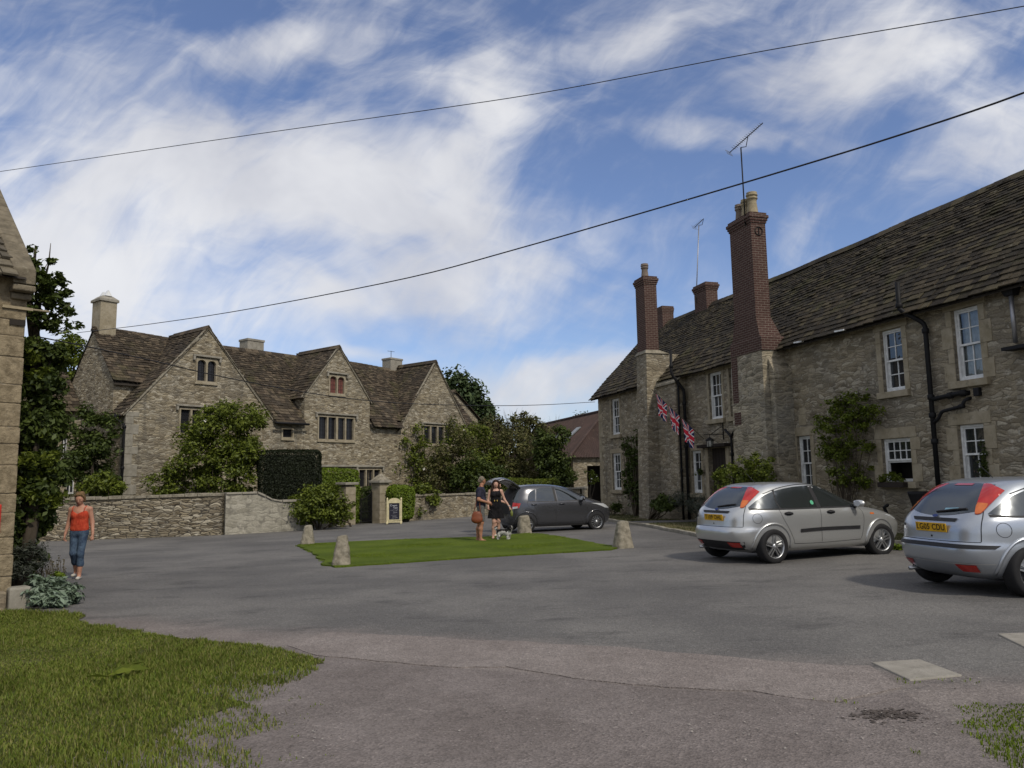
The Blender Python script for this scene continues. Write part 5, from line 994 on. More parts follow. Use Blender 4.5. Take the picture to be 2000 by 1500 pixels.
rowplant('ivy_strand', 'thin ivy strand climbing right of the nearest ground floor window', 'plant', 21.55, -.1, [(1921, 900, 5, 44, -.06, .05), (1925, 930, 6, 20, -.06, .05)], 40, 900, .05, L_DARK, 158, .03, .08, trunk=0)
b = wp(18.75, -.12, 1.14); t = thing('window_box', 'leafy window box with green plants on the open sash window sill', 'window box', b, ROW_RZ); mb = MB(); mb.box((-.42, -.14, 0), (.42, .06, .13)); mb.build('trough', M_WOOD, t, bevel=.01)
rng = np.random.default_rng(8); P, Nn = clumps([((-.2, -.05, .22), (.25, .1, .12), 1), ((.15, -.06, .24), (.25, .1, .14), 1)], 30, rng, .04, .1, 900); mesh_np('foliage', *leaf_cloud(P, .06, rng, .4, .5, Nn), L_MID, t)
b = wp(20.9, -.18, 1.02); t = thing('sill_plant', 'trailing ivy plant on the sill of the nearest ground floor window', 'plant', b, ROW_RZ); P, Nn = clumps([((-.15, -.05, .12), (.2, .08, .1), 1), ((.2, -.04, .2), (.16, .06, .12), 1)], 20, rng, .03, .08, 500); mesh_np('foliage', *leaf_cloud(P, .06, rng, .4, .6, Nn), L_DARK, t); mb = MB(); mb.lathe([(.06, -.02), (.08, .1), (.085, .11)], 12, (0, -.05, 0)); mb.build('pot', M_POT, t)
b = wp(16.6, -.25, .42); t = thing('hanging_planter', 'dark rounded wall planter under the climbing rose', 'planter', b, ROW_RZ); mb = MB(); mb.lathe([(.06, -.1), (.2, .02), (.27, .18), (.28, .2), (.24, .2), (.2, .1)], 14); mb.build('basket', mat('rusty_basket', (.045, .02, .014), .8), t, True); P, Nn = clumps([((0, 0, .24), (.22, .2, .08), 1)], 10, rng, .03, .08, 260); mesh_np('foliage', *leaf_cloud(P, .05, rng), L_STRAW, t)
b = wp(9.55, -.2, 1.62); t = thing('hanging_basket', 'dark leafy hanging basket right of the small window by the door', 'hanging basket', b, ROW_RZ); P, Nn = clumps([((0, 0, 0), (.14, .12, .16), 1)], 14, rng, .03, .08, 420); mesh_np('foliage', *leaf_cloud(P, .055, rng, .2, .5, Nn), L_DARK, t); mb = MB(); mb.tube([(0, 0, .1), (0, 0, .4), (0, .18, .42)], .008, 5); mb.build('hook', M_IRON, t)
b = wp(19.75, -.35, 0.); b.z = G(b.x, b.y)+.07; t = thing('downpipe_gully', 'dark rounded tub beside the soil pipe behind the two silver cars', 'tub', b, ROW_RZ); mb = MB(); mb.lathe([(.15, 0), (.17, .7), (.24, .95), (.25, 1.02), (.2, 1.02), (.15, .9)], 16); mb.build('tub_body', M_IRON, t, True)
b = wp(19.2, -.8, 0.); b.z = G(b.x, b.y)+.07; t = thing('bent_post', 'short dark post leaning between the two silver cars', 'post', b, ROW_RZ); mb = MB(); mb.tube([(0, 0, 0), (-.03, 0, .55), (-.06, -.02, .66), (.06, -.02, .72)], .04, 8); mb.build('post_shaft', M_IRON, t, True)
b = gp(1880, 16.4); plant('yellow_weeds', 'yellow green weeds at the wall foot between the two silver cars', 'plant', gp(1752, 15.7), [shp(1752, 1068, 14, 6, 15.7, gp(1752, 15.7), .3)], 12, 300, .06, L_BRIGHT, 159, .03, .08, trunk=0, floor=0)
for i, (px, py) in enumerate(((503, 1025), (486, 1015), (537, 1030), (545, 1020), (488, 1000), (640, 1028))):
    v = gnd(px, py+6); b = (v.x, v.y-.15, v.z); lab = ['small green weed at the foot of the pale plastered wall', 'yellowish weed low on the pale plastered wall', 'round green weed tuft at the plastered wall foot', 'thin weed beside the round tuft on the plastered wall', 'sprig growing high on the pale plastered wall', 'weed under the round bush'][i]
    if i < 5: plant('wall_weed', lab, 'plant', b, [shp(px, py, 7, 6, v.y-.15, b, .08)], 8, 160, .07, L_MID if i % 2 == 0 else L_BRIGHT, 160+i, .03, .09, trunk=0, group='weeds on the garden wall')
for i, px in enumerate((268, 222, 250)):
    v = gnd(px, (1046, 1047, 1048)[i]); b = (v.x, v.y-.2, v.z); plant('wall_foot_weed', ['dark green weed at the foot of the drystone wall', 'sparse weed left along the drystone wall foot', 'low weed between two others at the drystone wall'][i], 'plant', b, [shp(px, (1040, 1042, 1045)[i], (14, 10, 8)[i], (8, 5, 4)[i], v.y-.2, b, .1)], 10, 240, .07, L_DARK if i == 0 else L_OLIVE, 170+i, .04, .1, trunk=0, floor=0, group='weeds along the drystone wall')
# ------------------------------------------------------------------ grass
def blades(name, poly, dens, h, wd, m, seed, lean=.45, clip=None, bare=None, label=None):
    rng = np.random.default_rng(seed); poly = np.array(poly); lo, hi = poly.min(0), poly.max(0); n = int((hi-lo).prod()*dens); X = rng.uniform(lo, hi, (n, 2))
    ins = np.zeros(n, bool); j = len(poly)-1
    for i in range(len(poly)):
        a, b = poly[i], poly[j]; c = ((a[1] > X[:, 1]) != (b[1] > X[:, 1])) & (X[:, 0] < (b[0]-a[0])*(X[:, 1]-a[1])/(b[1]-a[1]+1e-12)+a[0]); ins ^= c; j = i
    X = X[ins]
    pat = .5+.25*np.sin(X[:, 0]*1.7+1.3*np.sin(X[:, 1]*1.1))+.25*np.sin(X[:, 1]*2.3+1.7*np.sin(X[:, 0]*.9+1))
    if bare is not None: k = rng.uniform(size=len(X)) < bare(X, pat); X, pat = X[k], pat[k]
    n = len(X); z = GA*X[:, 0]+GB*X[:, 1]; ang = rng.uniform(0, 6.283, n); H = h*(.35+.85*pat)*rng.uniform(.6, 1.3, n); W_ = wd*rng.uniform(.7, 1.3, n)
    d = np.stack([np.cos(ang), np.sin(ang)], 1); t = np.stack([-d[:, 1], d[:, 0]], 1); L = lean*rng.uniform(.2, 1.4, n)*H
    p = np.zeros((n, 5, 3))
    def setp(i, xy, zz): p[:, i, :2] = xy; p[:, i, 2] = zz
    setp(0, X-t*W_[:, None]/2, z-.01); setp(1, X+t*W_[:, None]/2, z-.01)
    mid = X+d*(L*.35)[:, None]; setp(2, mid+t*W_[:, None]*.4, z+H*.6); setp(3, mid-t*W_[:, None]*.4, z+H*.6); setp(4, X+d*L[:, None], z+H*.95)
    V = p.reshape(-1, 3); base = (np.arange(n)*5)[:, None]
    F3 = np.concatenate([base+np.array([[0, 1, 2]]), base+np.array([[0, 2, 3]]), base+np.array([[3, 2, 4]])]).astype(np.int32)
    o = mesh_np(name, V, F3, m); tag(o, label, 'grass', None, 'stuff'); return o
_ln = [g2(*p) for p in ((-60, 1196), (60, 1195), (130, 1198), (168, 1204), (150, 1212), (175, 1222), (250, 1230), (300, 1240), (380, 1250), (470, 1258), (560, 1272), (618, 1287), (632, 1297), (600, 1318), (585, 1345), (560, 1352), (520, 1372), (545, 1388), (590, 1402), (570, 1428), (540, 1455), (520, 1490), (500, 1530), (480, 1600), (-500, 1600), (-500, 1300))]
_li = [(min(x, -2.35-.3*math.sin(y*3.1)-.15*math.sin(y*7.3)) if y < 6.9 else x, y) for x, y in wob(_ln, .15, .03, True, 9)]
sheet('lawn', _li, M_TURF, .008)
def lawn_bare(X, pat):
    n = .5+.5*np.sin(X[:, 0]*6.1+1.7*np.sin(X[:, 1]*4.3))*np.sin(X[:, 1]*5.2+1.3*np.sin(X[:, 0]*3.7))
    e = np.clip((-1.45-X[:, 0])/1.1, .0, 1)                                    # thins out towards the trodden right edge
    return np.where((X[:, 1] < 6.7) & (X[:, 0] > -2.7), np.clip(e*1.6-.45+.55*(n > .5)+.25*(pat > .6), 0, 1), np.where(n < .12, .45, 1.0))
blades('lawn_grass', wob(_ln+[], .12, .08, True, 10), 5200, .048, .0075, L_GRASS, 201, .7, bare=lawn_bare, label='rough lawn grass in the left foreground')
blades('long_grass', _ln, 9, .13, .005, leafmat('straw_blades', [(.17, .17, .06), (.22, .2, .10), (.12, .14, .04)], .3, .01), 206, .8, label='scattered long pale stalks in the rough lawn')
b = gnd(238, 1330); t = thing('dock_weed', 'broad leaved dock weed growing in the rough lawn', 'plant', b); rng = np.random.default_rng(9); P = rng.normal(size=(9, 3))*np.array([.10, .10, .01])+np.array([0, 0, .07]); mesh_np('foliage', *leaf_cloud(P, .17, rng, 1.2, .42), L_MID, t)
rng = np.random.default_rng(3)
_tri = [g2(*p) for p in ((580, 1066), (600, 1063), (760, 1056), (960, 1049), (1024, 1043), (1062, 1044), (1130, 1056), (1206, 1070), (1195, 1075), (1000, 1086), (830, 1097), (700, 1106), (655, 1109), (628, 1105), (632, 1098), (610, 1080))]
sheet('grass_triangle', wob(_tri, .22, .06, True, 12), mat('mown_turf', rough=.95, fn=m_turf((.070, .102, .012), (.098, .135, .017), (.095, .11, .028)), spec=.1), .03, edge=.06)
blades('triangle_grass', wob(_tri, .12, .10, True, 13), 1900, .040, .011, L_GRASS2, 202, .5, bare=lambda X, pat: .55+.45*pat, label='short mown grass of the green triangle')
_rg = [g2(*p) for p in ((1862, 1378), (1905, 1372), (1960, 1380), (2010, 1376), (2080, 1400), (2080, 1530), (1995, 1520), (1960, 1490), (1900, 1440), (1868, 1412))]
blades('rough_grass', wob(_rg, .08, .05, True, 15), 5200, .035, .008, L_GRASS2, 203, .6, bare=lambda X, pat: np.clip(.62+.5*np.sin(X[:, 0]*9+2*np.sin(X[:, 1]*8))*np.sin(X[:, 1]*11), 0, 1), label='patchy grass at the lower right corner')
for i, (px, py, rx) in enumerate(((1780, 1332, 26), (1845, 1331, 20), (1895, 1331, 22), (1592, 1368, 9), (1650, 1372, 20), (1782, 1374, 10), (1795, 1472, 12), (1940, 1485, 16), (575, 1365, 16), (600, 1400, 18), (575, 1440, 18), (620, 1380, 12), (640, 1478, 16), (560, 1485, 20), (1752, 1330, 12))):
    v = gnd(px, py); s = rx*v.y/1500
    blades('grass_tuft', [(v.x+s*math.cos(a)*random.uniform(.7, 1.2), v.y+s*1.1*math.sin(a)*random.uniform(.7, 1.2)) for a in [j*math.tau/9 for j in range(9)]], 2600, .03, .007, L_GRASS2, 210+i, .6, bare=lambda X, pat: pat*.9, label='small tuft of grass in the tarmac')
blades('verge_grass', [(3.3, 36), (3.9, 31), (4.6, 26.5), (5.0, 22), (6.3, 18.8), (8.9, 16.6), (10.2, 14), (10.6, 15.4), (7.7, 25), (4.6, 35.5)], 260, .05, .014, leafmat('verge_blades', [(.05, .055, .02), (.075, .07, .03), (.09, .08, .045), (.055, .07, .015)], .3, .04), 204, .5, bare=lambda X, pat: np.where((np.abs(X[:, 1]-27.5) < .9), 0, .75*pat), label='thin mossy grass of the verge')
for o in [x for x in COL.objects if x.name.startswith('verge_grass')]: o.location.z = .085

# loose grit and small stones on the worn tarmac, and an oily patch by the slab
rng = np.random.default_rng(31); P = []
for (px, py, rx, ry, n) in ((1780, 1420, 160, 40, 220), (1500, 1420, 300, 60, 200), (1100, 1400, 400, 70, 220), (600, 1420, 60, 60, 120), (420, 1180, 200, 12, 160), (1900, 1340, 60, 20, 80), (1300, 1200, 500, 60, 160)):
    for _ in range(n): v = gnd(px+rng.normal()*rx*.5, py+rng.normal()*ry*.5); P.append((v.x, v.y, v.z+.012))
P = np.array(P)[::2]; o = mesh_np('loose_grit', *leaf_cloud(P, .013, rng, 2.5, .8), mat('grit', (.24, .22, .20), .9)); tag(o, 'small loose stones scattered on the tarmac', 'gravel', None, 'stuff')
v = gnd(1735, 1398); P = np.stack([v.x+rng.normal(size=260)*.09, v.y+rng.normal(size=260)*.06, np.zeros(260)], 1); P[:, 2] = GA*P[:, 0]+GB*P[:, 1]+.007
o = mesh_np('dirt_patch', *leaf_cloud(P, .03, rng, 14., .9), mat('oily_dirt', (.075, .062, .054), .85)); tag(o, 'dark crumbly dirt patch on the tarmac', 'dirt', None, 'stuff')
# ------------------------------------------------------------------ cars
def paint(name, c, metal=.75, rough=.26):
    def fn(nt, b):
        o = nt.obj(); n = nt.noise(o, 900, 2); nt.put(b.inputs['Base Color'], nt.mix(nt.step(n, .35, .65), tuple(x*.88 for x in c), tuple(min(1, x*1.1) for x in c)))
        d = nt.noise(o, 3, 4); sp = nt.node('ShaderNodeSeparateXYZ'); nt.put(sp.inputs[0], o); nt.put(b.inputs['Roughness'], nt.math('ADD', rough, nt.math('MULTIPLY', d, .12)))
    return mat(name, rough=rough, metal=metal, fn=fn, spec=.5, coat=.6)
M_SILVER = paint('silver_paint', (.55, .56, .555)); M_BLUESIL = paint('blue_silver_paint', (.42, .45, .49)); M_GREYCAR = paint('dark_grey_paint', (.075, .077, .085), .6, .2)
M_CARGLASS = glass('car_glass', (.010, .013, .013), refl=.09, rg=.2); M_CARGLASS2 = glass('small_car_glass', (.010, .013, .013), refl=.09, rg=.04); M_TYRE = mat('tyre_rubber', (.014, .014, .015), .8); M_ALLOY = mat('alloy_rim', (.42, .43, .44), .35, .9); M_TRIM = mat('black_trim', (.018, .018, .02), .55)
M_TAIL = mat('red_lamp', (.38, .014, .010), .15, coat=.8); M_AMBER = mat('amber_lamp', (.55, .13, .02), .15, coat=.8); M_CLEAR = mat('clear_lamp', (.55, .57, .58), .1, .3, coat=1.)
M_PLATE = mat('yellow_plate', (.58, .33, .015), .4); M_BLACK = mat('plate_black', (.006, .006, .006), .5); M_BADGE = mat('blue_badge', (.02, .04, .16), .25); M_STICK = mat('pale_blue_sticker', (.20, .36, .45), .5); M_GREENST = mat('green_sticker', (.1, .42, .24), .5)
def cat_rom(T, n):
    T = np.array(T, float); out = []
    for i in range(len(T)-1):
        p0, p1, p2, p3 = T[max(i-1, 0)], T[i], T[i+1], T[min(i+2, len(T)-1)]
        for j in range(n):
            t = j/n; q = .5*((2*p1)+(p2-p0)*t+(2*p0-5*p1+4*p2-p3)*t*t+(3*p1-p0-3*p2+p3)*t**3); out.append(q)
    out.append(T[-1]); return np.array(out)
class Car:
    def __init__(s, name, label, loc, rz, tab, nr, nf, paint_, wb, wr, group=None):
        s.t = thing(name, label, 'car', loc, rz, group); s.p = paint_; s.wb = wb; s.wr = wr
        T = cat_rom(tab, 4); N = 112; V = []
        for z, xr, xf, W in T:
            xc = (xr*.5+xf*.5)
            for j in range(N):
                a = math.tau*j/N; c, q = math.cos(a), math.sin(a); n = nf if c > 0 else nr
                x = xc+(xf-xc if c > 0 else xc-xr)*math.copysign(abs(c)**(2/n), c); y = W*math.copysign(abs(q)**(2/n), q)
                V.append((x, y, z))
        k = len(T); F = [[i*N+j, i*N+(j+1) % N, (i+1)*N+(j+1) % N, (i+1)*N+j] for i in range(k-1) for j in range(N)]
        F += [list(range(N))[::-1], [(k-1)*N+j for j in range(N)]]
        s.bvh = BVHTree.FromPolygons([Vector(v) for v in V], F); s.T = T
        s.body = mesh_np('body', V, F, paint_, s.t, True)
        s.body.data.materials.append(M_TRIM)
        cut = MB()
        for x in (0, wb):
            for sg in (-1, 1): cut.lathe([(wr+.055, .56*sg), (wr+.055, 1.1*sg)] if sg > 0 else [(wr+.055, -1.1), (wr+.055, -.56)], 40, (x, 0, wr+.012), 'y')
        cut.cm = 0
        co = cut.build('arch_cutter', M_TRIM, None)
        bm = s.body.modifiers.new('arches', 'BOOLEAN'); bm.operation = 'DIFFERENCE'; bm.object = co; bm.solver = 'EXACT'
        try: bm.material_mode = 'TRANSFER'
        except Exception: pass
        dg = bpy.context.evaluated_depsgraph_get(); me = bpy.data.meshes.new_from_object(s.body.evaluated_get(dg)); s.body.modifiers.clear(); s.body.data = me
        bpy.data.objects.remove(co, do_unlink=True)
        mb = MB()                                                              # flared lips round the arches
        for x in (0, wb):
            for sg in (-1, 1):
                pts = []
                for i in range(25):
                    a = R(-8+196*i/24); q = (x+(wr+.075)*math.cos(a), wr+.012+(wr+.075)*math.sin(a)); h = s.hit(Vector((q[0], 3*sg, q[1])), Vector((0, -sg, 0)))
                    if h: pts.append(h[0]+Vector((0, sg*.002, 0)))
                if len(pts) > 3: mb = MB(); mb.tube(pts, .021, 6); mb.build('arch_lip', paint_, s.body, True)
    def hit(s, o, d):
        h = s.bvh.ray_cast(o, d)
        return (h[0], h[1]) if h[0] is not None else None
    def frame(s, f):
        if f == 'right': return lambda u, v: (Vector((u, -3, v)), Vector((0, 1, 0)))
        if f == 'left': return lambda u, v: (Vector((u, 3, v)), Vector((0, -1, 0)))
        if f == 'rear': return lambda u, v: (Vector((-4, -u, v)), Vector((1, 0, 0)))
        if f == 'front': return lambda u, v: (Vector((7, u, v)), Vector((-1, 0, 0)))
        if f == 'top': return lambda u, v: (Vector((u, v, 4)), Vector((0, 0, -1)))
        if f == 'rq': return lambda u, v: (Vector((.66*u-3*.75, -.75*u-3*.66, v)), Vector((.75, .66, 0)))
        if f == 'lq': return lambda u, v: (Vector((.66*u-3*.75, .75*u+3*.66, v)), Vector((.75, -.66, 0)))
        if f == 'fq': return lambda u, v: (Vector((-.66*u+3*.75, -.75*u-3*.66, v)), Vector((-.75, .66, 0)))
    def decal(s, name, poly, f, m, parent=None, off=.004, sp=.05, smooth_=True, n=3):
        """a panel whose outline lies in view f, laid on the body surface off metres proud"""
        P = [Vector(p) for p in (smooth_pts(poly, n) if n > 1 else poly)]; Q = []
        for i in range(len(P)):
            a, b = P[i], P[(i+1) % len(P)]; k = max(1, int((b-a).length/sp)); Q += [a.lerp(b, j/k) for j in range(k)]
        lo = Vector((min(p.x for p in Q), min(p.y for p in Q))); hi = Vector((max(p.x for p in Q), max(p.y for p in Q))); I = []
        def inside(p):
            c = False; j = len(Q)-1
            for i in range(len(Q)):
                a, b = Q[i], Q[j]
                if (a.y > p.y) != (b.y > p.y) and p.x < (b.x-a.x)*(p.y-a.y)/(b.y-a.y)+a.x: c = not c
                j = i
            return c
        def far(p): return all((p-q).length > sp*.45 for q in Q)
        x = lo.x+sp*.5
        while x < hi.x:
            y = lo.y+sp*.5
            while y < hi.y:
                p = Vector((x, y))
                if inside(p) and far(p): I.append(p)
                y += sp
            x += sp
        vs = Q+I; ed = [(i, (i+1) % len(Q)) for i in range(len(Q))]
        r = delaunay_2d_cdt(vs, ed, [], 1, 1e-5); V = []; fr = s.frame(f); ok = []
        for p in r[0]:
            o, d = fr(p.x, p.y); h = s.hit(o, d)
            if h: V.append(h[0]+h[1]*off); ok.append(True)
            else: V.append(o+d*3); ok.append(False)
        F = [list(t) for t in r[2] if all(ok[i] for i in t)]
        o = mesh_np(name, V, F, m, parent or s.body, smooth_); return o
    def seam(s, pts, f, w=.007, m=None, name='seam', parent=None, off=.0025):
        P0 = [Vector(p) for p in smooth_pts(pts, 4, False)]; P = []; fr = s.frame(f); L, Rr = [], []
        for i in range(len(P0)-1): k = max(1, int((P0[i+1]-P0[i]).length/.025)); P += [P0[i].lerp(P0[i+1], j/k) for j in range(k)]
        P.append(P0[-1])
        for i, p in enumerate(P):
            t = (P[min(i+1, len(P)-1)]-P[max(i-1, 0)]).normalized(); n = Vector((-t.y, t.x))*w/2
            a, b = s.hit(*fr(*(p+n))), s.hit(*fr(*(p-n)))
            if a and b: L.append(a[0]+a[1]*off); Rr.append(b[0]+b[1]*off)
        k = len(L); return mesh_np(name, L+Rr, [[i, i+1, k+i+1, k+i] for i in range(k-1)], m or M_TRIM, parent or s.body, True)
    def wheels(s, style, track, width, steer=0.):
        r = s.wr
        for x in (0, s.wb):
            for sg in (-1, 1):
                e = thing('wheel', None, None); e.parent = s.t; e.location = (x, sg*track/2, r); e.rotation_euler = (0, 0, (0 if sg < 0 else math.pi)+(steer if x else 0))
                w = width/2; mb = MB(); mb.lathe([(r*.66, -w*.86), (r*.70, -w), (r*.90, -w*1.0), (r*.965, -w*.86), (r, -w*.55), (r, w*.55), (r*.965, w*.86), (r*.9, w), (r*.66, w), (r*.66, -w*.86)], 44, (0, 0, 0), 'y', False); mb.build('tyre', M_TYRE, e, True)
                mb = MB(); mb.lathe([(r*.70, -w*.90), (r*.665, -w*.92), (r*.64, -w*.80), (r*.60, -w*.55), (r*.6, w*.6), (.02, w*.6)], 36, (0, 0, 0), 'y', False); rim = mb.build('rim', M_ALLOY, e, True)
                mb = MB(); mb.lathe([(.01, -w*.30), (r*.59, -w*.30), (r*.6, -w*.2)], 30, (0, 0, 0), 'y'); mb.build('brake_disc', M_TRIM, e)
                mb = MB(); yf = -w*.80
                def spoke(a, w0, w1, r0, r1, off):
                    c, q = math.cos(a), math.sin(a); P = lambda rr, tt, y: (c*rr-q*tt, y, q*rr+c*tt)
                    mb.add([P(r0, off-w0/2, yf-.004), P(r0, off+w0/2, yf-.004), P(r1, off*1.25+w1/2, yf+.004), P(r1, off*1.25-w1/2, yf+.004), P(r0, off-w0/2, yf+.03), P(r0, off+w0/2, yf+.03), P(r1, off*1.25+w1/2, yf+.035), P(r1, off*1.25-w1/2, yf+.035)],
                           [[0, 1, 2, 3], [7, 6, 5, 4], [0, 4, 5, 1], [3, 2, 6, 7], [1, 5, 6, 2], [0, 3, 7, 4]])
                if style == 'double':
                    for i in range(5):
                        for o_ in (-.022, .022): spoke(math.tau*i/5+.3, .026, .022, .04, r*.64, o_)
                else:
                    for i in range(14): spoke(math.tau*i/14, .015, .013, .03, r*.65, 0)
                mb.build('spokes', M_ALLOY, e)
                mb = MB(); mb.lathe([(.0, yf-.016), (.028, yf-.014), (.05, yf-.004), (.055, yf+.02)], 16, (0, 0, 0), 'y'); mb.build('hub_cap', M_ALLOY, e, True)
    def mirror(s, x, z, y, side=-1, m=None):
        mb = MB(); mb.lathe([(.0, -.105), (.05, -.095), (.075, -.05), (.08, .02), (.068, .085), (.0, .10)], 14)
        mo = mb.build('wing_mirror', m or s.p, s.t, True); mo.location = (x, side*y, z); mo.rotation_euler = (R(90*side), 0, R(8)); mo.scale = (.78, .85, 1.05)
        mb = MB(); mb.tube([(x+.03, side*(y-.06), z-.03), (x+.05, side*(y-.19), z-.06)], [.03, .045], 8); mb.build('mirror_arm', M_TRIM, s.t, True)
        mb = MB(); mb.lathe([(.0, 0), (.062, 0), (.062, .004), (.0, .004)], 14); g = mb.build('mirror_glass', M_CLEAR, mo); g.rotation_euler = (0, R(-90), 0); g.location = (-.078, 0, 0)
    def plate(s, x, z, txt, tilt=0., w=.52, h=.111, flip=1):
        e = MB(); e.box((-.006, -w/2, -h/2), (.004, w/2, h/2)); p = e.build('number_plate', M_PLATE, s.t, bevel=.003); p.location = (x, 0, z); p.rotation_euler = (0, tilt, 0)
        cu = bpy.data.curves.new('txt', 'FONT'); cu.body = txt; cu.size = .098; cu.align_x = 'CENTER'; cu.align_y = 'CENTER'; cu.extrude = .0008; cu.offset = .0012; cu.space_character = 1.08
        to = bpy.data.objects.new('txt', cu); COL.objects.link(to); dg = bpy.context.evaluated_depsgraph_get(); me = bpy.data.meshes.new_from_object(to.evaluated_get(dg)); bpy.data.objects.remove(to, do_unlink=True)
        me.materials.clear(); me.materials.append(M_BLACK); o = bpy.data.objects.new('plate_text', me); link(o, p); o.rotation_euler = (R(90), 0, R(-90)); o.location = (-.0075, 0, 0); o.scale = (1.0, 1.05, 1)
        bm = MB()
        for (a, b, c, d) in ((-w/2, -h/2, w/2, -h/2+.005), (-w/2, h/2-.005, w/2, h/2), (-w/2, -h/2, -w/2+.005, h/2), (w/2-.005, -h/2, w/2, h/2)): bm.box((-.0075, a, b), (-.0055, c, d))
        return p
def smooth_pts(pts, n=4, closed=True):
    P = [Vector(p) for p in pts]; out = []; k = len(P)
    for i in range(k if closed else k-1):
        g = (lambda j: P[j % k]) if closed else (lambda j: P[min(max(j, 0), k-1)])
        p0, p1, p2, p3 = g(i-1), g(i), g(i+1), g(i+2)
        # keep sharp corners sharp
        sharp1 = (p1-p0).length > 0 and (p2-p1).length > 0 and (p1-p0).angle(p2-p1, 0) > .8; sharp2 = (p3-p2).length > 0 and (p2-p1).length > 0 and (p2-p1).angle(p3-p2, 0) > .8
        if sharp1: p0 = p1
        if sharp2: p3 = p2
        for j in range(n):
            t = j/n; out.append(.5*((2*p1)+(p2-p0)*t+(2*p0-5*p1+4*p2-p3)*t*t+(3*p1-p0-3*p2+p3)*t**3))
    if not closed: out.append(P[-1])
    return out
HATCH = [(.20, -.42, 3.20, .70), (.26, -.55, 3.33, .78), (.36, -.655, 3.41, .822), (.46, -.70, 3.44, .838), (.55, -.71, 3.45, .846), (.60, -.695, 3.44, .848), (.645, -.665, 3.41, .849), (.70, -.655, 3.36, .849), (.78, -.645, 3.20, .846), (.85, -.625, 2.98, .838), (.91, -.595, 2.68, .822), (.955, -.56, 2.44, .800), (1.0, -.52, 2.30, .780),
         (1.08, -.445, 2.10, .745), (1.18, -.34, 1.87, .702), (1.28, -.20, 1.64, .655), (1.35, -.06, 1.44, .612), (1.395, .10, 1.26, .55), (1.42, .32, 1.06, .44), (1.43, .55, .85, .25)]
def hatchback(label, loc, rz, m, txt, late, group):
    c = Car('parked_car', label, loc, rz, HATCH, 5.0, 4.2, m, 2.615, .308, group)
    G_, B = M_CARGLASS, c.body
    for f in ('right', 'left'):
        d1 = c.decal('front_window', [(1.16, .965), (2.12, .965), (1.96, 1.10), (1.72, 1.235), (1.45, 1.335), (1.22, 1.355), (1.12, 1.352)], f, G_, n=2)
        d2 = c.decal('rear_window', [(.22, .965), (1.07, .965), (1.03, 1.355), (.75, 1.345), (.45, 1.315), (.20, 1.27), (.17, 1.1)], f, G_, n=2)
        d3 = c.decal('quarter_window', [(-.40, .99), (-.2, .968), (.19, .965), (.145, 1.09), (.175, 1.265), (-.02, 1.205), (-.22, 1.11)], f, G_, n=2)
        c.seam([(1.12, .34), (1.10, .6), (1.12, .95)], f); c.seam([(2.13, .93), (2.17, .75), (2.13, .5), (2.09, .36)], f); c.seam([(.16, .96), (.22, .8), (.33, .62), (.44, .42), (.47, .34)], f); c.seam([(.47, .335), (1.1, .325), (2.09, .345)], f)
        c.seam([(1.115, .95), (1.09, 1.15), (1.075, 1.36)], f, .10, M_TRIM, 'door_pillar', off=.0035); c.seam([(.205, .955), (.16, 1.09), (.19, 1.29)], f, .05, M_TRIM, 'door_pillar', off=.0035); c.seam([(-.40, .968), (.2, .954), (1.1, .953), (2.14, .955)], f, .032, M_TRIM, 'window_seal')
        c.seam([(1.97, 1.115), (1.70, 1.262), (1.42, 1.365), (1.1, 1.385), (.7, 1.372), (.3, 1.32), (-.05, 1.225)], f, .012, M_TRIM, 'window_seal')
        if not late: c.seam([(.60, .56), (1.2, .575), (2.05, .57)], f, .062, M_TRIM, 'rubbing_strip', off=.012)
        for x in (.36, 1.36):
            h = c.decal('door_handle', [(x-.10, .855), (x, .835), (x+.10, .855), (x+.10, .885), (x, .905), (x-.10, .885)], f, M_TRIM, off=.006, n=2, sp=.03)
            sg = -1 if f == 'right' else 1; hh = c.hit(*c.frame(f)(x, .87)); mb = MB(); mb.tube([(x-.08, hh[0].y+sg*.01, .872), (x-.04, hh[0].y+sg*.032, .874), (x+.04, hh[0].y+sg*.032, .874), (x+.08, hh[0].y+sg*.01, .872)], .014, 6); mb.build('grip', M_TRIM, c.body, True)
        c.seam([(-.30+.085*math.cos(a), .80+.085*math.sin(a)) for a in [i*math.tau/14 for i in range(15)]], f, .006, M_TRIM, 'fuel_flap') if f == 'right' else None
        c.decal('side_indicator', [(2.36, .80), (2.47, .795), (2.47, .825), (2.36, .83)], f, M_AMBER, n=1, sp=.03)
    c.decal('tailgate_window', [(-.60, 1.03), (-.3, .975), (0, .955), (.3, .975), (.60, 1.03), (.53, 1.20), (.46, 1.335), (.2, 1.352), (-.2, 1.352), (-.46, 1.335), (-.53, 1.20)], 'rear', G_, n=2)
    c.decal('brake_lamp', [(-.15, 1.326), (.15, 1.326), (.14, 1.348), (-.14, 1.348)], 'rear', M_TAIL, n=1, sp=.04, off=.008)
    for f in ('rq', 'lq'):
        l = c.decal('tail_lamp', [(.085, .985), (.15, .99), (.24, 1.09), (.335, 1.195), (.40, 1.265), (.25, 1.345), (.17, 1.345), (.135, 1.2), (.10, 1.08)], f, M_TAIL, n=2, sp=.035, off=.007)
        c.decal('indicator', [(.088, .99), (.15, .995), (.215, 1.07), (.225, 1.11), (.12, 1.12), (.10, 1.08)], f, M_AMBER, None, n=2, sp=.03, off=.010)
    c.decal('boot_handle', [(-.34, .888), (.34, .888), (.38, .925), (-.38, .925)], 'rear', M_TRIM, n=1, sp=.05, off=.012)
    c.decal('badge', [(-.05+0, .945), (-.03, .93), (0, .926), (.03, .93), (.05, .945), (.03, .958), (0, .962), (-.03, .958)], 'rear', M_BADGE, n=2, sp=.02, off=.016)
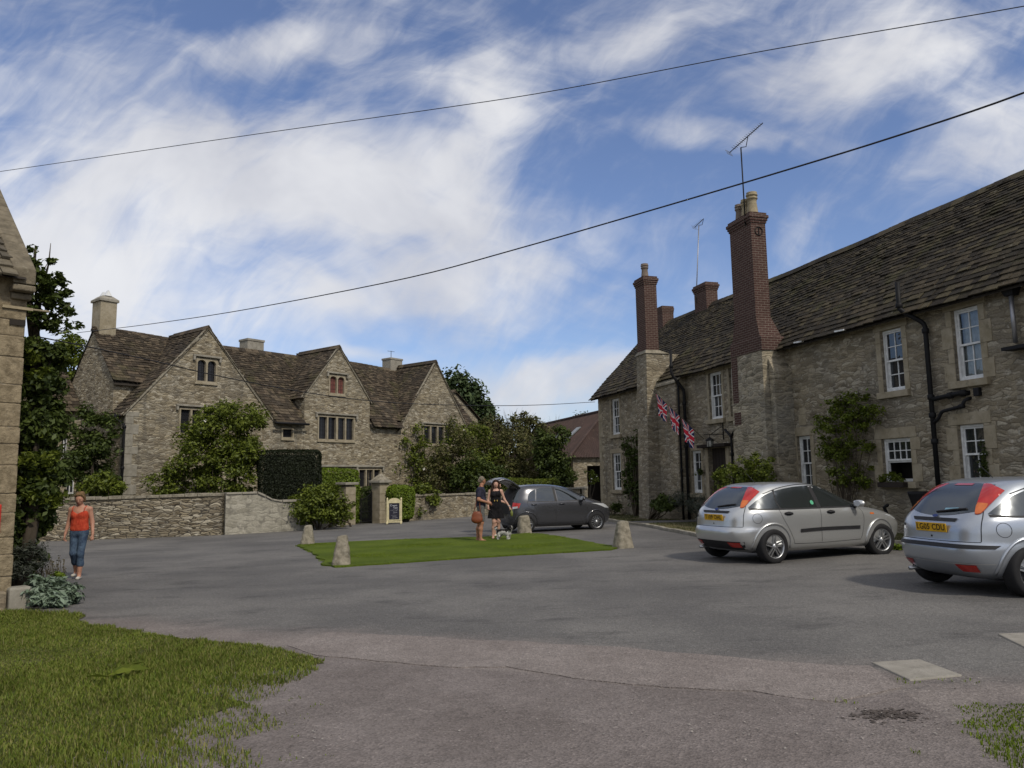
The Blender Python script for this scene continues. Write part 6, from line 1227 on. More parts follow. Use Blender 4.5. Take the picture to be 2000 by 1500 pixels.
    c.decal('model_badge', [(-.60, .80), (-.52, .80), (-.52, .835), (-.60, .835)], 'rear', M_TRIM, n=1, sp=.03)
    xp = min(h[0].x for h in [c.hit(*c.frame('rear')(u, v)) for u in (-.2, 0, .2) for v in (.75, .86)])
    c.plate(xp-.012, .81, txt, tilt=-.06)
    mb = MB(); mb.lathe([(.0, 0), (.012, 0), (.012, .012), (0, .012)], 10); lk = mb.build('lock', M_TRIM, c.body); lk.rotation_euler = (0, R(-90), 0); lk.location = (c.hit(*c.frame('rear')(0, .70))[0].x+.005, 0, .70)
    for sg in (-1, 1):                                                         # tailgate shut lines down the back
        c.seam([(.60*sg, 1.02), (.64*sg, .92), (.655*sg, .78), (.655*sg, .66)], 'rear', .008)
    c.seam([(-.655, .655), (0, .648), (.655, .655)], 'rear', .008)
    if late:
        c.decal('bumper_strip', [(-.74, .575), (.74, .575), (.76, .618), (-.76, .618)], 'rear', M_TRIM, n=1, sp=.06, off=.012)
        c.seam([(-.72, .40), (0, .385), (.72, .40)], 'rear', .01, M_SILVER, 'bumper_crease', off=.006)
    else:
        c.decal('lower_valance', [(-.60, .245), (.60, .245), (.66, .395), (-.66, .395)], 'rear', M_TRIM, n=1, sp=.07, off=.004)
    for sg in (-1, 1): c.decal('reflector', [(sg*.36, .385), (sg*.60, .385), (sg*.585, .30), (sg*.40, .30)][::sg], 'rear', M_TAIL, n=1, sp=.04, off=.012)
    c.decal('windscreen', [(-.66, 1.0), (0, .99), (.66, 1.0), (.52, 1.345), (0, 1.36), (-.52, 1.345)], 'front', G_, n=1)
    for sg in (-1, 1): c.decal('headlamp', [(sg*.40, .62), (sg*.70, .66), (sg*.76, .78), (sg*.55, .74)][::sg], 'front', M_CLEAR, n=1, sp=.05)
    c.decal('grille', [(-.3, .34), (.3, .34), (.34, .44), (-.34, .44)], 'front', M_TRIM, n=1)
    c.wheels('double', 1.50, .20, -.10); c.mirror(1.98, 1.01, .93, -1); c.mirror(1.98, 1.01, .93, 1)
    mb = MB(); mb.box((-.3, -.60, .19), (3.0, .60, .25)); mb.build('underbody', M_TRIM, c.t)
    mb = MB(); mb.tube([(-.35, .52, .25), (-.60, .52, .235)], .026, 10); mb.build('exhaust', M_ALLOY, c.t, True)
    mb = MB(); x0 = c.hit(*c.frame('rear')(.05, 1.0))[0].x; mb.tube([(x0-.015, .02, 1.0), (c.hit(*c.frame('rear')(.25, 1.03))[0].x-.02, -.25, 1.035), (c.hit(*c.frame('rear')(.42, 1.045))[0].x-.015, -.42, 1.05)], .013, 6); mb.build('rear_wiper', M_TRIM, c.t)
    mb = MB(); mb.tube([(.35, 0, 1.425), (.15, 0, 1.60)], .006, 5); mb.build('roof_aerial', M_TRIM, c.t)
    if late: c.decal('window_sticker', [(.30, 1.02), (.08, 1.01), (.08, 1.045), (.28, 1.055)], 'rear', M_STICK, n=1, sp=.04, off=.007)
    else: c.decal('window_sticker', [(.98+.04*math.cos(a), 1.05+.04*math.sin(a)) for a in [i*math.tau/10 for i in range(10)]], 'right', M_GREENST, n=1, sp=.03, off=.007)
    return c
a, b = gnd(1510, 1100), gnd(1718, 1082); hd = math.atan2(b.y-a.y, b.x-a.x); n = Vector((-math.sin(hd), math.cos(hd), 0)); o = a+n*.76
hatchback('plain silver hatchback with black side strips parked left of the other silver car', (o.x, o.y, G(o.x, o.y)), hd, M_SILVER, 'T109 OHL', False, 'cars parked in the yard')
a, b = gnd(1990, 1167), gnd(1825, 1141); d = a-b; hd2 = math.atan2(d.x, -d.y); n = Vector((-math.sin(hd2), math.cos(hd2), 0)); o = a+n*.76+Vector((.16, .02, 0))
hatchback('bluish silver hatchback with sticker in its rear window cut by the right edge', (o.x, o.y, G(o.x, o.y)), hd2, M_BLUESIL, 'LG05 CDU', True, 'cars parked in the yard')
# small dark grey hatchback with its tailgate up
SMALL = [(.19, -.30, 2.98, .70), (.26, -.42, 3.10, .79), (.36, -.50, 3.16, .825), (.48, -.53, 3.19, .840), (.60, -.535, 3.19, .846), (.70, -.525, 3.16, .846), (.78, -.515, 3.10, .843), (.86, -.50, 2.98, .836), (.94, -.475, 2.78, .82), (1.0, -.455, 2.58, .802), (1.06, -.43, 2.40, .782), (1.16, -.38, 2.17, .745), (1.28, -.315, 1.90, .70), (1.38, -.245, 1.66, .655), (1.45, -.16, 1.44, .605), (1.495, -.03, 1.20, .53), (1.52, .2, .98, .42), (1.53, .42, .78, .24)]
a = gnd(1028, 1041); a = Vector((a.x, 24.8, G(a.x, 24.8))); hd = R(20.5); n = Vector((-math.sin(hd), math.cos(hd), 0)); o = a+n*.74
c = Car('parked_car', 'small dark grey hatchback with raised tailgate parked behind the grass triangle', (o.x, o.y, G(o.x, o.y)), hd, SMALL, 4.6, 3.6, M_GREYCAR, 2.46, .292, 'cars parked in the yard')
for f in ('right', 'left'):
    c.decal('front_window', [(1.10, 1.0), (2.02, 1.02), (1.80, 1.18), (1.55, 1.33), (1.30, 1.415), (1.06, 1.43)], f, M_CARGLASS2, n=2)
    c.decal('rear_window', [(.34, 1.0), (.98, 1.0), (.95, 1.43), (.62, 1.415), (.40, 1.385)], f, M_CARGLASS2, n=2); c.decal('quarter_window', [(.06, 1.01), (.30, 1.0), (.36, 1.375), (.17, 1.29), (.08, 1.15)], f, M_CARGLASS2, n=2)
    c.seam([(1.03, .32), (1.0, .6), (1.03, .98), (1.0, 1.44)], f); c.seam([(2.06, 1.0), (2.12, .75), (2.02, .36)], f); c.seam([(.03, 1.02), (.08, .82), (.30, .62), (.42, .40)], f); c.seam([(.42, .32), (1.0, .30), (2.0, .32)], f)
    c.seam([(1.015, .99), (1.0, 1.2), (.99, 1.44)], f, .09, M_TRIM, 'door_pillar'); c.seam([(.03, .988), (1.0, .985), (2.1, .995)], f, .014, M_TRIM, 'window_seal')
    for x in (.25, 1.22):
        hh = c.hit(*c.frame(f)(x, .90)); sg = -1 if f == 'right' else 1; mb = MB(); mb.tube([(x-.09, hh[0].y+sg*.008, .90), (x-.05, hh[0].y+sg*.03, .902), (x+.05, hh[0].y+sg*.03, .902), (x+.09, hh[0].y+sg*.008, .90)], .015, 6); mb.build('door_handle', M_GREYCAR, c.body, True)
c.decal('boot_opening', [(-.56, .60), (.56, .60), (.60, .95), (.54, 1.40), (-.54, 1.40), (-.60, .95)], 'rear', M_TRIM, n=1)
for f in ('rq', 'lq'):
    c.decal('pillar_glass', [(.16, 1.02), (.33, 1.02), (.35, 1.2), (.30, 1.36), (.18, 1.38)], f, M_CARGLASS2, n=2, sp=.04); l = c.decal('tail_lamp', [(.17, .76), (.40, .80), (.44, .94), (.19, .97)], f, M_TAIL, n=1, sp=.04, off=.006); c.decal('clear_lamp', [(.20, .765), (.36, .79), (.36, .85), (.20, .835)], f, M_CLEAR, None, n=1, sp=.03, off=.009)
c.decal('windscreen', [(-.66, 1.05), (0, 1.04), (.66, 1.05), (.52, 1.42), (0, 1.44), (-.52, 1.42)], 'front', M_CARGLASS2, n=1)
for sg in (-1, 1): c.decal('headlamp', [(sg*.45, .68), (sg*.70, .74), (sg*.78, .90), (sg*.62, .86)][::sg], 'front', M_CLEAR, n=1, sp=.05)
c.decal('headlamp_side', [(2.78, .78), (3.0, .74), (2.98, .82), (2.80, .88)], 'right', M_CLEAR, n=1, sp=.04)
c.wheels('thin', 1.48, .18); c.mirror(1.93, 1.06, .93, -1, M_GREYCAR); c.mirror(1.93, 1.06, .93, 1, M_GREYCAR)
mb = MB(); mb.box((-.2, -.60, .18), (2.7, .60, .23)); mb.build('underbody', M_TRIM, c.t)
mb = MB(); ny = 9; nx = 9; V = []                                             # raised tailgate: curved glass-and-metal panel hinged at the roof
for k in range(2):
    for i in range(nx):
        t = i/(nx-1); x = -.10-.92*t; z = 1.505+.40*t-.30*t*t*t+.10*math.sin(t*math.pi)
        for j in range(ny): y = -.54+1.08*j/(ny-1); V.append((x, y*(1-.05*t), z-.05*(abs(y)/.54)**3-(.06 if k else 0)))
F = []; q = nx*ny
for i in range(nx-1):
    for j in range(ny-1): a_ = i*ny+j; F += [[a_, a_+1, a_+ny+1, a_+ny], [q+a_, q+a_+ny, q+a_+ny+1, q+a_+1]]
for i in range(nx-1): a_ = i*ny; F += [[a_, a_+ny, q+a_+ny, q+a_], [a_+ny-1, q+a_+ny-1, q+a_+2*ny-1, a_+2*ny-1]]
for j in range(ny-1): a_ = (nx-1)*ny+j; F.append([a_, a_+1, q+a_+1, q+a_])
mb.add(V, F); tg = mb.build('tailgate', M_GREYCAR, c.t, True); mb = MB(); mb.tube([(-.85, .1, 1.70), (-.98, .1, 1.86)], .008, 5); mb.build('wiper', M_TRIM, tg)
mb = MB(); mb.tube([(-.2, -.5, 1.40), (-.55, -.5, 1.58)], .012, 6); mb.tube([(-.2, .5, 1.40), (-.55, .5, 1.58)], .012, 6); mb.build('gas_strut', M_TRIM, c.t)
# ------------------------------------------------------------------ figures: smooth implicit surfaces
class SDF:
    def __init__(s, lo, hi, h): s.lo = np.array(lo, float); s.h = h; s.n = np.ceil((np.array(hi)-s.lo)/h).astype(int)+1; s.F = np.full(s.n, 9., np.float32)
    def _box(s, lo, hi):
        a = np.clip(np.floor((lo-s.lo)/s.h).astype(int), 0, s.n); b = np.clip(np.ceil((hi-s.lo)/s.h).astype(int)+1, 0, s.n)
        if (b <= a).any(): return None, None
        g = np.meshgrid(*[s.lo[i]+np.arange(a[i], b[i])*s.h for i in range(3)], indexing='ij'); return tuple(slice(a[i], b[i]) for i in range(3)), np.stack(g, -1)
    def _min(s, sl, d, k):
        f = s.F[sl]
        if k > 0: hh = np.clip(.5+.5*(f-d)/k, 0, 1); s.F[sl] = f*(1-hh)+d*hh-k*hh*(1-hh)
        else: s.F[sl] = np.minimum(f, d)
    def cap(s, a, b, ra, rb, k=.02, flat=None):
        """tapered capsule; flat=(axis vector, factor) squashes the section along an axis"""
        a, b = np.array(a, float), np.array(b, float); m = max(ra, rb)+k*1.2+.02; sl, X = s._box(np.minimum(a, b)-m, np.maximum(a, b)+m)
        if sl is None: return s
        ab = b-a; t = np.clip(((X-a)@ab)/max(ab@ab, 1e-9), 0, 1); v = X-(a+t[..., None]*ab)
        if flat is not None: ax = np.array(flat[0], float); ax /= np.linalg.norm(ax); c = v@ax; v = v+(c*(1/flat[1]-1))[..., None]*ax
        s._min(sl, np.linalg.norm(v, axis=-1)-(ra+(rb-ra)*t), k); return s
    def ell(s, c, r, k=.02, rot=None):
        c, r = np.array(c, float), np.array(r, float); m = r.max()+k+.03; sl, X = s._box(c-m, c+m)
        if sl is None: return s
        v = X-c
        if rot is not None: v = v@np.array(Matrix.Rotation(rot[0], 3, rot[1]))
        q = v/r; l = np.linalg.norm(q, axis=-1); g = np.linalg.norm(q/r, axis=-1)+1e-9; s._min(sl, l*(l-1)/g, k); return s
    def keep(s, n, d):
        """keep the half space n.x <= d"""
        g = np.meshgrid(*[s.lo[i]+np.arange(s.n[i])*s.h for i in range(3)], indexing='ij'); s.F = np.maximum(s.F, g[0]*n[0]+g[1]*n[1]+g[2]*n[2]-d).astype(np.float32); return s
    def vneck(s, d, a):
        g = np.meshgrid(*[s.lo[i]+np.arange(s.n[i])*s.h for i in range(3)], indexing='ij'); s.F = np.maximum(s.F, np.where(g[1] < .04, g[2]-d-a*np.abs(g[0]), -9)).astype(np.float32); return s
    def mesh(s, name, m, parent, it=2):
        F = s.F; ins = F < 0; A = {}
        V = np.zeros(F.shape+(3,), np.float32); C = np.zeros(F.shape, np.float32); idx = np.stack(np.meshgrid(*[np.arange(k) for k in F.shape], indexing='ij'), -1).astype(np.float32)
        n = F.shape; cs = tuple(k-1 for k in n); acc = np.zeros(cs+(3,), np.float32); cnt = np.zeros(cs, np.float32)
        for ax in range(3):
            s0 = [slice(None)]*3; s1 = [slice(None)]*3; s0[ax] = slice(0, n[ax]-1); s1[ax] = slice(1, n[ax]); f0, f1 = F[tuple(s0)], F[tuple(s1)]; x = (f0 < 0) != (f1 < 0)
            t = np.where(x, f0/(f0-f1+1e-12), 0); p = idx[tuple(s0)].copy(); p[..., ax] += t; A[ax] = (x, f0 < 0); o = [i for i in range(3) if i != ax]
            for d0 in (0, 1):
                for d1 in (0, 1):
                    sl = [slice(None)]*3; sl[o[0]] = slice(d0, d0+cs[o[0]]); sl[o[1]] = slice(d1, d1+cs[o[1]]); q = x[tuple(sl)]; acc += np.where(q[..., None], p[tuple(sl)], 0); cnt += q
        act = cnt > 0; vid = np.full(cs, -1, np.int64); vid[act] = np.arange(act.sum()); P = s.lo+acc[act]/cnt[act][:, None]*s.h; Q = []
        for ax in range(3):
            x, neg = A[ax]; o = [i for i in range(3) if i != ax]; e = np.argwhere(x); e = e[(e[:, o[0]] > 0) & (e[:, o[1]] > 0) & (e[:, o[0]] < cs[o[0]]) & (e[:, o[1]] < cs[o[1]])]
            if not len(e): continue
            def g(a, b): r = e.copy(); r[:, o[0]] -= a; r[:, o[1]] -= b; return vid[r[:, 0], r[:, 1], r[:, 2]]
            q = np.stack([g(1, 1), g(0, 1), g(0, 0), g(1, 0)], 1); fl = neg[e[:, 0], e[:, 1], e[:, 2]]; fl = fl if ax != 1 else ~fl; q[~fl] = q[~fl][:, ::-1]; Q.append(q)
        Q = np.concatenate(Q); Q = Q[(Q >= 0).all(1)]
        for _ in range(it):                                                     # light smoothing
            S = np.zeros_like(P); k = np.zeros(len(P))
            for i in range(4): np.add.at(S, Q[:, i], P[Q[:, (i+1) % 4]]); np.add.at(k, Q[:, i], 1); np.add.at(S, Q[:, (i+1) % 4], P[Q[:, i]]); np.add.at(k, Q[:, (i+1) % 4], 1)
            P = P*.5+S/np.maximum(k, 1)[:, None]*.5
        return mesh_np(name, P, Q.astype(np.int32), m, parent, True)
M_SKIN = mat('skin', (.42, .22, .15), .55); M_SKIN2 = mat('tanned_skin', (.34, .165, .10), .55); M_SKIN3 = mat('fair_skin', (.46, .27, .20), .55)
M_EYE = mat('eye_dark', (.02, .015, .012), .2); M_LIP = mat('lips', (.30, .09, .075), .5)
def V3(*p): return np.array(p, float)
class Person:
    """joints in local metres: x right of the viewer, y away, z up; facing -y before 'turn'"""
    def __init__(s, label, loc, rz, skin): s.t = thing('person', label, 'person', loc, rz); s.skin = skin; s.J = {}
    def hand(s, S, w, d, curl, side, palm=(0, 1, 0), h=.05):
        """w wrist, d direction of the fingers, side = thumb direction, palm = way the palm faces; five fingers of unequal length, curled"""
        w, d, side, palm = (np.array(v, float) for v in (w, d, side, palm)); d /= np.linalg.norm(d); side -= d*(side@d); side /= np.linalg.norm(side); palm = np.cross(d, side)*(1 if np.cross(d, side)@palm > 0 else -1)
        k = w+d*.085; S.cap(w, k, .026, .036, .015, (palm, .62))
        for i, (o, l) in enumerate(((.030, .070), (.010, .080), (-.010, .074), (-.029, .058))):
            b = k+side*o-d*.004; c1 = curl*(1+.12*i); d1 = d*math.cos(c1*.6)+palm*math.sin(c1*.6); d2 = d*math.cos(c1*1.5)+palm*math.sin(c1*1.5); m = b+d1*l*.5; S.cap(b, m, .0105, .0095, .004); S.cap(m, m+d2*l*.5, .0095, .0075, .003)
        b = w+d*.03+side*.022; m = b+(d*.7+side*.6+palm*.3)*.036; S.cap(b, m, .014, .011, .01); S.cap(m, m+(d*.95+side*.15+palm*.35)*.034, .011, .009, .004)
    def head(s, S, c, fwd, h=.225, k=.01):
        """c centre of the skull, fwd facing direction"""
        c = np.array(c, float); f = np.array(fwd, float); f /= np.linalg.norm(f); r = np.cross(f, V3(0, 0, 1)); r /= np.linalg.norm(r); u = np.cross(r, f); s.hf = (c, f, r, u); P = lambda a, b, d: c+r*a+f*b+u*d
        S.ell(P(0, -.012, .028), (.076, .088, .086), .01); S.cap(P(0, .028, -.03), P(0, .045, -.075), .058, .036, .03); S.cap(P(0, .02, .0), P(0, .035, -.05), .068, .055, .02)
        S.cap(P(0, .085, .012), P(0, .105, -.026), .009, .013, .01); S.cap(P(-.035, .068, .03), P(.035, .068, .03), .012, .012, .012)
        for q in (-1, 1): S.ell(P(q*.074, -.005, -.01), (.012, .02, .03), .006); S.ell(P(q*.042, .062, -.018), (.02, .02, .018), .015)
        S.cap(P(-.018, .083, -.052), P(.018, .083, -.052), .009, .009, .006)
    def face(s, body):
        c, f, r, u = s.hf; P = lambda a, b, d: Vector(c+r*a+f*b+u*d)
        for q in (-1, 1):
            mb = MB(); mb.lathe([(.0, -.006), (.008, -.004), (.010, 0), (.008, .004), (.0, .006)], 10); e = mb.build('eye', M_EYE, body, True); e.location = P(q*.030, .079, .010)
        mb = MB(); mb.tube([P(-.022, .087, -.054), P(0, .094, -.052), P(.022, .087, -.054)], [.004, .0065, .004], 6); mb.build('lips', M_LIP, body, True)
    def hair(s, name, m, parts, h=.009, parent=None):
        c, f, r, u = s.hf; lo = c-V3(.25, .25, .45); S = SDF(lo, c+V3(.25, .25, .22), h); P = lambda a, b, d: c+r*a+f*b+u*d
        for q in parts:
            if q[0] == 'e': S.ell(P(*q[1]), q[2], q[3] if len(q) > 3 else .02)
            else: S.cap(P(*q[1]), P(*q[2]), q[3], q[4], .02)
        return S, P
def limb(S, pts, rs, k=.02, flat=None):
    for i in range(len(pts)-1): S.cap(pts[i], pts[i+1], rs[i], rs[i+1], k, flat)
def torso(S, hip, waist, chest, neck, head, w, inf=0., female=True):
    """hip/waist/chest/neck points; w = (hip, waist, chest) half widths"""
    X = V3(1, 0, 0)
    def sec(a, b, wa, wb, da, db): # elliptic section made of a fat capsule triple
        for o in (-1, 0, 1): S.cap(a+X*o*(wa-da), b+X*o*(wb-db), da+inf, db+inf, .045)
    sec(hip, waist, w[0], w[1], .095, .082); sec(waist, chest, w[1], w[2], .082, .098)
def foot(S, ankle, d, sole, r=.034):
    d = np.array(d, float); d /= np.linalg.norm(d); a = np.array(ankle, float); S.cap(a-d*.03+V3(0, 0, sole+.03-a[2]), a+d*.05+V3(0, 0, sole+.04-a[2]), .032, .034, .02); S.cap(a+d*.05+V3(0, 0, sole+.036-a[2]), a+d*.155+V3(0, 0, sole+.02-a[2]), .036, .024, .02, (V3(0, 0, 1), .75)); S.cap(a, a+V3(0, 0, sole+.04-a[2]), r, r, .02)
def cloth_fn(name, c0, c1, sc=14):
    def fn(nt, b): nt.put(b.inputs['Base Color'], nt.mix(nt.step(nt.noise(nt.obj(), sc, 5, .65), .35, .65), c0, c1)); nt.put(b.inputs['Normal'], nt.bump(nt.noise(nt.vmath('MULTIPLY', nt.obj(), (1., 1., .45)), 16, 3, .5, 1.2), .7, .03))
    return mat(name, rough=.85, fn=fn, spec=.15)
M_REDTOP = cloth_fn('red_orange_cotton', (.40, .045, .022), (.50, .075, .035)); M_DENIM = cloth_fn('blue_denim', (.035, .055, .095), (.075, .115, .17), 9)
M_NAVY = cloth_fn('navy_cotton', (.022, .022, .040), (.042, .040, .062)); M_GREYSH = cloth_fn('grey_twill', (.085, .085, .082), (.13, .13, .125)); M_BLKDR = cloth_fn('black_jersey', (.006, .006, .007), (.015, .014, .016)); M_SHOE = mat('white_canvas', (.50, .48, .42), .7)
M_LEATHER = mat('orange_brown_leather', (.17, .048, .02), .5); M_BLOND = cloth_fn('dark_blond_hair', (.10, .06, .03), (.20, .13, .065), 40); M_GREYHAIR = cloth_fn('greying_hair', (.12, .10, .075), (.24, .205, .16), 40); M_DKHAIR = cloth_fn('dark_brown_hair', (.018, .011, .008), (.04, .024, .017), 40)
def m_check(nt, b):
    o = nt.obj(); t = nt.node('ShaderNodeTexChecker'); nt.put(t.inputs['Vector'], o); t.inputs['Scale'].default_value = 24; t.inputs[1].default_value = (.45, .50, .55, 1); t.inputs[2].default_value = (.12, .17, .24, 1); nt.put(b.inputs['Base Color'], t.outputs[0])
M_CHECK = mat('checked_cotton', rough=.85, fn=m_check)
BX0, BX1 = (-.5, -.5, -.06), (.5, .5, 1.85)
# --- woman in the red top, walking towards us, looking down
g0 = gnd(150, 1131); wr_ = Person('woman in red camisole top and rolled up jeans walking and looking down', (g0.x, g0.y, g0.z), math.atan2(g0.x, -g0.y)*0+.10, M_SKIN)
sc = 1.60/1.66
hip, wai, che, nek, hd_ = V3(.0, 0, .92), V3(0, -.005, 1.06), V3(0, .0, 1.27), V3(0, .005, 1.40), V3(0, -.045, 1.555)
Lh, Lk, La = V3(.085, 0, .88), V3(.075, -.075, .49), V3(.05, -.03, .09); Rh, Rk, Ra = V3(-.085, 0, .88), V3(-.075, -.045, .50), V3(-.105, .19, .135)
Ls, Le, Lw = V3(.175, .01, 1.35), V3(.225, .03, 1.09), V3(.275, -.045, .86); Rs, Re, Rw = V3(-.175, .01, 1.35), V3(-.225, .04, 1.09), V3(-.255, -.02, .86)
S = SDF(BX0, BX1, .011); torso(S, hip, wai, che, nek, hd_, (.150, .125, .150))
S.cap(che+V3(0, 0, .05), nek, .07, .055, .05); S.cap(nek, nek+V3(0, -.015, .07), .052, .05, .03); wr_.head(S, hd_, (.06, -1, -.42))
for q, (sh, el, wr) in ((1, (Ls, Le, Lw)), (-1, (Rs, Re, Rw))): S.cap(V3(q*.06, 0, 1.36), sh, .06, .052, .05); limb(S, [sh, el, wr], [.05, .040, .027], .02); wr_.hand(S, wr, (q*.06, -.12, -1), .75, (-q*.2, -1, 0), (-q, 0, 0))
for (h, k, a) in ((Lh, Lk, La), (Rh, Rk, Ra)): limb(S, [h, k], [.085, .058], .04); limb(S, [k, k*.55+a*.45+V3(0, .025, 0), a], [.052, .056, .036], .03)
foot(S, La, (.25, -1, 0), 0.); foot(S, Ra, (.05, -1, 0), .035)
bd = S.mesh('body', M_SKIN, wr_.t); wr_.face(bd)
S = SDF(BX0, BX1, .011); torso(S, hip+V3(0, 0, .06), wai, che-V3(0, 0, .01), nek, hd_, (.156, .130, .152), .018)
for q in (-1, 1): S.ell((q*.07, -.075, 1.235), (.068, .06, .065), .04)
S.keep((0, 0, 1), 1.325); S.keep((0, 0, -1), -.925); S.vneck(1.262, .55); S.mesh('camisole', M_REDTOP, wr_.t)
mb = MB()
for q in (-1, 1): mb.tube([(q*.105, -.10, 1.30), (q*.115, -.075, 1.38), (q*.118, 0, 1.418), (q*.11, .08, 1.36), (q*.10, .10, 1.31)], .008, 6)
mb.build('strap', M_REDTOP, wr_.t, True)
S = SDF(BX0, BX1, .011); torso(S, hip, hip+V3(0, 0, .10), che, nek, hd_, (.172, .158, 0), .006) if False else None
for o in (-1, 0, 1): S.cap(hip+V3(o*.062, .005, -.02), hip+V3(o*.058, 0, .075), .108, .104, .045)
for (h, k, a) in ((Lh, Lk, La), (Rh, Rk, Ra)):
    m = k*.55+a*.45+V3(0, .02, 0); limb(S, [h, k, m], [.088, .062, .062], .03); S.cap(m, m+(m-k)*.12, .068, .068, .006)
S.keep((0, 0, 1), .985); S.mesh('jeans', M_DENIM, wr_.t)
S = SDF(BX0, (.5, .5, .3), .009)
for a, d, z in ((La, (.25, -1, 0), 0.), (Ra, (.05, -1, 0), .035)):
    d = np.array(d); d = d/np.linalg.norm(d); b = V3(a[0], a[1], z+.03); S.cap(b-d*.035, b+d*.15, .042, .036, .01, (V3(0, 0, 1), .85))
S.mesh('shoe', M_SHOE, wr_.t)
S, P = wr_.hair('hair', M_BLOND, [('e', (0, -.034, .05), (.086, .09, .082)), ('e', (0, -.07, -.01), (.072, .052, .075)), ('c', (-.05, .03, .10), (.03, .045, .105), .026, .026), ('c', (-.072, .02, .06), (-.082, -.01, -.01), .022, .016), ('c', (.066, .02, .07), (.082, -.01, 0), .022, .016), ('e', (-.03, -.05, .10), (.05, .05, .04)), ('e', (.04, -.06, .085), (.045, .05, .04)), ('e', (-.078, -.03, -.02), (.02, .042, .06)), ('e', (.078, -.03, -.02), (.02, .042, .06)), ('e', (0, -.08, -.05), (.06, .04, .05))])
S.mesh('hair', M_BLOND, wr_.t); wr_.t.scale = (sc,)*3
# --- man with the brown bag, seen from behind and the left, turned to the right
g0 = gnd(940, 1057); mn = Person('man in navy shirt and grey shorts with brown shoulder bag beside the dog', (g0.x, g0.y, g0.z), 0, M_SKIN2)
# he faces +x and a little away
hip, wai, che, nek = V3(0, 0, .96), V3(.005, 0, 1.12), V3(0, 0, 1.36), V3(.01, 0, 1.50); hd_ = V3(.045, .015, 1.665)
S = SDF(BX0, BX1, .011)
def torsoY(S, ps, ws, ds, inf=0.):
    for i in range(len(ps)-1):
        for o in (-1, 0, 1): S.cap(ps[i]+V3(0, o*(ws[i]-ds[i]), 0), ps[i+1]+V3(0, o*(ws[i+1]-ds[i+1]), 0), ds[i]+inf, ds[i+1]+inf, .045)
torsoY(S, [hip, wai, che, nek-V3(0, 0, .06)], [.165, .16, .185, .10], [.105, .10, .105, .06]); S.cap(nek-V3(0, 0, .05), nek+V3(.02, 0, .07), .062, .056, .03); mn.head(S, hd_, (.85, .52, -.02))
As, Ae, Aw = V3(-.02, -.215, 1.43), V3(-.05, -.26, 1.15), V3(.19, -.20, 1.07); Bs, Be, Bw = V3(.0, .215, 1.43), V3(.02, .26, 1.15), V3(.2, .2, 1.02)
for q, (sh, el, wr) in ((-1, (As, Ae, Aw)), (1, (Bs, Be, Bw))): S.cap(V3(0, q*.08, 1.44), sh, .065, .058, .05); limb(S, [sh, el, wr], [.056, .046, .031], .02); mn.hand(S, wr, (1, .25 if q < 0 else -.2, -.25), 1.0, (0, -q*.3, 1), (0, -q, -.2))
Lh, Lk, La = V3(0, -.09, .92), V3(.02, -.10, .51), V3(-.01, -.11, .09); Rh, Rk, Ra = V3(0, .09, .92), V3(-.04, .09, .51), V3(-.10, .07, .09)
for (h, k, a) in ((Lh, Lk, La), (Rh, Rk, Ra)): limb(S, [h, k], [.088, .062], .04); limb(S, [k, k*.6+a*.4+V3(-.02, 0, 0), a], [.056, .062, .038], .03); foot(S, a, (1, -.25, 0), 0.)
bd = S.mesh('body', M_SKIN2, mn.t); mn.face(bd)
S = SDF(BX0, BX1, .011); torsoY(S, [hip+V3(0, 0, .02), wai, che, nek-V3(0, 0, .07)], [.175, .172, .19, .10], [.112, .115, .112, .062], .014)
for q, sh, el in ((-1, As, Ae), (1, Bs, Be)): S.cap(V3(0, q*.08, 1.44), sh, .075, .068, .05); S.cap(sh, sh+(el-sh)*.62, .070, .066, .03)
S.keep((0, 0, -1), -.93); S.keep((0, 0, 1), 1.50); S.mesh('shirt', M_NAVY, mn.t)
S = SDF(BX0, BX1, .011)
for o in (-1, 0, 1): S.cap(hip+V3(0, o*.075, 0), hip+V3(0, o*.07, .06), .115, .11, .04)
for (h, k, a) in ((Lh, Lk, La), (Rh, Rk, Ra)): S.cap(h, k+(h-k)*.06, .105, .088, .03)
S.keep((0, 0, -1), -.555); S.mesh('shorts', M_GREYSH, mn.t)
S, P = mn.hair('hair', M_GREYHAIR, [('e', (0, -.02, .045), (.085, .098, .085)), ('e', (0, -.06, 0), (.075, .05, .07))]); S.keep(tuple(mn.hf[1]-mn.hf[3]*.6), float((mn.hf[0])@(mn.hf[1]-mn.hf[3]*.6))+.04); S.mesh('hair', M_GREYHAIR, mn.t)
mb = MB(); mb.tube([(-.02, -.16, 1.515), (.08, -.19, 1.40), (.13, -.10, 1.2), (.05, .12, 1.0)], .012, 6); mb.build('bag_strap', M_IRON, mn.t, True)
bg = thing('shoulder_bag', 'orange brown leather bag hanging at the left hip of the man in navy', 'bag', (g0.x-.08, g0.y-.26, g0.z+.0), 0)
S = SDF((-.25, -.15, .4), (.25, .15, 1.6), .012); S.ell((-.02, 0, .68), (.15, .06, .17), .02); S.ell((-.02, 0, .60), (.16, .07, .10), .04); S.keep((0, 0, 1), .83); S.mesh('bag_body', M_LEATHER, bg)
mb = MB(); mb.tube([(-.12, 0, .78), (-.07, .02, .95), (.0, .05, 1.25), (.05, .08, 1.50), (.08, .13, 1.53)], .011, 6); mb.tube([(.08, 0, .78), (.06, .03, .95), (.05, .06, 1.25), (.06, .1, 1.50)], .011, 6); mb.build('handle', M_LEATHER, bg, True)
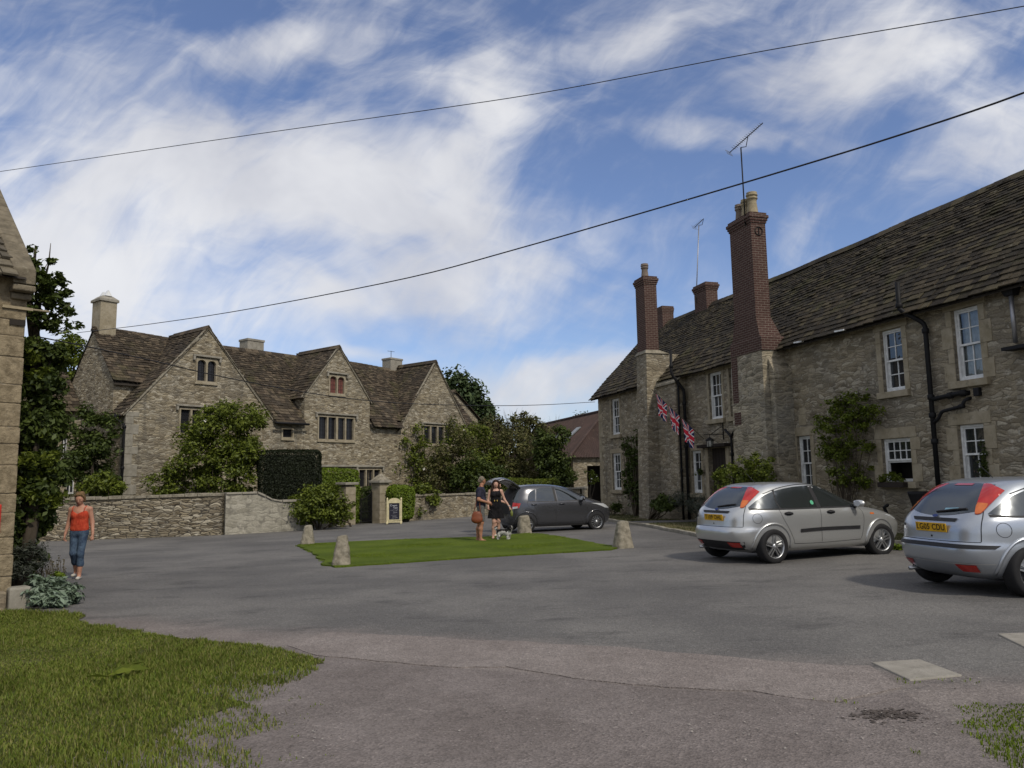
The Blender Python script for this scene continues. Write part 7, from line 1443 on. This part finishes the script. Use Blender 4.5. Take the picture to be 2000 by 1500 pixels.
# --- woman in the black dress facing us
g0 = gnd(969, 1053); wb_ = Person('woman in short black dress with long dark hair holding the dog lead', (g0.x, g0.y+.06, g0.z), .06, M_SKIN3)
hip, wai, che, nek, hd_ = V3(0, 0, .92), V3(0, -.005, 1.08), V3(0, 0, 1.28), V3(0, .0, 1.41), V3(.005, -.02, 1.565)
S = SDF(BX0, BX1, .011); torso(S, hip, wai, che, nek, hd_, (.16, .125, .15)); S.cap(che+V3(0, 0, .05), nek, .07, .05, .05); S.cap(nek, nek+V3(0, -.01, .07), .05, .047, .03); wb_.head(S, hd_, (.1, -1, .0))
Ls, Le, Lw = V3(.165, .01, 1.36), V3(.25, .0, 1.12), V3(.385, -.06, .92); Rs, Re, Rw = V3(-.165, .01, 1.36), V3(-.215, .0, 1.11), V3(-.225, -.13, .93)
for q, (sh, el, wr), d in ((1, (Ls, Le, Lw), (.5, -.3, -.9)), (-1, (Rs, Re, Rw), (-.05, -.55, -.9))): S.cap(V3(q*.06, 0, 1.37), sh, .058, .048, .05); limb(S, [sh, el, wr], [.046, .037, .025], .02); wb_.hand(S, wr, d, 1.15, (-q*.3, -1, .2), (-q, 0, 0))
Lh, Lk, La = V3(.08, 0, .88), V3(.075, -.02, .49), V3(.055, .06, .09); Rh, Rk, Ra = V3(-.08, 0, .88), V3(-.06, -.03, .49), V3(-.085, .01, .09)
for (h, k, a) in ((Lh, Lk, La), (Rh, Rk, Ra)): limb(S, [h, k], [.082, .055], .04); limb(S, [k, k*.58+a*.42+V3(0, .022, 0), a], [.05, .054, .035], .03)
foot(S, La, (.3, -1, 0), 0.); foot(S, Ra, (-.1, -1, 0), 0.)
bd = S.mesh('body', M_SKIN3, wb_.t); wb_.face(bd)
S = SDF(BX0, BX1, .011); torso(S, hip+V3(0, 0, .03), wai, che, nek, hd_, (.168, .130, .152), .010)
for q in (-1, 1): S.ell((q*.07, -.085, 1.26), (.07, .06, .068), .03); S.cap((q*.105, -.06, 1.33), (q*.10, .0, 1.41), .032, .028, .02); S.cap((q*.10, .0, 1.41), (q*.10, .07, 1.33), .028, .03, .02)
for o in (-1, -.5, 0, .5, 1): S.cap(hip+V3(o*.09, 0, .06), V3(o*.155, -.01+.02*math.sin(o*5), .60), .085, .085, .04)
S.keep((0, 0, -1), -.585); S.mesh('dress', M_BLKDR, wb_.t)
mb = MB(); mb.tube([(.145*math.cos(a), .10*math.sin(a)-.005, 1.09) for a in [i*math.tau/20 for i in range(21)]], .014, 6); mb.build('belt', M_IRON, wb_.t, True)
mb = MB(); M_GOLD = mat('brass_buckle', (.65, .45, .12), .3, .9)
for x in (-.035, .04): mb.box((x-.014, -.125, 1.068), (x+.014, -.108, 1.112))
mb.build('buckle', M_GOLD, wb_.t, bevel=.004)
S, P = wb_.hair('hair', M_DKHAIR, [('e', (0, -.022, .042), (.088, .096, .090)), ('c', (-.075, -.01, .02), (-.10, -.01, -.24), .038, .04), ('c', (.075, -.01, .02), (.115, .0, -.26), .038, .045), ('c', (0, -.07, 0), (0, -.07, -.25), .08, .085), ('c', (.115, .01, -.16), (.12, .03, -.30), .04, .022), ('c', (-.05, .045, .085), (-.08, .03, 0), .026, .02), ('c', (.04, .045, .088), (.08, .03, 0), .026, .02)])
S.mesh('hair', M_DKHAIR, wb_.t)
mb = MB(); mb.tube([tuple(Lw+V3(.03*math.cos(a), .03*math.sin(a), .01)) for a in [i*math.tau/12 for i in range(13)]], .012, 6); mb.build('bracelet', M_CLEAR, wb_.t, True)
wp_ = Vector((g0.x, g0.y+.06, g0.z))
bo = thing('drink_bottle', 'small greenish bottle held low in the left hand of the woman in black', 'bottle', wp_+Vector((.455, -.09, .64)), 0); mb = MB(); mb.lathe([(.0, 0), (.036, .005), (.038, .12), (.015, .165), (.015, .2), (0, .2)], 14); mb.build('bottle_glass', mat('green_liquid', (.20, .22, .06), .2), bo, True)
# --- person bending at the car boot, in a checked shirt, mostly hidden
g0 = Vector((-.58, 23.6, 0)); g0.z = G(g0.x, g0.y); pb_ = Person('person in pale checked shirt standing behind the couple at the open car boot', g0, 0, M_SKIN3)
S = SDF(BX0, BX1, .012); h0 = V3(0, 0, .90); torsoY(S, [h0, V3(.01, 0, 1.05), V3(.02, 0, 1.27), V3(.03, 0, 1.37)], [.16, .15, .17, .09], [.10, .09, .10, .06]); S.cap(V3(.03, 0, 1.36), V3(.06, 0, 1.46), .055, .05, .03); pb_.head(S, V3(.10, .0, 1.54), (1, .1, -.35))
for q in (-1, 1): sh, el, wr = V3(.02, q*.20, 1.32), V3(.08, q*.23, 1.08), V3(.28, q*.16, 1.02); S.cap(V3(.02, q*.07, 1.33), sh, .06, .05, .05); limb(S, [sh, el, wr], [.048, .04, .028]); pb_.hand(S, wr, (1, 0, -.3), .9, (0, -q*.3, 1), (0, -q, 0)); h, k, a = V3(0, q*.085, .87), V3(.03, q*.09, .48), V3(-.02, q*.09, .09); limb(S, [h, k], [.085, .058], .04); limb(S, [k, k*.6+a*.4, a], [.052, .056, .036], .03); foot(S, a, (1, 0, 0), 0.)
pb_.face(S.mesh('body', M_SKIN3, pb_.t)); S = SDF(BX0, BX1, .012); torsoY(S, [h0+V3(0, 0, -.02), V3(.01, 0, 1.05), V3(.02, 0, 1.27), V3(.03, 0, 1.36)], [.175, .165, .18, .09], [.11, .105, .11, .06], .012)
for q in (-1, 1): S.cap(V3(.02, q*.20, 1.32), V3(.06, q*.22, 1.15), .064, .06, .03)
S.keep((0, 0, -1), -.82); S.mesh('shirt', M_CHECK, pb_.t); S = SDF(BX0, BX1, .012)
for q in (-1, 1): S.cap(V3(0, q*.085, .88), V3(.03, q*.09, .5), .10, .085, .03)
S.mesh('shorts', M_SHOE if False else M_GREYSH, pb_.t); S, P = pb_.hair('hair', M_DKHAIR, [('e', (0, -.02, .045), (.086, .098, .087)), ('e', (0, -.06, 0), (.075, .05, .08))]); S.mesh('hair', M_DKHAIR, pb_.t)
S = SDF(BX0, (.5, .5, .3), .009)
for q in (-1, 1): S.cap((-.05, q*.09, .035), (.12, q*.09, .03), .044, .036, .01)
S.mesh('shoe', M_SHOE, pb_.t)
# --- dog: small shaggy white and black terrier, standing side on with its head towards us
g0 = gnd(985, 1055); dg_ = thing('dog', 'small shaggy white and black dog on a lead standing on the grass', 'dog', (g0.x, g0.y, g0.z), -.35)
M_DOGW = cloth_fn('white_fur', (.38, .37, .34), (.58, .57, .54), 30)
def m_fur(nt, b):
    o = nt.obj(); n = nt.noise(o, 26, 4, .6); w = nt.mix(nt.step(n, .3, .7), (.36, .35, .32), (.6, .59, .56)); p = nt.noise(nt.vmath('ADD', o, (.3, .1, .2)), 5.2, 3, .5); sp = nt.node('ShaderNodeSeparateXYZ'); nt.put(sp.inputs[0], o)
    f = nt.step(nt.math('ADD', p, nt.math('MULTIPLY', sp.outputs[2], .45)), .64, .68); nt.put(b.inputs['Base Color'], nt.mix(f, w, (.018, .017, .017))); nt.put(b.inputs['Normal'], nt.bump(nt.noise(o, 70, 3), .6, .01))
M_FUR = mat('white_and_black_fur', rough=.95, fn=m_fur, spec=.1)
S = SDF((-.35, -.2, -.03), (.35, .2, .46), .008)
S.cap((-.15, 0, .215), (.10, 0, .22), .082, .092, .03); S.cap((.10, 0, .215), (.13, 0, .2), .085, .075, .03); S.cap((.12, 0, .25), (.185, -.02, .31), .06, .055, .03)
for x, q in ((.12, -1), (.12, 1)): S.cap((x, q*.055, .17), (x+.005, q*.055, .09), .036, .028, .02); S.cap((x+.005, q*.055, .09), (x, q*.055, .02), .028, .026, .015); S.cap((x, q*.055, .02), (x+.03, q*.055, .018), .024, .018, .01)
for q in (-1, 1): S.cap((-.16, q*.05, .19), (-.135, q*.055, .12), .055, .036, .02); S.cap((-.135, q*.055, .12), (-.185, q*.055, .075), .034, .024, .015); S.cap((-.185, q*.055, .075), (-.175, q*.055, .02), .024, .024, .012); S.cap((-.175, q*.055, .02), (-.145, q*.055, .018), .024, .018, .01)
S.cap((-.21, 0, .26), (-.26, 0, .33), .03, .035, .02); S.cap((-.26, 0, .33), (-.22, 0, .37), .035, .025, .02)
S.ell((.205, -.03, .345), (.062, .062, .062), .02); S.cap((.215, -.07, .325), (.22, -.10, .315), .036, .03, .02); S.ell((.212, -.07, .292), (.036, .03, .035), .015)
S.mesh('body', M_FUR, dg_, 1)
mb = MB()
for q in (-1, 1): mb.tube([(.205+q*.055, -.02, .375), (.205+q*.082, -.03, .345), (.205+q*.080, -.04, .285)], [.02, .03, .018], 8)
mb.build('ear', M_BLKDR, dg_, True)
M_TANF = mat('tan_fur', (.30, .22, .12), .9); mb = MB(); mb.lathe([(0, -.006), (.014, 0), (0, .006)], 10); o = mb.build('nose', M_EYE, dg_, True); o.location = (.221, -.132, .322)
for q in (-1, 1): mb = MB(); mb.lathe([(0, -.008), (.009, 0), (0, .008)], 8); o = mb.build('eye', M_EYE, dg_, True); o.location = (.213+q*.026, -.088, .352)
rng = np.random.default_rng(77); me = [c for c in dg_.children if c.name.startswith('body')][0].data; VV = np.array([v.co for v in me.vertices]); k = rng.choice(len(VV), 1500); V, F = leaf_cloud(VV[k], .035, rng, -.6, .3); mesh_np('shaggy_coat', V, F, M_FUR, dg_)
A = wp_+Vector((-.235, -.20, .86)); B = Vector((g0.x, g0.y, g0.z))+Matrix.Rotation(-.35, 3, 'Z') @ Vector((.15, -.03, .30)); mb = MB(); mb.tube([Vector((0, 0, 0)), (B-A)*.5+Vector((0, 0, -.04)), B-A], .007, 6)
o = mb.build('dog_lead', M_IRON, None, True); o.location = A; tag(o, 'thin dark lead running from the hand of the woman in black to the dog', 'lead')
# ------------------------------------------------------------------ standing stones round the green
def stone(label, px, py, h, wb, wt, seed, rz):
    g = gnd(px, py); t = thing('marker_stone', label, 'stone', (g.x, g.y, g.z), rz, 'tapered stones round the green'); r = np.random.default_rng(seed); n = 14; V, F = [], []; ks = 9
    for i in range(ks+1):
        f = i/ks; z = -.06+(h+.06)*f; w = wb+(wt-wb)*f
        for j in range(n):
            a = math.tau*j/n; c, s_ = math.cos(a), math.sin(a); q = w/2/max(abs(c), abs(s_))**.85; q *= 1+r.uniform(-.05, .05); V.append((q*c+.03*f*math.sin(seed), q*s_*.92, z+r.uniform(-.012, .012)*(i > 0)+(.02*c if i == ks else 0)))
    F = [[i*n+j, i*n+(j+1) % n, (i+1)*n+(j+1) % n, (i+1)*n+j] for i in range(ks) for j in range(n)]+[[ks*n+j for j in range(n)]]
    o = mesh_np('stone_body', V, F, M_LICH, t); s = o.modifiers.new('sub', 'SUBSURF'); s.levels = s.render_levels = 2
    tx = bpy.data.textures.new('rough', 'CLOUDS'); tx.noise_scale = .12; d = o.modifiers.new('rough', 'DISPLACE'); d.texture = tx; d.strength = .03; d.texture_coords = 'GLOBAL'
    return t
stone('squat dark tapered stone at the far left corner of the green', 600, 1064, .56, .45, .22, 1, .3)
stone('pale tapered stone at the near left corner of the green', 666, 1105, .62, .41, .20, 2, .1)
stone('pale tapered stone with dark left side at the right corner of the green', 1217, 1070, .62, .48, .24, 3, .4)
stone('mossy tapered stone in front of the rear wheel of the grey car', 1025, 1042, .56, .48, .32, 4, .2)
# ------------------------------------------------------------------ chalk sign board
g0 = gnd(770, 1024); sg = thing('sign_board', 'cream framed swinging chalkboard sign standing by the gate pier', 'sign', (g0.x, 34.0, G(g0.x, 34.0)), .12)
sg.location.x = atY(770, 1000, 34).x; M_CREAM = mat('cream_gloss_paint', (.58, .52, .32), .4); M_CHALKB = mat('chalkboard', (.018, .018, .032), .7); M_CHALK = mat('chalk', (.55, .56, .6), .9)
mb = MB()
for x in (-.30, .30): mb.box((x-.035, -.03, .02), (x+.035, .03, 1.06)); mb.lathe([(.035, 1.06), (.045, 1.08), (.0, 1.16)], 10, (x, 0, 0)); mb.box((x-.045, -.30, .03), (x+.045, .30, .10)); mb.lathe([(.05, -.30), (.05, .30)], 10, (x, 0, .06), 'y') if False else None
mb.box((-.265, -.025, .06), (.265, .025, .12)); mb.box((-.265, -.025, .14), (.265, .025, .19)); mb.box((-.265, -.025, .90), (.265, .025, .96)); mb.box((-.265, -.02, .19), (-.225, .02, .90)); mb.box((.225, -.02, .19), (.265, .02, .90))
for sgx in (-1, 1): mb.lathe([(.0, -.32), (.05, -.31), (.05, -.24), (.0, -.23)], 10, (sgx*.30, 0, .055), 'y')
mb.prism([(.265*math.cos(math.pi*i/14), .96+.16*math.sin(math.pi*i/14)) for i in range(15)], lambda a, b: (a, -.02, b), lambda a, b: (a, .02, b)); mb.build('frame', M_CREAM, sg, bevel=.006)
mb = MB(); mb.box((-.223, -.012, .192), (.223, .012, .898)); cbd = mb.build('chalkboard', M_CHALKB, sg)
def text(txt, size, loc, rot, m, parent, name='lettering', ext=.0008, font_off=0.):
    cu = bpy.data.curves.new('txt', 'FONT'); cu.body = txt; cu.size = size; cu.align_x = 'CENTER'; cu.align_y = 'CENTER'; cu.extrude = ext; cu.offset = font_off; to = bpy.data.objects.new('txt', cu); COL.objects.link(to); dg = bpy.context.evaluated_depsgraph_get(); me = bpy.data.meshes.new_from_object(to.evaluated_get(dg)); bpy.data.objects.remove(to, do_unlink=True)
    me.materials.clear(); me.materials.append(m); o = bpy.data.objects.new(name, me); link(o, parent); o.location = loc; o.rotation_euler = rot; return o
text('Cream', .11, (-.03, -.014, .80), (R(90), 0, 0), M_CHALK, cbd); text('Teas', .10, (.05, -.014, .70), (R(90), 0, 0), M_CHALK, cbd)
mb = MB(); r = random.Random(4)                                                 # the smaller lines are too faint to read: chalk strokes
for (x0, x1, z) in ((-.16, .14, .60), (-.05, .12, .52), (-.06, .10, .485), (-.12, .11, .38), (-.08, .09, .32), (-.1, .13, .26)):
    x = x0; p = [(x, -.0135, z)]
    while x < x1: x += r.uniform(.012, .022); p.append((x, -.0135, z+r.uniform(-.02, .02)*(0 if z == .38 else 1)))
    mb.tube(p, .003, 4)
mb.build('chalk_writing', M_CHALK, cbd)
# ------------------------------------------------------------------ three union flags on a pole from the lantern bracket
M_FB, M_FW, M_FR = cloth_fn('flag_blue', (.012, .015, .06), (.02, .024, .08)), cloth_fn('flag_white', (.5, .49, .48), (.6, .59, .58)), cloth_fn('flag_red', (.42, .022, .04), (.50, .03, .05))
fa, fb = wp(10.75, -.62, 2.74), wp(7.6, -.95, 4.84); fp = thing('flag_pole', 'thin pole angling out above the door carrying three flags', 'pole', fa); mb = MB(); mb.tube([Vector((0, 0, 0)), fb-fa], .014, 8); mb.build('pole_shaft', M_BARK, fp, True)
def union(u, v):
    """0 blue 1 white 2 red for u,v in 0..1 (aspect 2:1)"""
    x, y = (u-.5)*60, (v-.5)*30
    if abs(x) < 3 or abs(y) < 3: return 2
    if abs(x) < 5 or abs(y) < 5: return 1
    d1 = (x-2*y)/math.sqrt(5); d2 = (x+2*y)/math.sqrt(5)
    s_ = x*y
    for d, on in ((d1, s_ > 0), (d2, s_ < 0)):
        if on and abs(d) < 3:
            o = d*(1 if x > 0 else -1)*(1 if d is d1 else -1); return 2 if -2 < o < 0 or (abs(d) < 1) else 1
    return 0
for i, (t0, lab) in enumerate(((.29, 'union flag nearest the lantern, lowest of the three on the pole'), (.55, 'middle union flag of the three on the angled pole'), (.80, 'uppermost and leftmost union flag on the angled pole'))):
    c = fa.lerp(fb, t0); f = thing('union_flag', lab, 'flag', c, 0, 'union flags over the door'); d = (fb-fa).normalized(); nx, ny = 64, 36; V, F, mi = [], [], []; Wd, Ht = .84, .80; rr = random.Random(i)
    dn = Vector((0, 0, -1)); nn = ROW_M.to_3x3() @ Vector((0, -1, 0)); dn = (dn-d*.12).normalized(); ph = rr.uniform(0, 6)
    for a in range(nx+1):
        for b in range(ny+1):
            u, v = a/nx, b/ny; V.append(d*(u-.5)*Wd*(1-.38*v)+dn*(.02+v*Ht*(1-.10*abs(u-.5)))+nn*(.05*v*math.sin(u*9+ph)+.03*v*math.sin(u*17+v*3+ph)))
    for a in range(nx):
        for b in range(ny): q = a*(ny+1)+b; F.append([q, q+ny+1, q+ny+2, q+1]); mi.append(union((a+.5)/nx, (b+.5)/ny))
    mesh_np('flag_cloth', V, F, M_FB, f, True, [M_FB, M_FW, M_FR], mi)
